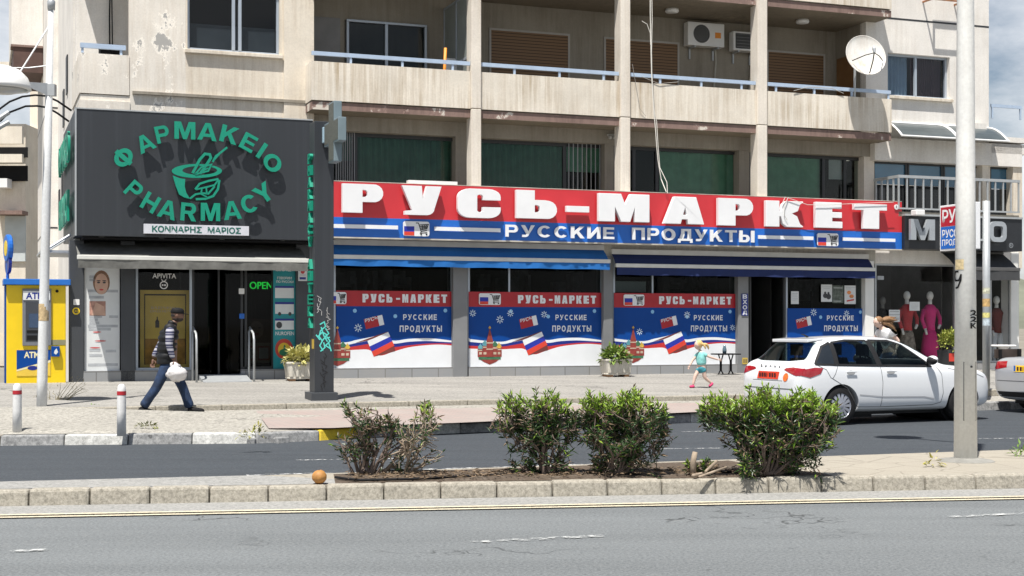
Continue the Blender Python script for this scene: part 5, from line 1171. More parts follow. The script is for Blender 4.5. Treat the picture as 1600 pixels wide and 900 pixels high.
u_, z_ = P_(89, 455); b = B(); b.lathe([(.03, -.05), (.03, 0)], (u_, av, z_), 10, 'y'); b.build('camera', BLACK, AT)
# round blue sign on a stem by the kiosk
RS = thing('bank_sign', 'round blue and yellow sign seen edge on above the cash machine roof', 'sign', (U(12, .4), .4, az1+.125))
b = B(); b.tube([(U(12, .4), .4, az1+.125), (U(12, .4), .4, Z(12, 380, .4))], .03, 8); b.build('stem', SBLUE, RS)
b = B(); b.M = Matrix.Translation((U(13, .4), .38, Z(13, 388, .4))) @ Matrix.Rotation(R(-80), 4, 'Z'); b.lathe([(.26, -.05), (.28, -.03), (.28, .03), (.26, .05)], (0, 0, 0), 24, 'y'); b.build('disc', SBLUE, RS)
b = B(); b.M = Matrix.Translation((U(13, .4), .38, Z(13, 388, .4))) @ Matrix.Rotation(R(-80), 4, 'Z'); b.lathe([(.16, -.056), (.16, -.051)], (0, 0, 0), 20, 'y'); b.build('mark', YELLOW, RS)
b = B(); b.M = Matrix.Translation((U(13, .4), .38, Z(13, 411, .4))) @ Matrix.Rotation(R(-80), 4, 'Z'); b.lathe([(.22, -.03), (.22, .03)], (0, 0, 0), 24, 'y'); b.build('lower_disc', FDARK, RS)
# ------------------------------------------------------------------ charcoal pillar with the pharmacy cross
PX, PY = G(491, 626.5, .335); PLX = (PX, PY+.06, .335)
PL = thing('sign_pillar', 'tall charcoal sign pillar with graffiti and green letters down its side', 'sign pillar', PLX, 'W', TH)
PH = 4.94; PWd, PD = .345, .42
b = B(); b.box(0, PWd, 0, PD, .14, PH); b.build('shaft', CHARC, PL, bev=.008)
b = B(); b.box(-.075, PWd+.06, -.06, PD+.06, -.02, .145); b.build('foot', CHARC2, PL, bev=.01)
pz = lambda py: CAM_H-(py-508)/FPX*PLX[1]-PLX[2]
def side_letters(word, y0, y1):
    n = len(word); st = (y1-y0)/n
    for i, ch in enumerate(word):
        z1, z0 = pz(y0+st*i+st*.1), pz(y0+st*(i+1)-st*.12)
        b = B(); b.M = Matrix(((0, 1, 0, -.06), (-1, 0, 0, .30), (0, 0, 1, 0), (0, 0, 0, 1))); b.text(ch, 0, .18 if ch not in 'I' else .05, z0, z1, 0, .058, .03); b.build('letter', GREENL, PL)
side_letters('PHARMACY', 237, 386); side_letters('АПТЕКА', 403, 514)
GRA = mat('graffiti_mint', (.10, .62, .55), .6, .1); GRW = mat('graffiti_white', (.45, .45, .44), .7, .2); GRB = mat('graffiti_black', (.012, .012, .014), .6, .1)
gx = lambda px: (px-491)*PLX[1]/FPX/.99
def scrawl(m, strokes, w_, name='graffiti'):
    b = B()
    for i, s_ in enumerate(strokes): b.stroke([(gx(x), pz(y)) for x, y in s_], w_, -.004-.0004*i)
    b.build(name, m, PL)
rr = random.Random(21)
scrawl(GRA, [[(499, 507), (506, 503), (508, 510), (500, 517), (498, 526), (503, 533)], [(495, 527), (503, 519), (510, 523), (504, 531), (499, 540), (504, 548)], [(508, 513), (513, 521), (506, 529), (515, 527)], [(493, 523), (499, 531)], [(510, 526), (515, 533), (508, 540), (516, 545)], [(500, 549), (507, 543), (505, 535)], [(513, 536), (517, 549)], [(501, 511), (505, 524), (511, 534)]], .022)
scrawl(GRW, [[(493+rr.uniform(0, 9), y), (493+rr.uniform(2, 11), y+4), (494+rr.uniform(0, 9), y+7)] for y in range(462, 488, 4)]+[[(508+rr.uniform(0, 5), y), (510+rr.uniform(0, 6), y+4), (507+rr.uniform(0, 8), y+6)] for y in range(480, 515, 5)], .010)
scrawl(GRB, [[(499+rr.uniform(0, 8), y), (501+rr.uniform(0, 10), y+5), (499+rr.uniform(0, 10), y+9)] for y in range(552, 604, 5)], .014)
b = B(); b.box(-.004, -.001, .05, .22, pz(545), pz(530)); b.build('sticker', GOLD, PL)
CX = thing('pharmacy_cross', 'grey pharmacy cross with unlit displays projecting from the charcoal pillar', 'sign', (PLX[0], PLX[1], PLX[2]+pz(205)-.09), 'W', TH)
b = B(); cz = 0; cx0, cx1 = .15, .29
yc = -.62; H_, hw = .52, .20
prof = [(-H_, -hw), (-hw, -hw), (-hw, -H_), (hw, -H_), (hw, -hw), (H_, -hw), (H_, hw), (hw, hw), (hw, H_), (-hw, H_), (-hw, hw), (-H_, hw)]
b.M = Matrix(((0, 1, 0, cx0), (-1, 0, 0, yc), (0, 0, 1, 0), (0, 0, 0, 1))); b.plate(prof, 0, cx1-cx0); b.build('housing', mat('cross_grey', (.17, .225, .25), .4, .08), CX, bev=.01)
b = B(); b.M = Matrix(((0, 1, 0, cx0-.006), (-1, 0, 0, yc), (0, 0, 1, 0), (0, 0, 0, 1))); i_ = .03; prof2 = [(math.copysign(abs(x)-i_, x), math.copysign(abs(z)-i_, z)) for x, z in prof]; b.plate(prof2, 0, .004); b.build('display', mat('cross_display', (.10, .105, .09), .5, .25, 20), CX)
b = B(); b.box(.13, .31, yc+H_+.005, -.004, -.12, .16); b.build('mount', mat('cross_mount', (.30, .42, .50), .5, .1), CX, bev=.01)
# ------------------------------------------------------------------ lamp posts and poles
lx, ly = G(65, 638, .30); lz = .28
SL = thing('street_lamp', 'slim pale grey street lamp with a white dome head and stay rod', 'street lamp', (lx, ly, lz), 'W')
lt = (.16, 0, 6.68)
b = B(); b.tube([(0, 0, -.1), (.012, 0, .5), (.08, 0, 3.5), lt], [.085, .084, .07, .045], 16); b.build('pole', plaster('lamp_pole_grey', (.68, .70, .71), (.45, .42, .37), .45, sv=.5, rough=.5), SL, smooth=True)
b = B(); b.lathe([(.06, -.1), (.065, .04), (.03, .09)], lt, 12); b.build('cap', STEEL, SL, smooth=True)
lpx = lambda px, py, y=0: ((px-800)/FPX*(ly+y)-lx, y, CAM_H-(py-508)/FPX*(ly+y)-lz)
hc = lpx(3, 130, -.35)
b = B(); p0, p1 = lpx(38, 131, -.3), lpx(79, 142); b.hull([(p0[0], p0[1]-.03, p0[2]-.02), (p0[0], p0[1]+.03, p0[2]-.02), (p0[0], p0[1]+.03, p0[2]+.03), (p0[0], p0[1]-.03, p0[2]+.03)], [(p1[0], -.03, p1[2]-.10), (p1[0], .03, p1[2]-.10), (p1[0], .03, p1[2]+.12), (p1[0], -.03, p1[2]+.12)]); b.build('arm', STEEL, SL)
b = B(); b.lathe([(.46, -.10), (.455, -.04), (.40, .10), (.28, .22), (.12, .28), (.01, .295)], hc, 28); b.build('lamp_head', mat('dome_white', (.74, .74, .72), .4, .06), SL, smooth=True)
b = B(); b.lathe([(.01, -.17), (.2, -.16), (.34, -.12), (.40, -.10)], hc, 24); b.build('lamp_bowl', mat('bowl_grey', (.35, .36, .36), .3, .1), SL, smooth=True)
b = B(); b.tube([lpx(79, 37), lpx(28, 118, -.3)], .014, 6); b.build('stay_rod', WHITE, SL)
b = B(); b.box(lt[0]-.07, lt[0]+.07, -.06, .06, lpx(79, 150)[2], lpx(79, 132)[2]); b.build('clamp', STEEL, SL)
b = B(); px_, pz_ = lpx(64, 488)[0], lpx(64, 488)[2]; b.tube([(.035, -.0, pz_-.14), (.036, 0, pz_+.14)], [.0815, .080], 16, cap=False); b.build('sticker', mat('torn_paper', (.48, .36, .2), .8, .4, 20), SL, smooth=True)
DB = thing('curved_bracket', 'pair of thin black curved rods arching out over the cash machine', 'bracket', (uS, -.2, Z(110, 172, -.2)))
b = B(); b.tube([q(x, y, -.25) for x, y in ((-14, 188), (0, 170), (15, 159), (35, 151), (55, 148.5), (72, 150), (90, 158), (112, 173))], .022, 6); b.tube([q(x, y, -.20) for x, y in ((0, 190), (14, 176), (40, 166), (58, 165.5), (74, 168), (90, 177), (108, 190))], .022, 6); b.build('rod', BLACK, DB, smooth=True)
b = B(); b.tube([q(-3, 186, -.25), q(14, 175, -.25)], .05, 8); b.tube([q(-3, 200, -.25), q(14, 190, -.25)], .05, 8); b.build('spotlight', STEEL, DB)
b = B(); b.tube([q(14, 106, -.1), q(45, 106, -.1), q(80, 102, -.1)], .012, 6); b.build('wire', STEEL, DB)
rx, ry = G(1508.5, 719, .15)
RP = thing('street_lamp', 'stout white lamp post with a black 9 painted on it standing on the median', 'street lamp', (rx, ry, .145), 'W', -math.atan2(rx, ry))
b = B(); r0, r1 = .128, .06
rad = lambda z: r0+(r1-r0)*z/10
b.tube([(0, 0, -.05), (0, 0, 3), (0, 0, 6), (0, 0, 10)], [rad(0), rad(3), rad(6), rad(10)], 32); b.build('pole', plaster('post_white', (.80, .80, .77), (.55, .52, .46), .4, sv=.4, rough=.45), RP, smooth=True)
rz_ = -math.atan2(rx, ry); wl = Matrix.Rotation(-rz_, 4, 'Z')
hd_ = wl @ Vector((4.43-rx, 17.55-ry, 0)); hd_.z = 9.0
b = B(); b.tube([(0, 0, 9.9), (hd_.x*.5, hd_.y*.5, 9.4), (hd_.x, hd_.y, 9.05)], .04, 8); b.build('arm', STEEL, RP)
b = B(); b.lathe([(.33, -.06), (.35, 0), (.25, .12), (.05, .18)], hd_, 24); b.build('lamp_head', WHITE, RP, smooth=True)
def wrap(bb, z, off=.006):
    for p in bb.v:
        r = rad(p.z)+off-p.y; a_ = p.x/rad(z); p.x, p.y = r*math.sin(a_), -r*math.cos(a_)
    return bb
rpz = lambda py: CAM_H-(py-508)/FPX*(ry-.12)-.145
def xr_(px, z):   # arc length on the pole for a picture column
    s_ = (px-1508.5)/FPX*ry/rad(z); return rad(z)*math.asin(max(-.98, min(.98, s_)))
b = B(); z0, z1 = rpz(450), rpz(424); x0, x1 = xr_(1493, z0), xr_(1502, z0); m_ = (x0+x1)/2
w9 = (x1-x0); b.stroke([(x1-w9*.1, z0+.10), (x1, z0+.155), (x1-w9*.28, z1), (x0+w9*.2, z1), (x0, z1-.05), (x0+w9*.22, z1-.10), (x1-w9*.25, z1-.10), (x1, z1-.04)][2:], .02, 0, closed=False)
b.stroke([(x1, z1-.03), (x1-w9*.02, z0+.09), (x1-w9*.35, z0+.01), (x0+w9*.3, z0)], .02, -.001); wrap(b, z0).build('number', BLACK, RP)
b = B()
for ch, y0, y1 in (('2', 485, 493), ('2', 495, 503), ('K', 505, 513)): z0, z1 = rpz(y1), rpz(y0); b.text(ch, xr_(1516, z0), xr_(1523.5, z0), z0, z1, 0, 0, .035)
wrap(b, rpz(500)).build('lettering', BLACK, RP)
b = B()
for i in range(6): z0, z1 = rpz(421), rpz(405); xa, xb = xr_(1494, z0), xr_(1506, z0); b.add([(xa+(xb-xa)*i/6, 0, z0), (xa+(xb-xa)*(i+1)/6, 0, z0), (xa+(xb-xa)*(i+1)/6, 0, z1), (xa+(xb-xa)*i/6, 0, z1)], [(0, 1, 2, 3)])
wrap(b, z0).build('sticker', mat('torn_paper_pale', (.52, .42, .24), .8, .35, 25), RP)
b = B(); z0, z1 = rpz(657), rpz(566); xa, xb = xr_(1506, z0), xr_(1524, z0)
b.stroke([(xa, z0), (xb, z0), (xb, z1), (xa, z1)], .007, 0, closed=True); b2 = B()
for i in range(len(b.f)): pass
wrap(b, z0, .003).build('hatch_seam', DARKFR, RP)
b = B(); b.lathe([(.01, 0), (.02, .0)], (0, 0, 0), 8); b = B(); b.tube([(xr_(1517, z1), -.01, z1-.05), (xr_(1517, z1), .004, z1-.05)], .012, 8); wrap(b, z1, 0).build('lock', DARKFR, RP)
b = B(); b.lathe([(.33, -.01), (.30, .008), (.22, .022), (.135, .035)], (0, 0, 0), 24); b.build('concrete_collar', mat('collar_concrete', (.24, .235, .215), .95, .2, 5, .4, 70), RP, smooth=True)
tx, ty = G(1541, 603, .45)
TP = thing('signpost', 'thin galvanised pole covered in stickers behind the stout white post', 'signpost', (tx, ty, .44), 'W', TH)
b = B(); b.tube([(0, 0, -.05), (0, 0, 3.72)], .074, 16); b.build('pole', STEEL, TP, smooth=True)
for i, (z, h) in enumerate(((1.86, .12), (1.60, .16), (1.38, .1), (1.22, .14))): b = B(); b.tube([(0, 0, z), (0, 0, z+h)], .0755, 16, cap=False); b.build('sticker', mat(('sticker_mix', 'sticker_tan', 'sticker_lemon', 'sticker_pale')[i], ((.55, .55, .42), (.52, .34, .14), (.6, .55, .2), (.45, .52, .56))[i], .6, .5, 14), TP, smooth=True)
MB_ = thing('projecting_sign', 'double sided red and blue grocery sign projecting beside the thin pole', 'sign', (tx, ty, 3.0), 'W', TH)
tz = lambda py: CAM_H-(py-508)/FPX*ty-3.0
s0, s1, zm_ = tz(389), tz(316), tz(350); bx0, bx1 = -.30, -.16; y0_, y1_ = -.02, 1.08
b = B(); b.box(bx0, bx1, y0_, y1_, s0, s1); b.build('box', SIGNW, MB_, bev=.008)
M_side = Matrix(((0, 1, 0, bx0), (-1, 0, 0, y1_), (0, 0, 1, 0), (0, 0, 0, 1)))
b = B(); b.M = M_side; b.box(.04, 1.06, -.006, -.002, zm_, s1-.04); b.build('red_panel', mat('film_red_sign', (.45, .012, .03), .35, .08), MB_)
b = B(); b.M = M_side; b.box(.04, 1.06, -.006, -.002, s0+.04, zm_-.01); b.build('blue_panel', SBLUE, MB_)
b = B(); b.M = M_side; hh = s1-zm_; b.text('РУСЬ', .10, 1.0, zm_+hh*.16, s1-hh*.22, -.009, 0, .02); h2 = zm_-s0; b.text('РУССКИЕ', .09, .98, s0+h2*.54, s0+h2*.86, -.009, 0, .02); b.text('ПРОДУКТЫ', .09, 1.0, s0+h2*.16, s0+h2*.46, -.009, 0, .02); b.build('lettering', SIGNW, MB_)
b = B(); b.box(-.16, -.06, .0, .04, s1-.2, s1-.16).box(-.16, -.06, .0, .04, s0+.16, s0+.2); b.build('bracket', STEEL, MB_)
for px, py, lab in ((27, 675, 'white bollard with a red band in front of the cash machine'), (190, 677, 'white bollard with a red band and a scuffed base near the walking man')):
    x, y = G(px, py, .17); t = thing('bollard', lab, 'bollard', (x, y, .165), 'W', group='white bollards on the pavement edge')
    b = B(); b.lathe([(.064, -.03), (.062, .3), (.060, .60), (.052, .655), (.03, .685), (.005, .69)], (0, 0, 0), 20); b.build('post', plaster('bollard_white_%d' % px, (.74, .74, .73), (.4, .38, .34), .35, sv=.5, rough=.5), t, smooth=True)
    b = B(); b.lathe([(.0632, .535), (.0632, .59)], (0, 0, 0), 20, cap=False); b.build('red_band', mat('band_red', (.45, .02, .03), .5, .1), t, smooth=True)
# ------------------------------------------------------------------ pavement furniture
def leafball(b, c, r, n, L_, rng, wd=.35, squash=.7):
    for i in range(n):
        d = Vector((rng.gauss(0, 1), rng.gauss(0, 1), abs(rng.gauss(0, 1))*1.0-.25)).normalized(); p = Vector(c)+Vector((d.x*r[0], d.y*r[1], d.z*r[2]))*rng.uniform(.35, 1)
        o = (d+Vector((rng.gauss(0, .5), rng.gauss(0, .5), rng.gauss(0, .5)))).normalized(); s = o.cross(Vector((0, 0, 1))).normalized() if abs(o.z) < .95 else Vector((1, 0, 0)); up = s.cross(o); ll = L_*rng.uniform(.6, 1.3)
        b.add([p, p+o*ll*.5+s*ll*wd*.5+up*ll*.05, p+o*ll-up*ll*.1, p+o*ll*.5-s*ll*wd*.5+up*ll*.05], [(0, 1, 2), (0, 2, 3)])
def leafmat(name, c, c2, rough=.5):
    m, n, b = nodes(name); b.inputs['Roughness'].default_value = rough; b.inputs['Specular IOR Level'].default_value = .4
    n.links.new(mixc(n, ramp(n, noise(n, 14, detail=3), .35, .65), c, c2), b.inputs['Base Color'])
    b.inputs['Subsurface Weight'].default_value = 0
    return m
PLEAF = leafmat('planter_leaf', (.10, .20, .035), (.26, .33, .08)); PLEAFY = leafmat('planter_leaf_yellow', (.36, .36, .10), (.55, .50, .22))
def trough(label, px, py, v, wd, seed, m, flowers=False):
    rng = random.Random(seed); u0_ = U(px, v); z0 = ZF-.06
    t = thing('flower_trough', label, 'planter', (u0_, v, z0), group='white concrete flower troughs')
    hw, hd = wd/2, .22
    b = B(); b.hull([(u0_-hw*.86, v-hd*.86, z0+.09), (u0_+hw*.86, v-hd*.86, z0+.09), (u0_+hw*.86, v+hd*.86, z0+.09), (u0_-hw*.86, v+hd*.86, z0+.09)], [(u0_-hw, v-hd, z0+.40), (u0_+hw, v-hd, z0+.40), (u0_+hw, v+hd, z0+.40), (u0_-hw, v+hd, z0+.40)])
    b.box(u0_-hw*1.03, u0_+hw*1.03, v-hd*1.06, v+hd*1.06, z0+.40, z0+.45).box(u0_-hw*.9, u0_+hw*.9, v-hd*.9, v+hd*.9, z0+.085, z0+.12)
    for i in range(5): x = u0_-hw*.75+hw*1.5*i/4; b.box(x-.035, x+.035, v-hd*.99, v-hd*.8, z0+.13, z0+.37)
    b.build('trough', plaster('trough_white_%d' % seed, (.62, .59, .52), (.4, .35, .26), .6), t, bev=.012)
    b = B(); b.box(u0_-hw*.8, u0_-hw*.45, v-hd*.8, v+hd*.8, z0, z0+.084).box(u0_+hw*.45, u0_+hw*.8, v-hd*.8, v+hd*.8, z0, z0+.084); b.build('feet', mat('terracotta', (.34, .19, .10), .8, .15), t)
    b = B(); leafball(b, (u0_, v, z0+.46), (hw*1.05, hd*1.2, .27), 420, .15, rng, .5); b.build('foliage', m, t)
    if flowers: b = B(); leafball(b, (u0_, v, z0+.5), (hw*.9, hd, .24), 60, .09, rng, .6); b.build('young_leaves', PLEAFY, t)
trough('white concrete trough of green plants in front of the column between two windows', 962, 588, -.35, .66, 31, PLEAF, True)
trough('white trough of yellowish leaves half hidden behind the charcoal pillar', 470, 590, -.30, .66, 32, PLEAFY)
b = B(); u_ = U(958, -.2)
t = thing('iron_table', 'black iron pedestal table with a jar on the shop pavement', 'table', (U(1135, -.2), -.2, ZF-.04)); a, c = U(1117, -.2), U(1151, -.2); z0 = ZF-.04; zt = z0+.50
b = B(); b.box(a, c, -.42, .02, zt, zt+.03); b.build('tabletop', BLACK, t, bev=.01)
for x in (a+.16, c-.16):
    b = B(); b.tube([(x-.06, -.2, zt), (x-.015, -.2, zt-.14), (x-.015, -.2, z0+.12), (x-.08, -.2, z0+.01)], .016, 6).tube([(x+.06, -.2, zt), (x+.015, -.2, zt-.14), (x+.015, -.2, z0+.12), (x+.08, -.2, z0+.01)], .016, 6).box(x-.10, x+.10, -.40, 0, z0, z0+.02); b.build('leg', BLACK, t)
b = B(); b.lathe([(.045, 0), (.05, .08), (.045, .12), (.03, .16), (.035, .19)], (U(1132, -.2), -.2, zt+.031), 12); tag(b.build('jar', mat('jar_glass', (.10, .16, .2), .15, .1), None, 'F', (U(1132, -.2), -.2, zt+.031), smooth=True), 'small dark glass jar standing on the iron table', 'jar')
# potted bush with a red label
pu = U(1484, -.6); z0 = ZF-.07
t = thing('potted_plant', 'dark square pot with a red label and a clipped yellow-green bush', 'potted plant', (pu, -.6, z0))
b = B(); b.hull([(pu-.19, -.79, z0), (pu+.19, -.79, z0), (pu+.19, -.41, z0), (pu-.19, -.41, z0)], [(pu-.23, -.83, z0+.62), (pu+.23, -.83, z0+.62), (pu+.23, -.37, z0+.62), (pu-.23, -.37, z0+.62)]); b.build('pot', DARKFR, t, bev=.012)
b = B(); b.box(pu-.20, pu+.02, -.832, -.826, z0+.33, z0+.53); b.build('label_card', mat('label_red', (.62, .05, .03), .5, .1), t)
b = B(); leafball(b, (pu, -.6, z0+.80), (.30, .30, .34), 700, .09, random.Random(5), .5); b.build('foliage', leafmat('box_leaf', (.16, .22, .03), (.42, .42, .10)), t)
wu = U(1568, -.3); z0 = ZF
t = thing('round_table', 'white round pedestal table in front of the last shop window', 'table', (wu, -.3, z0)); zt = Z(1568, 540, -.3)
b = B(); b.lathe([(.30, -.03), (.32, 0), (.30, .02)], (wu, -.3, zt), 24); b.build('tabletop', WHITE, t); b = B(); b.tube([(wu, -.3, z0), (wu, -.3, zt-.15), (wu, -.3, zt-.03)], [.05, .05, .16], 12); b.build('pedestal', WHITE, t, smooth=True); b = B(); b.lathe([(.2, 0), (.18, .03), (.05, .05)], (wu, -.3, z0), 16); b.build('base', WHITE, t)
t = thing('bench', 'dark wooden bench on iron legs between the thin pole and the parked silver car', 'bench', (9.75, 27.75, .40), 'W', TH+R(8)); DW = mat('dark_wood', (.05, .035, .028), .7, .3, 6)
b = B(); b.box(-.22, .5, -.22, .22, .42, .46); b.build('seat', DW, t, bev=.006); b = B(); b.box(-.22, .5, .20, .24, .62, .80); b.build('backrest', DW, t, bev=.006)
for x in (-.12, .4):
    b = B(); b.box(x-.025, x+.025, -.2, -.15, .02, .419).box(x-.025, x+.025, .15, .199, .02, .8).box(x-.025, x+.025, -.23, .23, -.02, .019); b.build('leg', BLACK, t)
# mannequins in the clothes shop
def mannequin(label, px, cols, sc=1.0, v=.85, tilt=0):
    u0_ = U(px, v); z0 = .46
    t = thing('mannequin', label, 'mannequin', (u0_, v, z0), group='mannequins behind the clothes shop glass'); s = sc
    skin, top, low = cols
    b = B(); b.blob((u0_, v, z0+1.98*s), (.085*s, .10*s, .12*s), 14, 10); b.tube([(u0_, v, z0+1.70*s), (u0_, v, z0+1.90*s)], [.06*s, .05*s], 10); b.build('head', skin, t, smooth=True)
    b = B(); b.lathe([(.14*s, 1.05*s), (.125*s, 1.22*s), (.16*s, 1.50*s), (.19*s, 1.62*s), (.12*s, 1.72*s), (.06*s, 1.76*s)], (u0_, v, z0), 16)
    b.tube([(u0_-.19*s, v, z0+1.62*s), (u0_-.27*s, v-.02, z0+1.36*s), (u0_-.24*s, v-.12, z0+1.12*s)], [.06*s, .055*s, .045*s], 8); b.tube([(u0_+.19*s, v, z0+1.62*s), (u0_+.30*s, v-.02, z0+1.38*s), (u0_+.21*s, v-.14, z0+1.22*s)], [.06*s, .055*s, .045*s], 8); b.build('top', top, t, smooth=True)
    b = B(); b.tube([(u0_-.24*s, v-.12, z0+1.12*s), (u0_-.22*s, v-.16, z0+.96*s)], [.035*s, .03*s], 8); b.tube([(u0_+.21*s, v-.14, z0+1.22*s), (u0_+.14*s, v-.17, z0+1.12*s)], [.035*s, .03*s], 8); b.build('hands', skin, t, smooth=True)
    b = B()
    if low[1] == 'skirt': b.lathe([(.25*s, .38*s), (.22*s, .7*s), (.17*s, .98*s), (.135*s, 1.08*s)], (u0_, v, z0), 18)
    else: b.tube([(u0_-.09*s, v, z0+1.06*s), (u0_-.10*s, v, z0+.55*s), (u0_-.10*s, v, z0+.10*s)], [.11*s, .075*s, .055*s], 10); b.tube([(u0_+.09*s, v, z0+1.06*s), (u0_+.12*s, v-.05, z0+.55*s), (u0_+.13*s, v, z0+.10*s)], [.11*s, .075*s, .055*s], 10)
    b.build('skirt' if low[1] == 'skirt' else 'trousers', low[0], t, smooth=True)
    b = B(); b.tube([(u0_-.07*s, v, z0), (u0_-.07*s, v, z0+.40*s)], .04*s, 8); b.tube([(u0_+.07*s, v, z0), (u0_+.07*s, v, z0+.40*s)], .04*s, 8); b.build('legs', skin, t)
MW = mat('mannequin_white', (.78, .76, .72), .4, .05); KNIT = mat('red_knit', (.50, .04, .05), .9, .15); MAG = mat('magenta_cloth', (.68, .02, .2), .8, .1); FLOR = mat('patterned_cloth', (.26, .22, .18), .9, .6, 12)
mannequin('mannequin in a red jumper and long patterned skirt', 1417, (MW, KNIT, (FLOR, 'skirt'))); mannequin('mannequin in a long magenta dress with a hand on the hip', 1453, (MW, MAG, (MAG, 'skirt'))); mannequin('darkly dressed mannequin deep in the shop by the white post', 1379, (mat('mannequin_grey', (.28, .27, .25), .6, .1), BLACK, (BLACK, 'skirt')), .94, 1.7); mannequin('mannequin in a brown top and white trousers beyond the thin pole', 1557, (MW, mat('maroon_cloth', (.16, .035, .03), .9, .1), (WHITE, 'trousers')), .95)
paper('notice', 'white paper taped at chest height between the two bright mannequins', 1421, 1437, 471.5, 485.5, VG+.03, PAPER, [('print_lines', GREYINK, lines([(.1, .6, .75), (.1, .85, .5), (.1, .7, .3)]))], 'notice')
paper('notice', 'pair of tilted white cards hung low near the white post on clothes shop glass', 1389, 1406, 484, 503, VG+.03, PAPER, [('print_lines', INK, lines([(.08, .9, .84), (.0, 1, .58), (.1, .9, .30), (.1, .9, .2)]))], 'notice')
paper('notice', 'tiny pale label at the top of the clothes shop glass', 1371, 1381, 431, 437, VG+.03, GREYINK, (), 'notice')
# bars and litter: orange fruit on the median, hose, weeds
ox, oy = G(499, 755.5, .15); b = B(); rng = random.Random(2); b.blob((0, 0, .068), (.072, .072, .066), 20, 14)
for p in b.v: p += Vector((rng.gauss(0, .0012),)*3)
t = b.build('orange_fruit', mat('orange_peel', (.40, .19, .05), .6, .25, 14, .3, 90), None, 'W', (ox, oy, .146), smooth=True); tag(t, 'dusty orange lying on the median kerb', 'fruit')
b = B(); b.lathe([(.012, .128), (.008, .136), (.002, .137)], (0, 0, 0), 8); b.build('stem_end', DW, t)
def hose(label, pts, r=.013):
    P = [(*G(x, y, .16), .175) for x, y in pts]; b = B(); b.tube(P, r, 7); tag(b.build('irrigation_hose', BLACK, None, 'W', smooth=True), label, 'hose')
hose('black irrigation hose along the kerb side of the soil bed', [(524, 748), (541, 750.5), (565, 752.5), (590, 752), (640, 751), (700, 747.5), (760, 745), (810, 742), (900, 741), (1000, 742.5)])
hose('black irrigation hose at the back of the soil bed', [(585, 738), (640, 737), (660, 738), (700, 739), (760, 740), (800, 740.5), (900, 738.5), (990, 737), (1080, 738), (1160, 740), (1230, 741)], .012)
for i, (x, y, lab) in enumerate(((150, 645, 'bright green weed tuft on the broken pavement'), (80, 640, 'dry twiggy weed at the foot of the slim lamp post'), (1458, 721, 'yellowing weed sprig beside the stout post'), (1596, 705, 'green weed tuft at the far median edge'), (398, 684, 'weeds growing from the cracked painted kerb'), (230, 668, 'flat green weed on the rough concrete'))):
    gx_, gy_ = G(x, y, .2); rng = random.Random(40+i); b = B()
    if i == 1:
        for k in range(26):
            d = Vector((rng.uniform(-.35, .75), rng.uniform(-.2, .2), rng.uniform(.2, .75))); p = Vector((rng.uniform(-.05, .1), 0, 0)); b.tube([p, p+d*.5+Vector((.03, 0, .05)), p+d*.75], [.006, .004, .002], 4)
            leafball(b, p+d*.7, (.06, .05, .05), 3, .05, rng)
    else: leafball(b, (0, 0, .02), ((.16, .1, .12), 0, (.1, .05, .14), (.12, .06, .1), (.22, .08, .14), (.15, .06, .03))[i], (130, 0, 30, 60, 70, 60)[i], .07, rng)
    tag(b.build('weed', leafmat('weed_leaf_%d' % i, *(((.10, .20, .03), (.2, .3, .06)), ((.22, .19, .10), (.34, .29, .17)), ((.3, .28, .06), (.4, .36, .1)), ((.1, .2, .03), (.2, .3, .06)), ((.22, .24, .05), (.34, .30, .1)), ((.14, .17, .05), (.25, .24, .1)))[i]), None, 'W', (gx_, gy_, .20 if y < 690 else .15)), lab, 'weed')
# ------------------------------------------------------------------ far apartment block behind
fy = 58.0; fx = lambda px: (px-800)/FPX*fy; fz = lambda py: CAM_H-(py-508)/FPX*fy
FB = thing('far_apartment_block', 'sunlit cream apartment block far behind the cash machine', 'building', (fx(20), fy, 0), 'W'); ox_ = fx(20)
def fbox(b, xa, xb, ya, yb, d0=0, d1=.3): return b.box(fx(xa)-ox_, fx(xb)-ox_, d0, d1, fz(yb), fz(ya))
FW = plaster('far_cream', (.76, .70, .60), (.55, .46, .35), .5)
b = B(); b.box(fx(-260)-ox_, fx(36)-ox_, .3, 12, 0, fz(192)); b.box(fx(8)-ox_, fx(75)-ox_, 3, 12, 0, fz(95)); b.build('wall', FW, FB)
for ya, yb, yc_, yd in ((136, 144, 100, 134), (258, 282, 243, 256), (229, 245, 200, 227)):
    b = B(); fbox(b, -240, 40, ya, yb, .2, .29); w_ = b.build('window_band', BLACK, FB)
    b = B(); fbox(b, -240, 41, yc_, yd, -.5, -.3); b.build('balcony_front', FW, w_)
b = B(); fbox(b, 5, 37, 337, 408, .2, .29); w_ = b.build('window', mat('sheer_curtain', (.48, .52, .52), .8, .1, 2), FB); b = B(); fbox(b, -5, 40, 330, 336, -.4, .3); b.build('lintel', MAROON, w_)
b = B(); fbox(b, 2, 16, 280, 294, -.35, .2); b.build('cooling_unit', WHITE, FB)
b = B(); fbox(b, -260, 60, 440, 520, -1.5, -1.2); b.build('low_wall', FW, FB)
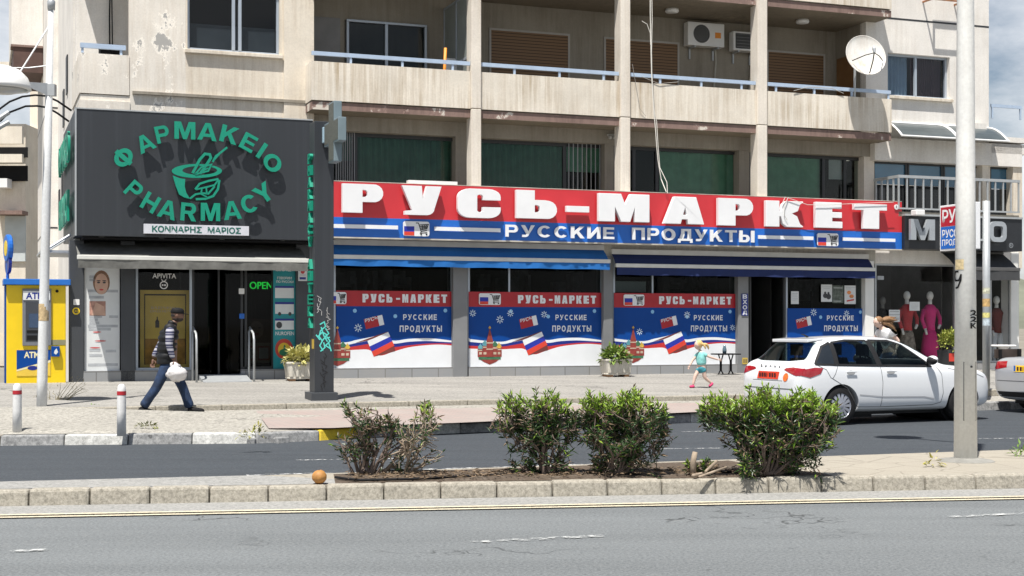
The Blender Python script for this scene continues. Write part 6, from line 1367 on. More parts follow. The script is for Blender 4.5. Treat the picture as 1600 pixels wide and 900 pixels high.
# ------------------------------------------------------------------ cars
from mathutils.bvhtree import BVHTree
def carpaint(name, col, metal=0):
    m, n, b = nodes(name); b.inputs['Base Color'].default_value = c4(col); b.inputs['Roughness'].default_value = .28; b.inputs['Metallic'].default_value = metal
    b.inputs['Coat Weight'].default_value = .8; b.inputs['Coat Roughness'].default_value = .05; return m
CARW = carpaint('car_white', (.74, .76, .78)); CARS = carpaint('car_silver', (.50, .52, .55), .4)
CGLASS = mat('car_glass', (.018, .022, .026), .04, .3, 2, spec=.9); RUBBER = mat('tyre_rubber', (.016, .016, .017), .85, .2, 20, spec=.25); RIM = mat('rim_silver', (.42, .44, .50), .3, .06, metal=.5)
TLRED = mat('tail_red', (.30, .008, .014), .12, .15, 6, coat=.8); TLDARK = mat('tail_dark', (.10, .004, .008), .12, .1, coat=.8); CPLAST = mat('black_plastic', (.015, .015, .016), .6, .1, spec=.3); SEAM = mat('panel_gap', (.10, .105, .11), .6, 0)
CHROME = mat('chrome', (.6, .6, .62), .15, 0, metal=1)
def evald(me, mods):
    o = bpy.data.objects.new('temporary', me); COL.objects.link(o); extra = []
    for kind, kw in mods:
        m = o.modifiers.new(kind, kind)
        for k, v in kw.items(): setattr(m, k, v)
    dg = bpy.context.evaluated_depsgraph_get(); dg.update(); r = bpy.data.meshes.new_from_object(o.evaluated_get(dg)); bpy.data.objects.remove(o); return r
def car_body(st, belt, wheels, wr=.335, arch=None):
    """st: list of (x, zb, zt, W, roof half width, has glasshouse)"""
    vs = []; fs = []; n = 11
    for x, zb, zt, W, rw in st:
        sh = min(belt(x), zt-.05)
        gh = zt > belt(x)+.10
        half = [(0, zb), (.78*W, zb), (.95*W, zb+.06), (W, zb+.30*(sh-zb)), (W*1.0, sh-.14*(sh-zb)-.05), (W*.975, sh-.015)]
        if gh:
            half += [(W*.945, sh+.035), ((W*.945+rw)/2+.025, (sh+zt)/2), (rw+.015, zt-.075), (rw*.80, zt-.018), (0, zt)]
        else: half += [(W*.955, sh+.012), (W*.90, zt-.022), (W*.72, zt-.010), (W*.40, zt-.003), (0, zt)]
        ring = [(x, -y, z) for y, z in half]+[(x, y, z) for y, z in half[-2:0:-1]]
        vs += ring
    m = 2*n-2
    for i in range(len(st)-1):
        for j in range(m):
            k = (j+1) % m; fs.append((i*m+j, (i+1)*m+j, (i+1)*m+k, i*m+k))
    for e in (0, len(st)-1):      # close the ends with quads between the two halves
        o = e*m
        for j in range(n-1):
            a, b_, c, d = o+j, o+j+1, o+(m-j-1) % m, o+(m-j) % m
            f = [a, b_, c, d]; f = [v for i, v in enumerate(f) if v not in f[:i]]
            if len(f) >= 3: fs.append(tuple(f) if e else tuple(f[::-1]))
    me = bpy.data.meshes.new('car_body'); me.from_pydata([Vector(v) for v in vs], [], fs); me.update()
    bm = bmesh.new(); bm.from_mesh(me); bmesh.ops.recalc_face_normals(bm, faces=bm.faces[:]); bm.to_mesh(me); bm.free()
    sm = evald(me, [('SUBSURF', dict(levels=2, render_levels=2))])
    bm = bmesh.new(); bm.from_mesh(sm); bvh = BVHTree.FromBMesh(bm); bm.free()
    cb = B()
    for wx in wheels: cb.lathe([(arch or wr+.055, -1.2), (arch or wr+.055, 1.2)], (wx, 0, wr-.01), 40, 'y')
    cm = bpy.data.meshes.new('cut'); cm.from_pydata(cb.v, [], cb.f); bm = bmesh.new(); bm.from_mesh(cm); bmesh.ops.recalc_face_normals(bm, faces=bm.faces[:]); bm.to_mesh(cm); bm.free()
    co = bpy.data.objects.new('cut', cm); COL.objects.link(co)
    out = evald(sm, [('BOOLEAN', dict(operation='DIFFERENCE', object=co, solver='EXACT'))]); bpy.data.objects.remove(co)
    return out, bvh
def inpoly(p, poly):
    sg = [(poly[(i+1) % len(poly)][0]-poly[i][0])*(p[1]-poly[i][1])-(poly[(i+1) % len(poly)][1]-poly[i][1])*(p[0]-poly[i][0]) for i in range(len(poly))]
    return all(v > 0 for v in sg) or all(v < 0 for v in sg)
def open_windows(me, sides, ends):
    """cut the window openings through the shell; sides: (x,z) outlines for both flanks, ends: ((y,z) outline, sign of x, x limit)"""
    bm = bmesh.new(); bm.from_mesh(me)
    jobs = [(q, 0, sg, None) for q in sides for sg in (-1, 1)]+[(q, 1, sg, lim) for q, sg, lim in ends]
    for q, kind, sg, lim in jobs:
        ax = 0 if kind == 0 else 1
        side = (lambda c: c.y*sg > .30 and c.z > .9) if kind == 0 else (lambda c: (c.x-lim)*sg > 0 and c.z > .9)
        for i in range(len(q)):
            a, b_ = Vector((q[i][0], q[i][1])), Vector((q[(i+1) % len(q)][0], q[(i+1) % len(q)][1])); d = b_-a; nrm = Vector((-d.y, d.x))
            lo = [min(p[k] for p in q)-.12 for k in (0, 1)]; hi = [max(p[k] for p in q)+.12 for k in (0, 1)]
            fs = [f for f in bm.faces if side(f.calc_center_median()) and lo[0] < f.calc_center_median()[ax] < hi[0] and lo[1] < f.calc_center_median().z < hi[1]]
            g = set(fs)
            for f in fs: g.update(f.edges); g.update(f.verts)
            co = Vector((a.x, 0, a.y)) if ax == 0 else Vector((0, a.x, a.y)); no = Vector((nrm.x, 0, nrm.y)) if ax == 0 else Vector((0, nrm.x, nrm.y))
            bmesh.ops.bisect_plane(bm, geom=list(g), plane_co=co, plane_no=no)
        dead = [f for f in bm.faces if side(f.calc_center_median()) and inpoly((f.calc_center_median()[ax], f.calc_center_median().z), q)]
        bmesh.ops.delete(bm, geom=dead, context='FACES')
    bm.to_mesh(me); bm.free()
CABG = glass('car_window_glass', (.42, .50, .50), .06)
CABIN = mat('cabin_grey', (.05, .052, .055), .8, .15, 6)
def cabin(parent, x0, x1, z0, zb, w_, seats):
    b = B(); b.box(x0, x1, -w_, w_, z0, z0+.03); b.box(x0, x0+.35, -w_, w_, z0, zb-.04); b.hull([(x1-.45, -w_, z0), (x1-.45, w_, z0), (x1-.45, w_, zb-.10), (x1-.45, -w_, zb-.10)], [(x1+.1, -w_, z0), (x1+.1, w_, z0), (x1+.1, w_, zb-.02), (x1+.1, -w_, zb-.02)])
    for sg in (-1, 1): b.box(x0, x1, sg*w_, sg*(w_+.02), z0, zb-.06)
    b.build('cabin', CABIN, parent)
    for x, y in seats:
        b = B(); b.hull([(x-.02, y-.23, z0+.25), (x-.02, y+.23, z0+.25), (x+.12, y+.23, z0+.25), (x+.12, y-.23, z0+.25)], [(x-.20, y-.20, zb+.10), (x-.20, y+.20, zb+.10), (x-.10, y+.20, zb+.12), (x-.10, y-.20, zb+.12)]); b.box(x-.25, x-.15, y-.12, y+.12, zb+.16, zb+.36); b.tube([(x-.18, y-.06, zb+.08), (x-.2, y-.06, zb+.2)], .012, 6); b.tube([(x-.18, y+.06, zb+.08), (x-.2, y+.06, zb+.2)], .012, 6); b.box(x, x+.5, y-.23, y+.23, z0+.12, z0+.30); b.build('seat', CABIN, parent, bev=.02)
    sx, sy = x1-.62, .36
    b = B(); b.tube([(sx-.05*math.cos(2*math.pi*i/18)*0-.07*math.sin(2*math.pi*i/18), sy+.18*math.cos(2*math.pi*i/18), zb+.0+.16*math.sin(2*math.pi*i/18)) for i in range(19)], .016, 6); b.tube([(sx, sy, zb), (sx+.25, sy, zb-.1)], .03, 6); b.build('steering_wheel', CPLAST, parent)
def project(bvh, poly, axis, sgn, off=.004, step=.06, smooth_=True):
    """a flat outline laid on the body: axis 'y' = from the side (x,z), 'x' = from front or back (y,z)"""
    bm = bmesh.new(); f = bm.faces.new([bm.verts.new((p[0], p[1], 0)) for p in poly])
    for ax in (0, 1):
        lo = min(p[ax] for p in poly); hi = max(p[ax] for p in poly); k = int((hi-lo)/step)
        for i in range(1, k+1):
            co = [0, 0, 0]; no = [0, 0, 0]; co[ax] = lo+(hi-lo)*i/(k+1); no[ax] = 1
            bmesh.ops.bisect_plane(bm, geom=bm.verts[:]+bm.edges[:]+bm.faces[:], plane_co=co, plane_no=no)
    bm.verts.ensure_lookup_table(); vs = []
    for v in bm.verts:
        if axis == 'y': o, d = Vector((v.co.x, 3*sgn, v.co.y)), Vector((0, -sgn, 0))
        else: o, d = Vector((6*sgn, v.co.x, v.co.y)), Vector((-sgn, 0, 0))
        hit = bvh.ray_cast(o, d)
        if hit[0] is None: vs.append(o+d*(3 if axis == 'y' else 6)); continue
        nrm = hit[1]; nrm = nrm if nrm.dot(d) < 0 else -nrm
        vs.append(hit[0]+nrm*off)
    bm.verts.index_update(); fs = [tuple(v.index for v in f.verts) for f in bm.faces]; bm.free()
    if sgn*(1 if axis == 'x' else -1) < 0: fs = [f[::-1] for f in fs]
    return vs, fs
def pstrip(bvh, pts, wd, axis, sgn, off=.003, sub=8):
    P = []
    for i in range(len(pts)-1):
        for k in range(sub): t = k/sub; P.append((pts[i][0]*(1-t)+pts[i+1][0]*t, pts[i][1]*(1-t)+pts[i+1][1]*t))
    P.append(pts[-1]); b = B(); b.stroke(P, wd, 0)
    vs = []
    for v in b.v:
        if axis == 'y': o, d = Vector((v.x, 3*sgn, v.z)), Vector((0, -sgn, 0))
        else: o, d = Vector((6*sgn, v.x, v.z)), Vector((-sgn, 0, 0))
        h = bvh.ray_cast(o, d)
        vs.append(h[0]+(h[1] if h[1].dot(d) < 0 else -h[1])*off if h[0] else o+d*2.1)
    return vs, b.f
def meshpart(name, me, m, parent):
    me.materials.clear(); me.materials.append(m)
    for p in me.polygons: p.use_smooth = True
    me.set_sharp_from_angle(angle=R(32))
    o = bpy.data.objects.new(name, me); o.parent = parent; COL.objects.link(o); INFO[o.name] = parent_info(parent); return o
def ppart(name, m, parent, bvh, polys_, axis, sgn, off=.004, step=.06):
    b = B()
    for p in polys_: b.add(*project(bvh, p, axis, sgn, off, step))
    return b.build(name, m, parent, smooth=True)
def wheel(parent, x, y, r, sgn, n=14):
    b = B(); w_ = .10
    b.lathe([(r*.64, -w_), (r*.90, -w_*1.02), (r*.985, -w_*.80), (r, -w_*.3), (r, w_*.3), (r*.985, w_*.80), (r*.90, w_*1.02), (r*.64, w_)], (x, y, r), 40, 'y', cap=False); ty_ = b.build('wheel', RUBBER, parent, smooth=True)
    b = B(); yo = y+sgn*w_
    b.lathe([(r*.66, 0), (r*.63, sgn*-.015), (r*.60, sgn*-.03)], (x, yo, r), 36, 'y', cap=False); b.lathe([(r*.17, sgn*.002), (r*.10, sgn*.012), (.004, sgn*.014)], (x, yo, r), 20, 'y', cap=False)
    for i in range(n):
        a = 2*math.pi*i/n; c, s = math.cos(a), math.sin(a); h1, h2 = r*.045, r*.085
        p = lambda rr_, hh, dy: (x+rr_*c-hh*s, yo+sgn*dy, r+rr_*s+hh*c)
        b.hull([p(r*.15, -h1, .004), p(r*.15, h1, .004), p(r*.15, h1, -.02), p(r*.15, -h1, -.02)], [p(r*.63, -h2, -.008), p(r*.63, h2, -.008), p(r*.63, h2, -.03), p(r*.63, -h2, -.03)])
    b.build('rim', RIM, ty_, smooth=False)
    b = B(); b.lathe([(r*.64, sgn*-.045), (.01, sgn*-.045)], (x, yo, r), 30, 'y', cap=False); b.build('brake', CPLAST, ty_)
# ---- white hatchback
WB = 2.65; phi = R(25)
cx_, cy_ = 5.46, 23.62
nx, ny = -math.sin(phi), math.cos(phi)
CAR = thing('parked_car', 'white five-door hatchback with a red number plate parked at the kerb', 'car', (cx_+nx*.87, cy_+ny*.87, .004), 'W', phi)
belt1 = lambda x: .985 - .030*max(0, x+.2) if x < 2.2 else .91
st1 = [(-.86, .42, .70, .60, .4), (-.84, .33, .84, .74, .5), (-.77, .25, 1.00, .82, .55), (-.66, .22, 1.08, .865, .6), (-.54, .21, 1.17, .885, .60), (-.40, .21, 1.33, .89, .60), (-.26, .20, 1.435, .895, .60), (-.02, .20, 1.465, .895, .60), (.4, .19, 1.49, .895, .61), (.9, .19, 1.495, .895, .61), (1.35, .19, 1.47, .895, .60), (1.66, .19, 1.385, .895, .585), (1.98, .19, 1.22, .895, .62), (2.30, .19, 1.035, .89, .66), (2.5, .19, .985, .885, .7), (2.85, .20, .945, .87, .6), (3.12, .21, .89, .84, .6), (3.30, .23, .81, .77, .5), (3.40, .27, .70, .66, .5), (3.43, .33, .58, .55, .4)]
me, bv = car_body(st1, belt1, (0, WB), .325, .372)
Q1 = [(-.50, 1.015), (-.10, 1.005), (-.06, 1.365), (-.24, 1.30), (-.42, 1.10)]; Q2 = [(-.04, 1.005), (.78, .985), (.70, 1.40), (.30, 1.405), (.0, 1.37)]; Q3 = [(.86, .98), (1.93, .965), (1.86, 1.03), (1.46, 1.32), (1.20, 1.395), (.78, 1.405)]
REARQ = [(-.66, 1.085), (-.40, 1.06), (.40, 1.06), (.66, 1.085), (.55, 1.37), (-.55, 1.37)]; FRONTQ = [(-.70, 1.05), (.70, 1.05), (.56, 1.38), (-.56, 1.38)]
shr = lambda q: [(p[0]+(sum(v[0] for v in q)/len(q)-p[0])*.02, p[1]+(sum(v[1] for v in q)/len(q)-p[1])*.03) for p in q]
open_windows(me, [shr(Q2), shr(Q3)], [(shr(REARQ), -1, .2), (shr(FRONTQ), 1, 1.2)])
cabin(CAR, -.35, 2.15, .30, .98, .74, ((1.05, -.37), (1.05, .37), (.22, -.37), (.22, .37)))
meshpart('body', me, CARW, CAR)
s_ = -1
for sg in (-1, 1):
    # side glass: quarter, rear door, front door
    q1, q2, q3 = Q1, Q2, Q3
    ppart('side_window', CGLASS, CAR, bv, [q1], 'y', sg, .006); ppart('side_window', CABG, CAR, bv, [q2], 'y', sg, .006); ppart('side_window', CABG, CAR, bv, [q3], 'y', sg, .006)
    ppart('window_frame', CPLAST, CAR, bv, [[(-.10, 1.01), (-.04, 1.005), (.0, 1.37), (-.06, 1.36)], [(.78, .985), (.86, .98), (.78, 1.405), (.70, 1.40)]], 'y', sg, .007)
    b = B()
    for pts in ([(-.46, 1.0), (-.30, .93), (-.22, .80), (.12, .62), (.30, .36), (.36, .30)], [(.83, .97), (.86, .70), (.84, .30)], [(.36, .30), (.84, .29), (1.95, .30), (2.13, .34)], [(2.05, .95), (2.14, .82), (2.17, .5), (2.13, .34)], [(-.05, 1.002), (-.12, .86), (-.18, .78)], [(2.30, .92), (2.9, .83), (3.15, .75)]): b.add(*pstrip(bv, pts, .009, 'y', sg))
    b.build('panel_gaps', SEAM, CAR)
    b = B()
    for q in (Q1, Q2, Q3): b.add(*pstrip(bv, q+[q[0]], .03, 'y', sg, .008, 6))
    b.build('window_seal', CPLAST, CAR)
    b = B(); b.add(*pstrip(bv, [(.38, .50), (.9, .455), (1.75, .44), (1.98, .40)], .022, 'y', sg, .003)); b.build('door_crease_shade', mat('crease_shade', (.42, .43, .45), .4, 0), CAR)  # flat grey strip paints the shade of the pressed door crease
    for hx in (.20, 1.04):
        v, f = project(bv, circ(hx, .872, .085, 16, .04), 'y', sg, .002, .1); b = B(); b.add(v, f); hcup = b.build('door_handle', mat('handle_cup', (.30, .31, .32), .4, 0), CAR)
        yy = v[0].y; b = B(); b.box(hx-.11, hx+.10, yy+sg*.02, yy+sg*.038, .878, .905); b.build('grip', CARW, hcup, bev=.008)
    b = B(); b.add(*pstrip(bv, [(-.42, 1.02), (-.1, .995), (.8, .972), (1.95, .952)], .02, 'y', sg, .006)); b.build('waist_trim', CPLAST, CAR)
    ppart('taillight', TLRED, CAR, bv, [[(-.78, .84), (-.62, .80), (-.42, .865), (-.36, .955), (-.52, .965), (-.72, .935)]], 'y', sg, .008, .04)
    b = B(); mv = bv.ray_cast(Vector((1.86, 3*sg, .98)), Vector((0, -sg, 0)))[0]; b.blob((1.84, mv.y+sg*.15, 1.06), (.075, .11, .075), 14, 10); mi = b.build('mirror', CPLAST, CAR, smooth=True); b = B(); b.blob((1.855, mv.y+sg*.152, 1.085), (.072, .108, .06), 14, 10); b.build('cap', CARW, mi, smooth=True); b = B(); b.tube([(1.86, mv.y-.02*sg, .99), (1.85, mv.y+sg*.09, 1.03)], .025, 8); b.build('foot', CPLAST, mi)
    for wx in (0, WB): wheel(CAR, wx, sg*.775, .325, sg)
    b = B(); b.add(*pstrip(bv, [(.40, .235), (1.2, .23), (2.2, .235)], .05, 'y', sg, .004)); b.build('sill', mat('sill_grey', (.35, .36, .37), .5, .05), CAR)
for wx in (0, WB):
    b = B(); b.lathe([(.365, -.66), (.365, .66)], (wx, 0, .32), 30, 'y'); b.build('wheel_well', CPLAST, CAR)
b = B(); b.box(-.5, 3.1, -.62, .62, .15, .21); b.box(.35, .9, -.55, .3, .10, .15); b.build('underbody', CPLAST, CAR)
ppart('rear_window', CABG, CAR, bv, [[(-.66, 1.085), (-.40, 1.06), (.40, 1.06), (.66, 1.085), (.55, 1.37), (-.55, 1.37)]], 'x', -1, .006)
ppart('windscreen', CABG, CAR, bv, [[(-.70, 1.05), (.70, 1.05), (.56, 1.38), (-.56, 1.38)]], 'x', 1, .006)
b = B(); zr = 1.445; b.hull([(-.40, -.50, 1.375), (-.40, .50, 1.375), (-.40, .50, 1.425), (-.40, -.50, 1.425)], [(-.10, -.53, 1.42), (-.10, .53, 1.42), (-.10, .53, 1.447), (-.10, -.53, 1.447)]); b.build('roof_spoiler', CARW, CAR, bev=.008)
ppart('taillight', TLRED, CAR, bv, [[(.40, .92), (.74, .83), (.80, .83), (.83, .95), (.62, .965), (.44, .95)]], 'x', -1, .006, .04); ppart('taillight', TLRED, CAR, bv, [[(-.40, .92), (-.74, .83), (-.80, .83), (-.83, .95), (-.62, .965), (-.44, .95)]], 'x', -1, .006, .04)
b = B(); b.add(*project(bv, [(-.30, .76), (.30, .76), (.30, .885), (-.30, .885)], 'x', -1, .006, .2)); pl_ = b.build('number_plate', mat('plate_red', (.62, .05, .02), .45, .06), CAR)
b = B(); px__ = min(v.x for v in b.v) if b.v else -.86
rh = bv.ray_cast(Vector((-6, 0, .82)), Vector((1, 0, 0)))[0]
M_rear = Matrix(((0, 1, 0, rh.x-.012), (-1, 0, 0, 0), (0, 0, 1, 0), (0, 0, 0, 1)))
b.M = M_rear
for i, w_ in enumerate((.055, .055, .055, .02, .05, .05, .05)):
    x = -.25+i*.072; b.box(x, x+w_, 0, .001, .785, .862); 
b.build('plate_marks', mat('plate_ink', (.06, .01, .01), .6, .3, 30), pl_)
b = B(); b.M = Matrix(((0, 1, 0, rh.x-.006+.02), (-1, 0, 0, 0), (0, 0, 1, 0), (0, 0, 0, 1)))
xh = bv.ray_cast(Vector((-6, 0, .965)), Vector((1, 0, 0)))[0].x; b.M = Matrix(((0, 1, 0, xh-.012), (-1, 0, 0, 0), (0, 0, 1, 0), (0, 0, 0, 1)))
mm_ = b.M
for i, ch in enumerate('SKODA'):
    b = B(); b.M = mm_; b.text(ch, -.29+i*.13, -.24+i*.13, .935, .985, 0, .008, .03)
    if i == 0: b.stroke([(-.285, 1.002), (-.265, .990), (-.245, 1.002)], .010, 0, .008)
    b.build('badge_letter', CHROME, CAR)
b = B(); b.add(*project(bv, circ(-.50, .80, .07, 16), 'x', -1, .006, .2)); b.build('round_sticker', mat('sticker_orange', (.72, .16, .03), .5, .3, 12), CAR)
ppart('bumper_groove', SEAM, CAR, bv, [[(-.78, .60), (.78, .60), (.78, .615), (-.78, .615)]], 'x', -1, .003, .1); ppart('bumper_trim', CPLAST, CAR, bv, [[(-.62, .33), (.62, .33), (.66, .43), (-.66, .43)]], 'x', -1, .004, .1)
ppart('hatch_panel', SEAM, CAR, bv, [[(-.42, .735), (.42, .735), (.42, .742), (-.42, .742)]], 'x', -1, .003, .1)
ppart('headlight', mat('lamp_glass', (.5, .52, .55), .08, .1, coat=1), CAR, bv, [[(.44, .70), (.74, .72), (.76, .82), (.50, .80)]], 'x', 1, .006); ppart('headlight', MATS['lamp_glass'], CAR, bv, [[(-.44, .70), (-.74, .72), (-.76, .82), (-.50, .80)]], 'x', 1, .006)
ppart('grille', CPLAST, CAR, bv, [[(-.40, .62), (.40, .62), (.44, .76), (-.44, .76)]], 'x', 1, .005)
b = B(); b.tube([(-.02, 0, 1.46), (-.10, 0, 1.50), (-.16, 0, 1.51)], [.02, .012, .006], 6); b.build('aerial', CPLAST, CAR)
# ---- silver saloon at the edge
SCAR = thing('parked_car', 'silver saloon car with a yellow number plate cut by the picture edge', 'car', (10.9, 29.3-.42, .004), 'W', R(25)); SCAR['group'] = ''
del SCAR['group']
rcx, rcy = 9.66, 26.75     # rear centre
SCAR.location = (rcx+.95*math.cos(R(25)), rcy+.95*math.sin(R(25)), .004)
belt2 = lambda x: .93 if x > -.1 else .98
st2 = [(-.98, .42, .72, .66, .4), (-.95, .32, .90, .80, .5), (-.86, .24, 1.03, .87, .55), (-.70, .22, 1.075, .895, .6), (-.40, .21, 1.095, .905, .62), (-.20, .20, 1.12, .905, .62), (.05, .20, 1.24, .905, .60), (.35, .19, 1.37, .905, .58), (.75, .19, 1.425, .905, .58), (1.3, .19, 1.43, .905, .585), (1.7, .19, 1.38, .905, .585), (2.1, .19, 1.20, .905, .62), (2.5, .19, 1.02, .90, .66), (3.0, .20, .96, .88, .6), (3.35, .22, .89, .83, .6), (3.55, .26, .76, .70, .5), (3.60, .33, .62, .58, .4)]
me, bv2 = car_body(st2, belt2, (0, 2.81), .33, .375)
meshpart('body', me, CARS, SCAR)
for sg in (-1, 1):
    ppart('side_window', CGLASS, SCAR, bv2, [[(.10, 1.03), (.95, .985), (.90, 1.35), (.55, 1.33)]], 'y', sg, .006); ppart('side_window', CGLASS, SCAR, bv2, [[(1.02, .985), (2.2, .97), (1.75, 1.29), (1.4, 1.36), (.98, 1.36)]], 'y', sg, .006)
    for wx in (0, 2.81): wheel(SCAR, wx, sg*.79, .33, sg, 10)
    ppart('taillight', TLRED, SCAR, bv2, [[(sg*.48, .86), (sg*.86, .80), (sg*.87, .96), (sg*.52, .975)]] if sg > 0 else [[(-.48, .86), (-.86, .80), (-.87, .96), (-.52, .975)]], 'x', -1, .006, .05)
    ppart('taillight', TLRED, SCAR, bv2, [[(-.90, .82), (-.70, .82), (-.62, .93), (-.70, .965), (-.90, .955)]], 'y', sg, .007, .05)
ppart('rear_window', CGLASS, SCAR, bv2, [[(-.60, 1.14), (.60, 1.14), (.52, 1.36), (-.52, 1.36)]], 'x', -1, .006)
b = B(); b.add(*project(bv2, [(-.28, .78), (.28, .78), (.28, .90), (-.28, .90)], 'x', -1, .008, .2)); np2 = b.build('number_plate', mat('plate_yellow', (.78, .50, .03), .45, .05), SCAR)
rx2 = bv2.ray_cast(Vector((-6, .1, .83)), Vector((1, 0, 0)))[0].x
b = B(); b.M = Matrix(((0, 1, 0, rx2-.016), (-1, 0, 0, 0), (0, 0, 1, 0), (0, 0, 0, 1))); b.box(-.278, -.23, 0, .001, .782, .898); b.build('blue_strip', SBLUE, np2)
b = B(); b.M = Matrix(((0, 1, 0, rx2-.018), (-1, 0, 0, 0), (0, 0, 1, 0), (0, 0, 0, 1)))
for i, w_ in enumerate((.05, .055, .02, .05, .05, .05)): x = -.20+i*.075; b.box(x, x+w_, 0, .001, .803, .878)
b.build('plate_marks', MATS['plate_ink'], np2)
hx_ = bv2.ray_cast(Vector((-6, .02, .99)), Vector((1, 0, 0)))[0]
b = B(); b.M = Matrix(((0, 1, 0, hx_.x-.014), (-1, 0, 0, 0), (0, 0, 1, hx_.z), (0, 0, 0, 1))); b.plate(circ(0, 0, .045, 20), 0, .012); rd_ = b.build('roundel', DARKFR, SCAR)
for k, (a0, m_) in enumerate(((0, FBLUE), (90, WHITE), (180, FBLUE), (270, WHITE))):
    b = B(); b.M = Matrix(((0, 1, 0, hx_.x-.017), (-1, 0, 0, 0), (0, 0, 1, hx_.z), (0, 0, 0, 1))); b.plate([(0, 0)]+circ(0, 0, .030, 6, None, a0, a0+90), 0, .002); b.build('quarter', m_, rd_)
ppart('bumper_groove', SEAM, SCAR, bv2, [[(-.80, .60), (.80, .60), (.80, .612), (-.80, .612)]], 'x', -1, .003, .1); ppart('bumper_trim', CPLAST, SCAR, bv2, [[(-.70, .30), (.70, .30), (.72, .40), (-.72, .40)]], 'x', -1, .004, .1)
b = B(); b.box(-.6, 3.2, -.62, .62, .16, .22); b.build('underbody', CPLAST, SCAR)
# ------------------------------------------------------------------ people
def skin(bb, verts, edges, sub=2, root=0):
    me = bpy.data.meshes.new('figure'); me.from_pydata([v[:3] for v in verts], edges, []); me.update()
    o = bpy.data.objects.new('figure', me); COL.objects.link(o)
    m = o.modifiers.new('skin', 'SKIN'); m.use_smooth_shade = True
    sv = me.skin_vertices[0].data
    for i, v in enumerate(verts):
        r = v[3]; sv[i].radius = (r, v[4] if len(v) > 4 else r); sv[i].use_root = (i == root)
    s = o.modifiers.new('sub', 'SUBSURF'); s.levels = sub; s.render_levels = sub
    dg = bpy.context.evaluated_depsgraph_get(); dg.update(); r = bpy.data.meshes.new_from_object(o.evaluated_get(dg))
    bb.add([v.co.copy() for v in r.vertices], [tuple(p.vertices) for p in r.polygons]); bpy.data.objects.remove(o); return bb
def chain(bb, pts, sub=2): return skin(bb, pts, [(i, i+1) for i in range(len(pts)-1)], sub)
def hand(bb, w_, d, s, up, curl=.6, L_=.18, mirror=1):
    """palm from wrist w_ along d; s = direction towards the thumb; up = back of the hand"""
    d, s, up = Vector(d).normalized(), Vector(s).normalized(), Vector(up).normalized(); w_ = Vector(w_)
    pl = L_*.52; P = w_+d*pl*.55
    chain(bb, [(*w_, L_*.13), (*(w_+d*pl*.35), L_*.17, L_*.12), (*(w_+d*pl), L_*.19, L_*.10)])
    for k, (o, ll) in enumerate(((.32, .42), (.11, .48), (-.10, .45), (-.30, .35))):
        b0 = w_+d*pl*.85+s*o*L_*.55; ll *= L_; p1 = b0+d*ll*.45-up*ll*.10*curl; p2 = p1+(d*(1-curl*.8)-up*curl).normalized()*ll*.32; p3 = p2+(d*(.6-curl)-up*(.5+curl*.6)).normalized()*ll*.25
        chain(bb, [(*b0, L_*.062), (*p1, L_*.055), (*p2, L_*.05), (*p3, L_*.042)], 1)
    t0 = w_+d*pl*.25+s*L_*.13; t1 = t0+(d*.7+s*.7).normalized()*L_*.2; t2 = t1+(d*.9-up*.4).normalized()*L_*.16
    chain(bb, [(*t0, L_*.075), (*t1, L_*.065), (*t2, L_*.05)], 1)
def head(bb, c, r, fwd, tilt=0):
    """skull, jaw, nose, ears, brow as one lump of surface facing fwd (+1 = local +x)"""
    c = Vector(c); n, m = 20, 16; vs = []; fs = []
    for i in range(m+1):
        a = math.pi*i/m
        for j in range(n):
            t = 2*math.pi*j/n; x, y, z = math.sin(a)*math.cos(t), math.sin(a)*math.sin(t), -math.cos(a)
            X, Y_, Z_ = x*.98, y*.78, z*1.12
            if z < 0: X = X*(1+.12*z)+.10*(-z)*(x > 0); Y_ *= 1+.28*z
            if x > .55 and abs(y) < .30: X += .20*max(0, 1-abs(z+.10)/.30)*(1-abs(y)/.30)*(.9 if z < -.02 else .5)     # nose
            if x > .5 and abs(z-.22) < .12: X += .04
            if x > .5 and abs(z+.02) < .14 and .2 < abs(y) < .5: X -= .06                                      # eye sockets
            if x > .4 and abs(z+.48) < .10 and abs(y) < .3: X += .04
            vs.append((X, Y_, Z_))
    Mh = Matrix.Translation(c) @ Matrix.Rotation(tilt, 4, 'Y') @ Matrix.Diagonal((r*fwd, r, r, 1))
    o = bb.M; bb.M = Mh
    bb.add(vs, [(i*n+j, i*n+(j+1) % n, (i+1)*n+(j+1) % n, (i+1)*n+j) for i in range(m) for j in range(n)])
    for sy in (-1, 1): bb.blob((-.05, sy*.78, -.05), (.16, .08, .26), 8, 6)
    bb.M = o; return Mh
def face_bits(parent, Mh, brow=HAIR_P):
    b = B(); b.M = Mh
    for sy in (-1, 1): b.blob((.80, sy*.33, .02), (.07, .11, .06), 8, 6)
    b.build('eyes', mat('eye_dark', (.03, .022, .02), .3, 0), parent, smooth=True)
    b = B(); b.M = Mh
    for sy in (-1, 1): b.blob((.86, sy*.33, .17), (.06, .17, .035), 8, 6)
    b.build('eyebrows', brow, parent, smooth=True)
    b = B(); b.M = Mh; b.blob((.93, 0, -.50), (.06, .22, .045), 10, 6); b.build('mouth', mat('lips', (.36, .14, .12), .5, 0), parent, smooth=True)
SKIN_T = mat('skin_tan', (.17, .09, .06), .6, .1, 8); SKIN_F = mat('skin_fair', (.60, .43, .355), .55, .06, 8)
DENIM = mat('denim', (.012, .030, .075), .85, .55, 9, 1.0, 11); QUILT = mat('quilted_black', (.010, .011, .013), .6, .3, 5, .9, 14, spec=.3)
STRP = stripes('striped_sleeve', [(0, (.40, .40, .45)), (.34, (.035, .04, .09)), (.58, (.28, .28, .34)), (.70, (.03, .035, .08))], 2, .105, .85)
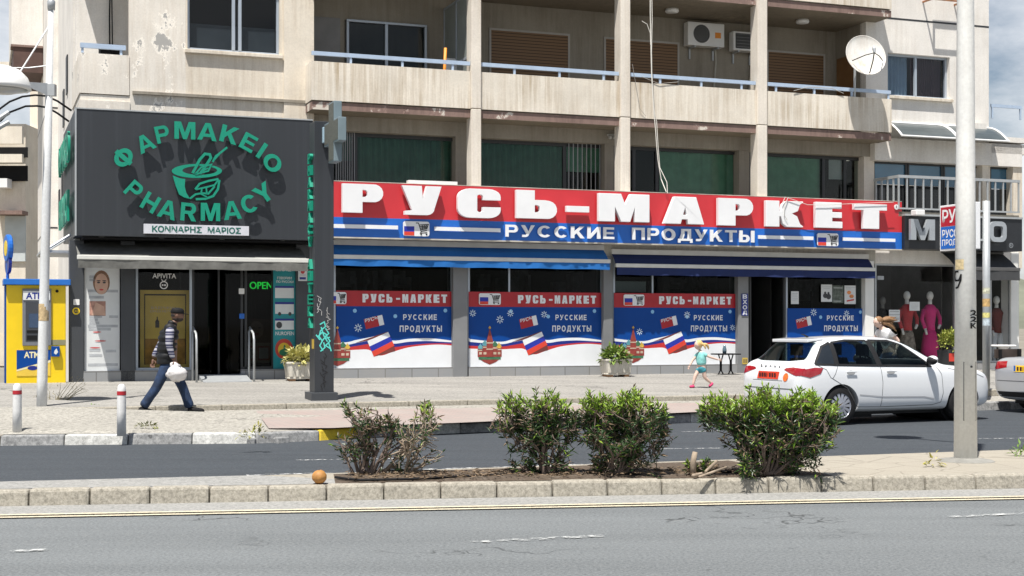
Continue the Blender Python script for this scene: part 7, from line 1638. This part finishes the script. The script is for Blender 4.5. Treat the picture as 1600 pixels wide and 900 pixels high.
# man walking with a plastic bag
mx_, my_ = G(262, 648.5, .20)
MAN = thing('person', 'man in a black quilted vest, cap and jeans striding with a white plastic bag', 'person', (mx_, my_, .205), 'W', R(14))
b = B()
V = [(.02, 0, .90, .13), (.03, 0, 1.12, .13), (.06, 0, 1.34, .15), (.09, 0, 1.47, .06), (.13, 0, 1.56, .055),
     (.04, -.17, 1.42, .055), (.02, -.235, 1.15, .045), (.09, -.24, .90, .03), (.06, .17, 1.42, .055), (-.10, .25, 1.18, .045), (-.23, .22, .92, .03),
     (.0, -.09, .84, .09), (-.16, -.11, .47, .055), (-.40, -.11, .13, .04), (.06, .09, .84, .09), (.23, .10, .48, .055), (.36, .10, .12, .04)]
skin(b, V, [(0, 1), (1, 2), (2, 3), (3, 4), (2, 5), (5, 6), (6, 7), (2, 8), (8, 9), (9, 10), (0, 11), (11, 12), (12, 13), (0, 14), (14, 15), (15, 16)])
Mh = head(b, (.155, 0, 1.625), .105, 1, R(4))
hand(b, (.09, -.24, .885), (.25, 0, -1), (1, 0, .2), (0, -1, 0), .9); hand(b, (-.23, .22, .905), (-.15, -.05, -1), (.9, -.3, 0), (-.4, 1, 0), .5)
b.build('body', SKIN_T, MAN, smooth=True)
face_bits(MAN, Mh, BLACK)
b = B(); b.M = Mh; b.blob((.10, 0, -.55), (.88, .66, .48), 14, 8); b.M = None; b.build('beard', mat('beard', (.035, .026, .022), .9, .3, 40), MAN, smooth=True)
b = B(); b.M = Mh; b.blob((-.30, 0, .0), (.70, .72, .55), 14, 8); b.M = None; b.build('hair', mat('hair_black', (.018, .015, .014), .8, .2, 20), MAN, smooth=True)
b = B(); b.M = Mh @ Matrix.Diagonal((1, .86, 1, 1)); b.lathe([(1.0, .30), (1.04, .48), (1.0, .80), (.84, 1.04), (.48, 1.18), (.02, 1.22)], (-.03, 0, 0), 24); b.hull([(.75, -.62, .30), (.75, .62, .30), (.75, .62, .42), (.75, -.62, .42)], [(1.72, -.42, .22), (1.72, .42, .22), (1.72, .42, .30), (1.72, -.42, .30)]); b.M = None; b.build('cap', BLACK, MAN, smooth=True)
b = B()
pts = [(-.0, 0, .83, .165), (.0, 0, .93, .19), (.015, 0, 1.02, .178), (.02, 0, 1.11, .20), (.03, 0, 1.19, .185), (.045, 0, 1.28, .205), (.06, 0, 1.37, .18), (.08, 0, 1.45, .10), (.10, 0, 1.51, .075)]
vs = []; fs = []; n = 24
for i in range(len(pts)*3-2):
    t = i/3; k = min(len(pts)-2, int(t)); f = t-k; p = [pts[k][q]*(1-f)+pts[k+1][q]*f for q in range(4)]
    puff = .012*math.sin(t*2*math.pi*.9)
    for j in range(n): a = 2*math.pi*j/n; vs.append((p[0]+(p[3]*.80+puff)*math.cos(a)-.03, p[1]+(p[3]*1.08+puff)*math.sin(a), p[2]))
L_ = len(pts)*3-2
b.add(vs, [(i*n+j, i*n+(j+1) % n, (i+1)*n+(j+1) % n, (i+1)*n+j) for i in range(L_-1) for j in range(n)]); b.blob((.035, -.155, 1.40), (.10, .075, .10), 14, 8); b.blob((.05, .155, 1.40), (.10, .075, .10), 14, 8); chain(b, [(.05, 0, 1.44, .105), (.085, 0, 1.50, .08), (.10, 0, 1.53, .072)]); b.build('vest', QUILT, MAN, smooth=True)
b = B(); chain(b, [(.04, -.16, 1.43, .080), (.03, -.225, 1.28, .074), (.02, -.245, 1.14, .062), (.06, -.245, 1.0, .052), (.09, -.24, .91, .043)]); b.build('sleeve', STRP, MAN, smooth=True)
b = B(); chain(b, [(.06, .16, 1.43, .080), (-.04, .23, 1.28, .072), (-.10, .25, 1.17, .060), (-.18, .235, 1.03, .05), (-.225, .22, .94, .043)]); b.build('sleeve', STRP, MAN, smooth=True)
b = B(); J = [(.02, 0, .93, .14, .165), (.01, 0, .86, .13, .15), (-.02, -.09, .78, .11), (-.10, -.105, .62, .092), (-.17, -.11, .46, .084), (-.29, -.11, .29, .078), (-.395, -.11, .125, .088), (.07, .09, .78, .11), (.15, .10, .62, .090), (.235, .10, .46, .084), (.30, .10, .28, .078), (.36, .10, .095, .088)]
skin(b, J, [(0, 1), (1, 2), (2, 3), (3, 4), (4, 5), (5, 6), (1, 7), (7, 8), (8, 9), (9, 10), (10, 11)]); b.build('jeans', DENIM, MAN, smooth=True)
b = B(); chain(b, [(-.46, -.11, .12, .05), (-.40, -.11, .085, .062), (-.27, -.115, .05, .056), (-.18, -.115, .042, .042)]); b.build('shoe', BLACK, MAN, smooth=True)
b = B(); chain(b, [(.31, .10, .06, .056), (.38, .10, .06, .064), (.51, .10, .05, .054), (.60, .10, .045, .042)]); b.build('shoe', BLACK, MAN, smooth=True)
# the bag hangs from the near hand
bw = Matrix.Rotation(R(14), 4, 'Z') @ Vector((.11, -.25, .70)); rng = random.Random(9)
b = B(); n, m = 18, 14; vs = []
for i in range(m+1):
    a = math.pi*i/m
    for j in range(n):
        t = 2*math.pi*j/n; k = 1+.10*math.sin(5*t+i*.8)+.07*rng.uniform(-1, 1); top = max(0, -.15+(-math.cos(a))); 
        vs.append((.165*math.sin(a)*math.cos(t)*k*(1-.35*top)+.03, .10*math.sin(a)*math.sin(t)*k, -.135*math.cos(a)*(-1)*(-1)+(.02*rng.uniform(-1, 1))))
b.add(vs, [(i*n+j, i*n+(j+1) % n, (i+1)*n+(j+1) % n, (i+1)*n+j) for i in range(m) for j in range(n)])
b.tube([(-.03, .02, .09), (-.05, .01, .16), (-.02, 0, .17)], [.05, .022, .012], 8).tube([(.06, -.02, .09), (.0, 0, .16), (-.02, 0, .175)], [.05, .022, .012], 8)
o = b.build('plastic_bag', mat('bag_white', (.68, .66, .66), .4, .12, 14), None, 'W', (mx_+bw.x, my_+bw.y, .205+bw.z-.01), R(14), smooth=True); tag(o, 'bulging white plastic shopping bag held by the walking man', 'bag')
# girl running
def pave_z(x, y):
    d = (Vector((x, y))-STP(x)).dot(sn); D = (Vector(fw(0, .36))-STP(fw(0, .36)[0])).dot(sn); return ZS-.004+(ZF-ZS+.004)*max(0, min(1, (d-.15)/(D-.15)))
gz_ = .42
for _ in range(6): gx_, gy_ = G(1096, 606.5, gz_); gz_ = pave_z(gx_, gy_)
GIRL = thing('person', 'small fair-haired girl in a pale turquoise top running past the shop', 'person', (gx_, gy_, gz_), 'W', R(20)+math.pi)
b = B()
V = [(0, 0, .45, .075), (.0, 0, .57, .075), (.01, 0, .68, .075), (.03, 0, .755, .035), (.05, 0, .80, .035), (.0, .085, .70, .032), (-.15, .15, .63, .026), (-.30, .17, .585, .02), (.02, -.085, .70, .032), (.14, -.12, .57, .026), (.22, -.10, .46, .02),
     (.02, -.05, .40, .055), (.12, -.05, .24, .040), (.17, -.05, .06, .027), (-.01, .05, .40, .055), (-.05, .06, .21, .040), (-.20, .06, .10, .027)]
skin(b, V, [(0, 1), (1, 2), (2, 3), (3, 4), (2, 5), (5, 6), (6, 7), (2, 8), (8, 9), (9, 10), (0, 11), (11, 12), (12, 13), (0, 14), (14, 15), (15, 16)])
Mh = head(b, (.07, 0, .885), .088, 1, R(8))
hand(b, (-.30, .17, .585), (-1, .1, -.25), (0, .2, 1), (0, 1, 0), .5, .10); hand(b, (.22, -.10, .46), (.4, 0, -1), (1, 0, .3), (0, -1, 0), .5, .10)
b.build('body', SKIN_F, GIRL, smooth=True); face_bits(GIRL, Mh, mat('brow_fair', (.42, .26, .12), .8, 0))
BLOND = mat('hair_blond', (.62, .42, .17), .7, .35, 30)
b = B(); b.M = Mh; b.blob((-.18, 0, .22), (.95, .92, .98), 16, 10); b.blob((-.95, .1, .1), (.45, .4, .4), 10, 8); b.M = None
chain(b, [(-.02, .02, .90, .03), (-.10, .03, .90, .034), (-.14, .03, .84, .024), (-.15, .03, .79, .008)]); chain(b, [(.02, .06, .93, .03), (-.03, .09, .86, .025), (-.05, .09, .80, .010)]); b.build('hair', BLOND, GIRL, smooth=True)
TURQ = mat('turquoise_cloth', (.24, .58, .56), .85, .12, 8, 1.0, 16); TEALS = mat('teal_shorts', (.04, .24, .30), .85, .3, 14, .8, 20)
b = B(); skin(b, [(0, 0, .455, .115, .135), (.0, 0, .55, .10, .115), (.01, 0, .66, .092, .105), (.02, 0, .735, .055), (.0, .095, .70, .052), (-.08, .13, .665, .048), (.02, -.095, .70, .052), (.09, -.12, .63, .046)], [(0, 1), (1, 2), (2, 3), (2, 4), (4, 5), (2, 6), (6, 7)]); b.build('top', TURQ, GIRL, smooth=True)
b = B(); skin(b, [(0, 0, .46, .095, .11), (.0, 0, .41, .09, .1), (.03, -.055, .37, .068), (.07, -.055, .31, .062), (-.01, .055, .37, .068), (-.025, .06, .31, .062)], [(0, 1), (1, 2), (2, 3), (1, 4), (4, 5)]); b.build('shorts', TEALS, GIRL, smooth=True)
for nm, pts in (('front', [(.13, -.05, .035, .030), (.18, -.05, .035, .034), (.25, -.05, .028, .028)]), ('rear', [(-.235, .06, .11, .030), (-.20, .06, .075, .034), (-.14, .06, .03, .026)])):
    b = B(); chain(b, pts); sh_ = b.build('shoe', mat('shoe_pink', (.62, .05, .16), .6, .2, 16), GIRL, smooth=True); b = B(); chain(b, [(p[0], p[1], p[2]-.014, p[3]*.78) for p in pts]); b.build('sole', BLACK, sh_, smooth=True)
# woman running behind the car
wx_, wy_ = G(1386, 600, .49)
wy_ = 28.9; wx_ = (1385-800)/FPX*wy_
WOM = thing('person', 'woman in a white T-shirt with flying brown hair running behind the white car', 'person', (wx_, wy_, pave_z(wx_, wy_)), 'W', R(20)+math.pi)
b = B()
V = [(-.08, 0, .80, .115), (-.03, 0, .98, .11), (.05, 0, 1.17, .115), (.12, 0, 1.29, .048), (.15, 0, 1.34, .045), (.03, .16, 1.20, .046), (-.14, .22, 1.02, .038), (-.06, .24, .84, .028), (.07, -.16, 1.20, .046), (.20, -.2, .98, .038), (.36, -.16, 1.02, .028),
     (-.06, -.09, .76, .085), (.16, -.09, .50, .055), (.02, -.09, .12, .036), (-.10, .09, .76, .085), (-.16, .09, .42, .055), (-.46, .09, .26, .036)]
skin(b, V, [(0, 1), (1, 2), (2, 3), (3, 4), (2, 5), (5, 6), (6, 7), (2, 8), (8, 9), (9, 10), (0, 11), (11, 12), (12, 13), (0, 14), (14, 15), (15, 16)])
Mh = head(b, (.20, 0, 1.40), .098, 1, R(18))
hand(b, (-.06, .24, .84), (.5, 0, -1), (1, .2, .3), (0, 1, 0), .6, .16); hand(b, (.36, -.16, 1.02), (1, 0, .3), (0, .3, 1), (0, -1, 0), .6, .16)
b.build('body', SKIN_F, WOM, smooth=True); face_bits(WOM, Mh)
HAIRB = mat('hair_brown', (.22, .12, .055), .7, .4, 30)
b = B(); b.M = Mh; b.blob((-.20, 0, .22), (.96, .90, .98), 16, 10); b.M = None
for dz_, dy_ in ((0, 0), (.05, .03), (-.06, .02), (-.02, -.04), (.02, .06), (-.10, .04)): chain(b, [(.12, dy_*.5, 1.42+dz_*.4, .045), (0, dy_, 1.45+dz_*.8, .042), (-.12, dy_*1.3, 1.42+dz_*1.3, .028), (-.20, dy_*1.6, 1.40+dz_*1.9, .006)], 1)
b.build('hair', HAIRB, WOM, smooth=True)
b = B(); skin(b, [(-.07, 0, .84, .135, .15), (-.03, 0, .98, .125, .14), (.05, 0, 1.15, .125, .15), (.10, 0, 1.26, .07), (.03, .165, 1.19, .072), (-.05, .20, 1.10, .066), (.07, -.165, 1.19, .072), (.13, -.19, 1.09, .066)], [(0, 1), (1, 2), (2, 3), (2, 4), (4, 5), (2, 6), (6, 7)]); b.build('t_shirt', mat('tee_white', (.66, .67, .68), .85, .1, 8, 1.0, 14), WOM, smooth=True)
b = B(); b.blob((.10, .10, 1.02), (.09, .07, .10), 10, 8); b.build('print', mat('tee_print', (.16, .16, .17), .8, .5, 14), WOM, smooth=True)
b = B(); skin(b, [(-.08, 0, .84, .125, .14), (-.08, 0, .77, .12), (-.03, -.09, .70, .10), (.15, -.09, .50, .068), (.02, -.09, .16, .05), (-.11, .09, .70, .10), (-.16, .09, .42, .066), (-.42, .09, .28, .05)], [(0, 1), (1, 2), (2, 3), (3, 4), (1, 5), (5, 6), (6, 7)]); b.build('trousers', DENIM, WOM, smooth=True)
for pts in ([(-.02, -.09, .05, .04), (.05, -.09, .045, .044), (.16, -.09, .035, .034)], [(-.50, .09, .28, .04), (-.50, .09, .22, .044), (-.47, .09, .12, .034)]): b = B(); chain(b, pts); b.build('shoe', BLACK, WOM, smooth=True)
# ------------------------------------------------------------------ oleander bushes on the median
BARK = mat('oleander_bark', (.14, .105, .085), .9, .35, 14); BARKL = mat('pale_bark', (.30, .24, .18), .9, .3, 14)
LEAFD = leafmat('oleander_leaf', (.016, .045, .013), (.045, .088, .024), .42); LEAFY = leafmat('oleander_young_leaf', (.12, .24, .016), (.29, .40, .05), .42); LEAFB = leafmat('oleander_dry_leaf', (.12, .085, .05), (.24, .17, .11), .7)
def leaf(b, p, d, ll, wd, rng):
    s = d.cross(Vector((rng.gauss(0, 1), rng.gauss(0, 1), rng.gauss(0, 1)))); s.normalize(); n_ = s.cross(d); dr = Vector((0, 0, -ll*.12))
    b.add([p, p+d*ll*.45+s*wd-n_*.004, p+d*ll+dr, p+d*ll*.45-s*wd-n_*.004, p+d*ll*.5+n_*wd*.5], [(0, 1, 4), (4, 1, 2), (0, 4, 3), (4, 2, 3)])
def bush(label, stems, seed, spec):
    """stems: list of (base px, base py, top px, top py); spec: whorls, young share, dry share"""
    rng = random.Random(seed); x0, y0 = G((stems[0][0]+stems[-1][0])/2, 747, .15)
    z0 = .15; t = thing('oleander_bush', label, 'shrub', (x0, y0, z0), 'W', group='oleander bushes on the median')
    wood, dark, young, dry = B(), B(), B(), B(); dep = spec.get('depth', .15)
    sc = y0/FPX
    loc = lambda px, py, dy: Vector(((px-800)*sc*(y0+dy)/y0-x0, dy, CAM_H-(py-508)*(y0+dy)/FPX-z0))
    tips = []
    def grow(p, d, ll, r, lev):
        pts = [p]; k = 3
        for i in range(k):
            d = (d+Vector((rng.gauss(0, .16), rng.gauss(0, .16), rng.gauss(.05, .12)))).normalized(); pts.append(pts[-1]+d*ll/k)
        wood.tube(pts, [r*(1-.35*i/k) for i in range(k+1)], 5 if lev < 2 else 4)
        if lev >= 2: tips.append((pts[-1], d, lev)); 
        if lev >= 3: return
        for i in range(rng.choice((2, 2, 3))):
            nd = (d*1.0+Vector((rng.gauss(0, .5), rng.gauss(.02, .22), rng.gauss(.08, .32)))).normalized(); grow(pts[-1 if i else -2], nd, ll*rng.uniform(.5, .8), r*.62, lev+1)
    for bx, by, tx_, ty_, w_ in stems:
        for q_ in range(w_):
            dy0 = rng.uniform(-dep*.5, dep*.5); dy1 = rng.uniform(-dep, dep)
            a = loc(bx+rng.uniform(-7, 7), by, dy0*.6); a.z = max(-.02, min(a.z, .02)); a.y += .20; c = loc(tx_+rng.uniform(-16, 16), ty_+rng.uniform(6, 26), dy1+.18); v = c-a; L0 = v.length
            grow(a, (v.normalized()+Vector((0, 0, .15))).normalized(), L0*.48, .014+.008*rng.random(), 0 if L0 > .35 else 1)
    # clipped outline: short twigs fill it, each rooted on the nearest older wood
    base = [p.copy() for p in wood.v]
    for (xa, xb, yt, yb, cnt) in spec.get('boxes', ()):
        for i in range(cnt):
            f_ = rng.random()**.6; e = abs(2*rng.random()-1)
            px = rng.uniform(xa, xb); cxx = abs((px-(xa+xb)/2)/((xb-xa)/2)); py = yb+(yt+14*cxx**3-yb)*f_+rng.uniform(-5, 9)-(rng.uniform(4, 13) if rng.random() < .07 else 0)+7*math.sin(px*.09+seed)
            p = loc(px, py, rng.uniform(-dep, dep)*.9+.18)
            near = min((base[rng.randrange(len(base))] for _ in range(26)), key=lambda q_: (q_-p).length)
            d = (p-near); d = (d.normalized() if d.length > 1e-4 else Vector((0, 0, 1)))+Vector((0, 0, .5)); d.normalize()
            if (p-near).length < .34: wood.tube([near, near.lerp(p, .5)+Vector((rng.gauss(0, .012), rng.gauss(0, .012), -.01)), p], [.0055, .004, .0025], 4)
            else: wood.tube([p-d*.14, p], [.004, .0025], 4)
            tips.append((p, d, 3))
    ztop = max(p.z for p, d, l in tips)
    for p, d, lev in tips:
        if rng.random() < spec.get('bare', .1): continue
        hi = p.z/ztop; n = rng.randint(*spec['n'])
        if hi < .62:
            if rng.random() < spec.get('lowbare', .38): continue
            n = int(n*.75)
        for i in range(n):
            lift = .6 if hi > spec.get('yz', .72) else 0
            a = (d*.5+Vector((0, 0, lift))+Vector((rng.gauss(0, .8), rng.gauss(0, .8), rng.gauss(.25, .55)))).normalized(); q_ = p-d*rng.uniform(0, .14)
            u_ = rng.random(); top = hi > spec.get('yz', .72)
            tgt = dry if u_ < (spec.get('dry', .06) if top else spec.get('dry', .06)+.10) else (young if (u_ < spec.get('young', .7) and top) or u_ > 1-spec.get('ylow', .05) else dark)
            leaf(tgt, q_, a, rng.uniform(.05, .10), rng.uniform(.0065, .0105), rng)
    wood.build('stems', spec.get('bark', BARK), t)
    dark.build('foliage', LEAFD, t); young.build('young_foliage', LEAFY, t)
    if dry.v: dry.build('dry_foliage', LEAFB, t)
    # litter of leaves under it belongs to the bed
    return t
bush('half bare oleander bush standing next to the orange', [(560, 745, 545, 650, 2), (568, 746, 590, 650, 3), (575, 745, 610, 660, 2), (555, 745, 535, 690, 2), (570, 746, 565, 680, 2), (580, 746, 650, 650, 1)], 101, dict(n=(7, 11), young=.5, dry=.22, bare=.42, ylow=.03, lowbare=.45, yz=.84, boxes=((532, 580, 630, 665, 34), (560, 612, 650, 740, 40), (535, 570, 690, 735, 22), (575, 592, 640, 660, 8))))
bush('sparse oleander with pale open branches and one leafy tip', [(590, 745, 640, 668, 1), (600, 744, 665, 650, 2), (625, 744, 672, 650, 2), (630, 745, 640, 700, 1), (628, 745, 680, 700, 2), (585, 745, 655, 690, 1)], 102, dict(n=(7, 11), young=.75, dry=.14, bare=.5, ylow=.05, depth=.12, lowbare=.55, bark=BARKL, yz=.82, boxes=((646, 690, 630, 665, 30), (615, 650, 700, 742, 26), (655, 695, 685, 715, 16))))
bush('leafy oleander between the sparse bush and the densest middle bush', [(850, 745, 800, 650, 3), (855, 746, 825, 640, 3), (850, 745, 860, 640, 3), (860, 745, 890, 650, 3), (850, 746, 815, 715, 2), (860, 746, 885, 705, 2)], 103, dict(n=(9, 13), young=.8, bare=.1, yz=.78, lowbare=.34, dry=.10, boxes=((775, 905, 618, 680, 200), (790, 900, 680, 742, 95))))
bush('dense middle oleander with bright yellow-green tips', [(960, 745, 925, 650, 3), (965, 746, 955, 640, 4), (960, 745, 990, 640, 4), (968, 745, 1020, 650, 3), (965, 746, 1035, 675, 2), (960, 745, 935, 700, 2), (965, 746, 1000, 700, 3)], 104, dict(n=(9, 14), young=.9, bare=.06, yz=.77, lowbare=.3, dry=.10, boxes=((905, 1042, 616, 680, 260), (925, 1030, 680, 742, 130))))
bush('broad bright green oleander in front of the parked white car', [(1185, 744, 1115, 650, 3), (1190, 745, 1150, 640, 4), (1195, 746, 1190, 635, 5), (1205, 745, 1235, 635, 5), (1210, 745, 1270, 640, 4), (1215, 745, 1295, 655, 3), (1200, 745, 1160, 690, 3), (1210, 745, 1240, 690, 4), (1215, 745, 1270, 700, 3)], 105, dict(n=(10, 15), young=.95, bare=.04, yz=.72, ylow=.12, depth=.2, lowbare=.2, dry=.08, boxes=((1092, 1310, 614, 672, 420), (1150, 1312, 650, 700, 150), (1150, 1285, 690, 744, 150))))
bush('knee-high cut stump of oleander with a few fresh shoots', [(1085, 744, 1085, 705, 2), (1082, 744, 1075, 712, 1), (1090, 744, 1110, 720, 2)], 106, dict(n=(9, 13), young=.3, bare=.2, depth=.06, ylow=.2, lowbare=.3))
b = B(); P = lambda x, y, dy=0: (*G(x, y, .17), .18)
b.tube([(*G(1083, 745, .15), .15), (*G(1083, 745, .15), .30), (G(1083, 745, .15)[0]+.02, G(1083, 745, .15)[1], .40)], [.035, .03, .025], 8); b.tube([P(1083, 745), P(1100, 741), (G(1120, 747, .15)[0], G(1120, 747, .15)[1], .32)], [.02, .018, .015], 7); b.tube([P(1092, 747), (G(1135, 747, .15)[0], G(1135, 747, .15)[1], .26)], [.014, .01], 6)
tag(b.build('cut_stump', BARKL, None, 'W', smooth=True), 'pale sawn oleander stump with a leaning cut branch', 'stump')
rng = random.Random(77); b = B()
for i in range(900):
    t_ = rng.uniform(BED0+.1, BED1-.3); o_ = rng.uniform(.2, .85); p = NK(t_, o_)
    if o_ > bedback(t_)-.2: continue
    a = rng.uniform(0, 6.28); leaf(b, Vector((p.x, p.y, .185+rng.uniform(0, .012))), Vector((math.cos(a), math.sin(a), rng.uniform(-.1, .3))).normalized(), rng.uniform(.04, .1), .008, rng)
tag(b.build('leaf_litter', LEAFB, None, 'W'), 'dry fallen leaves covering the soil bed', kind='stuff')
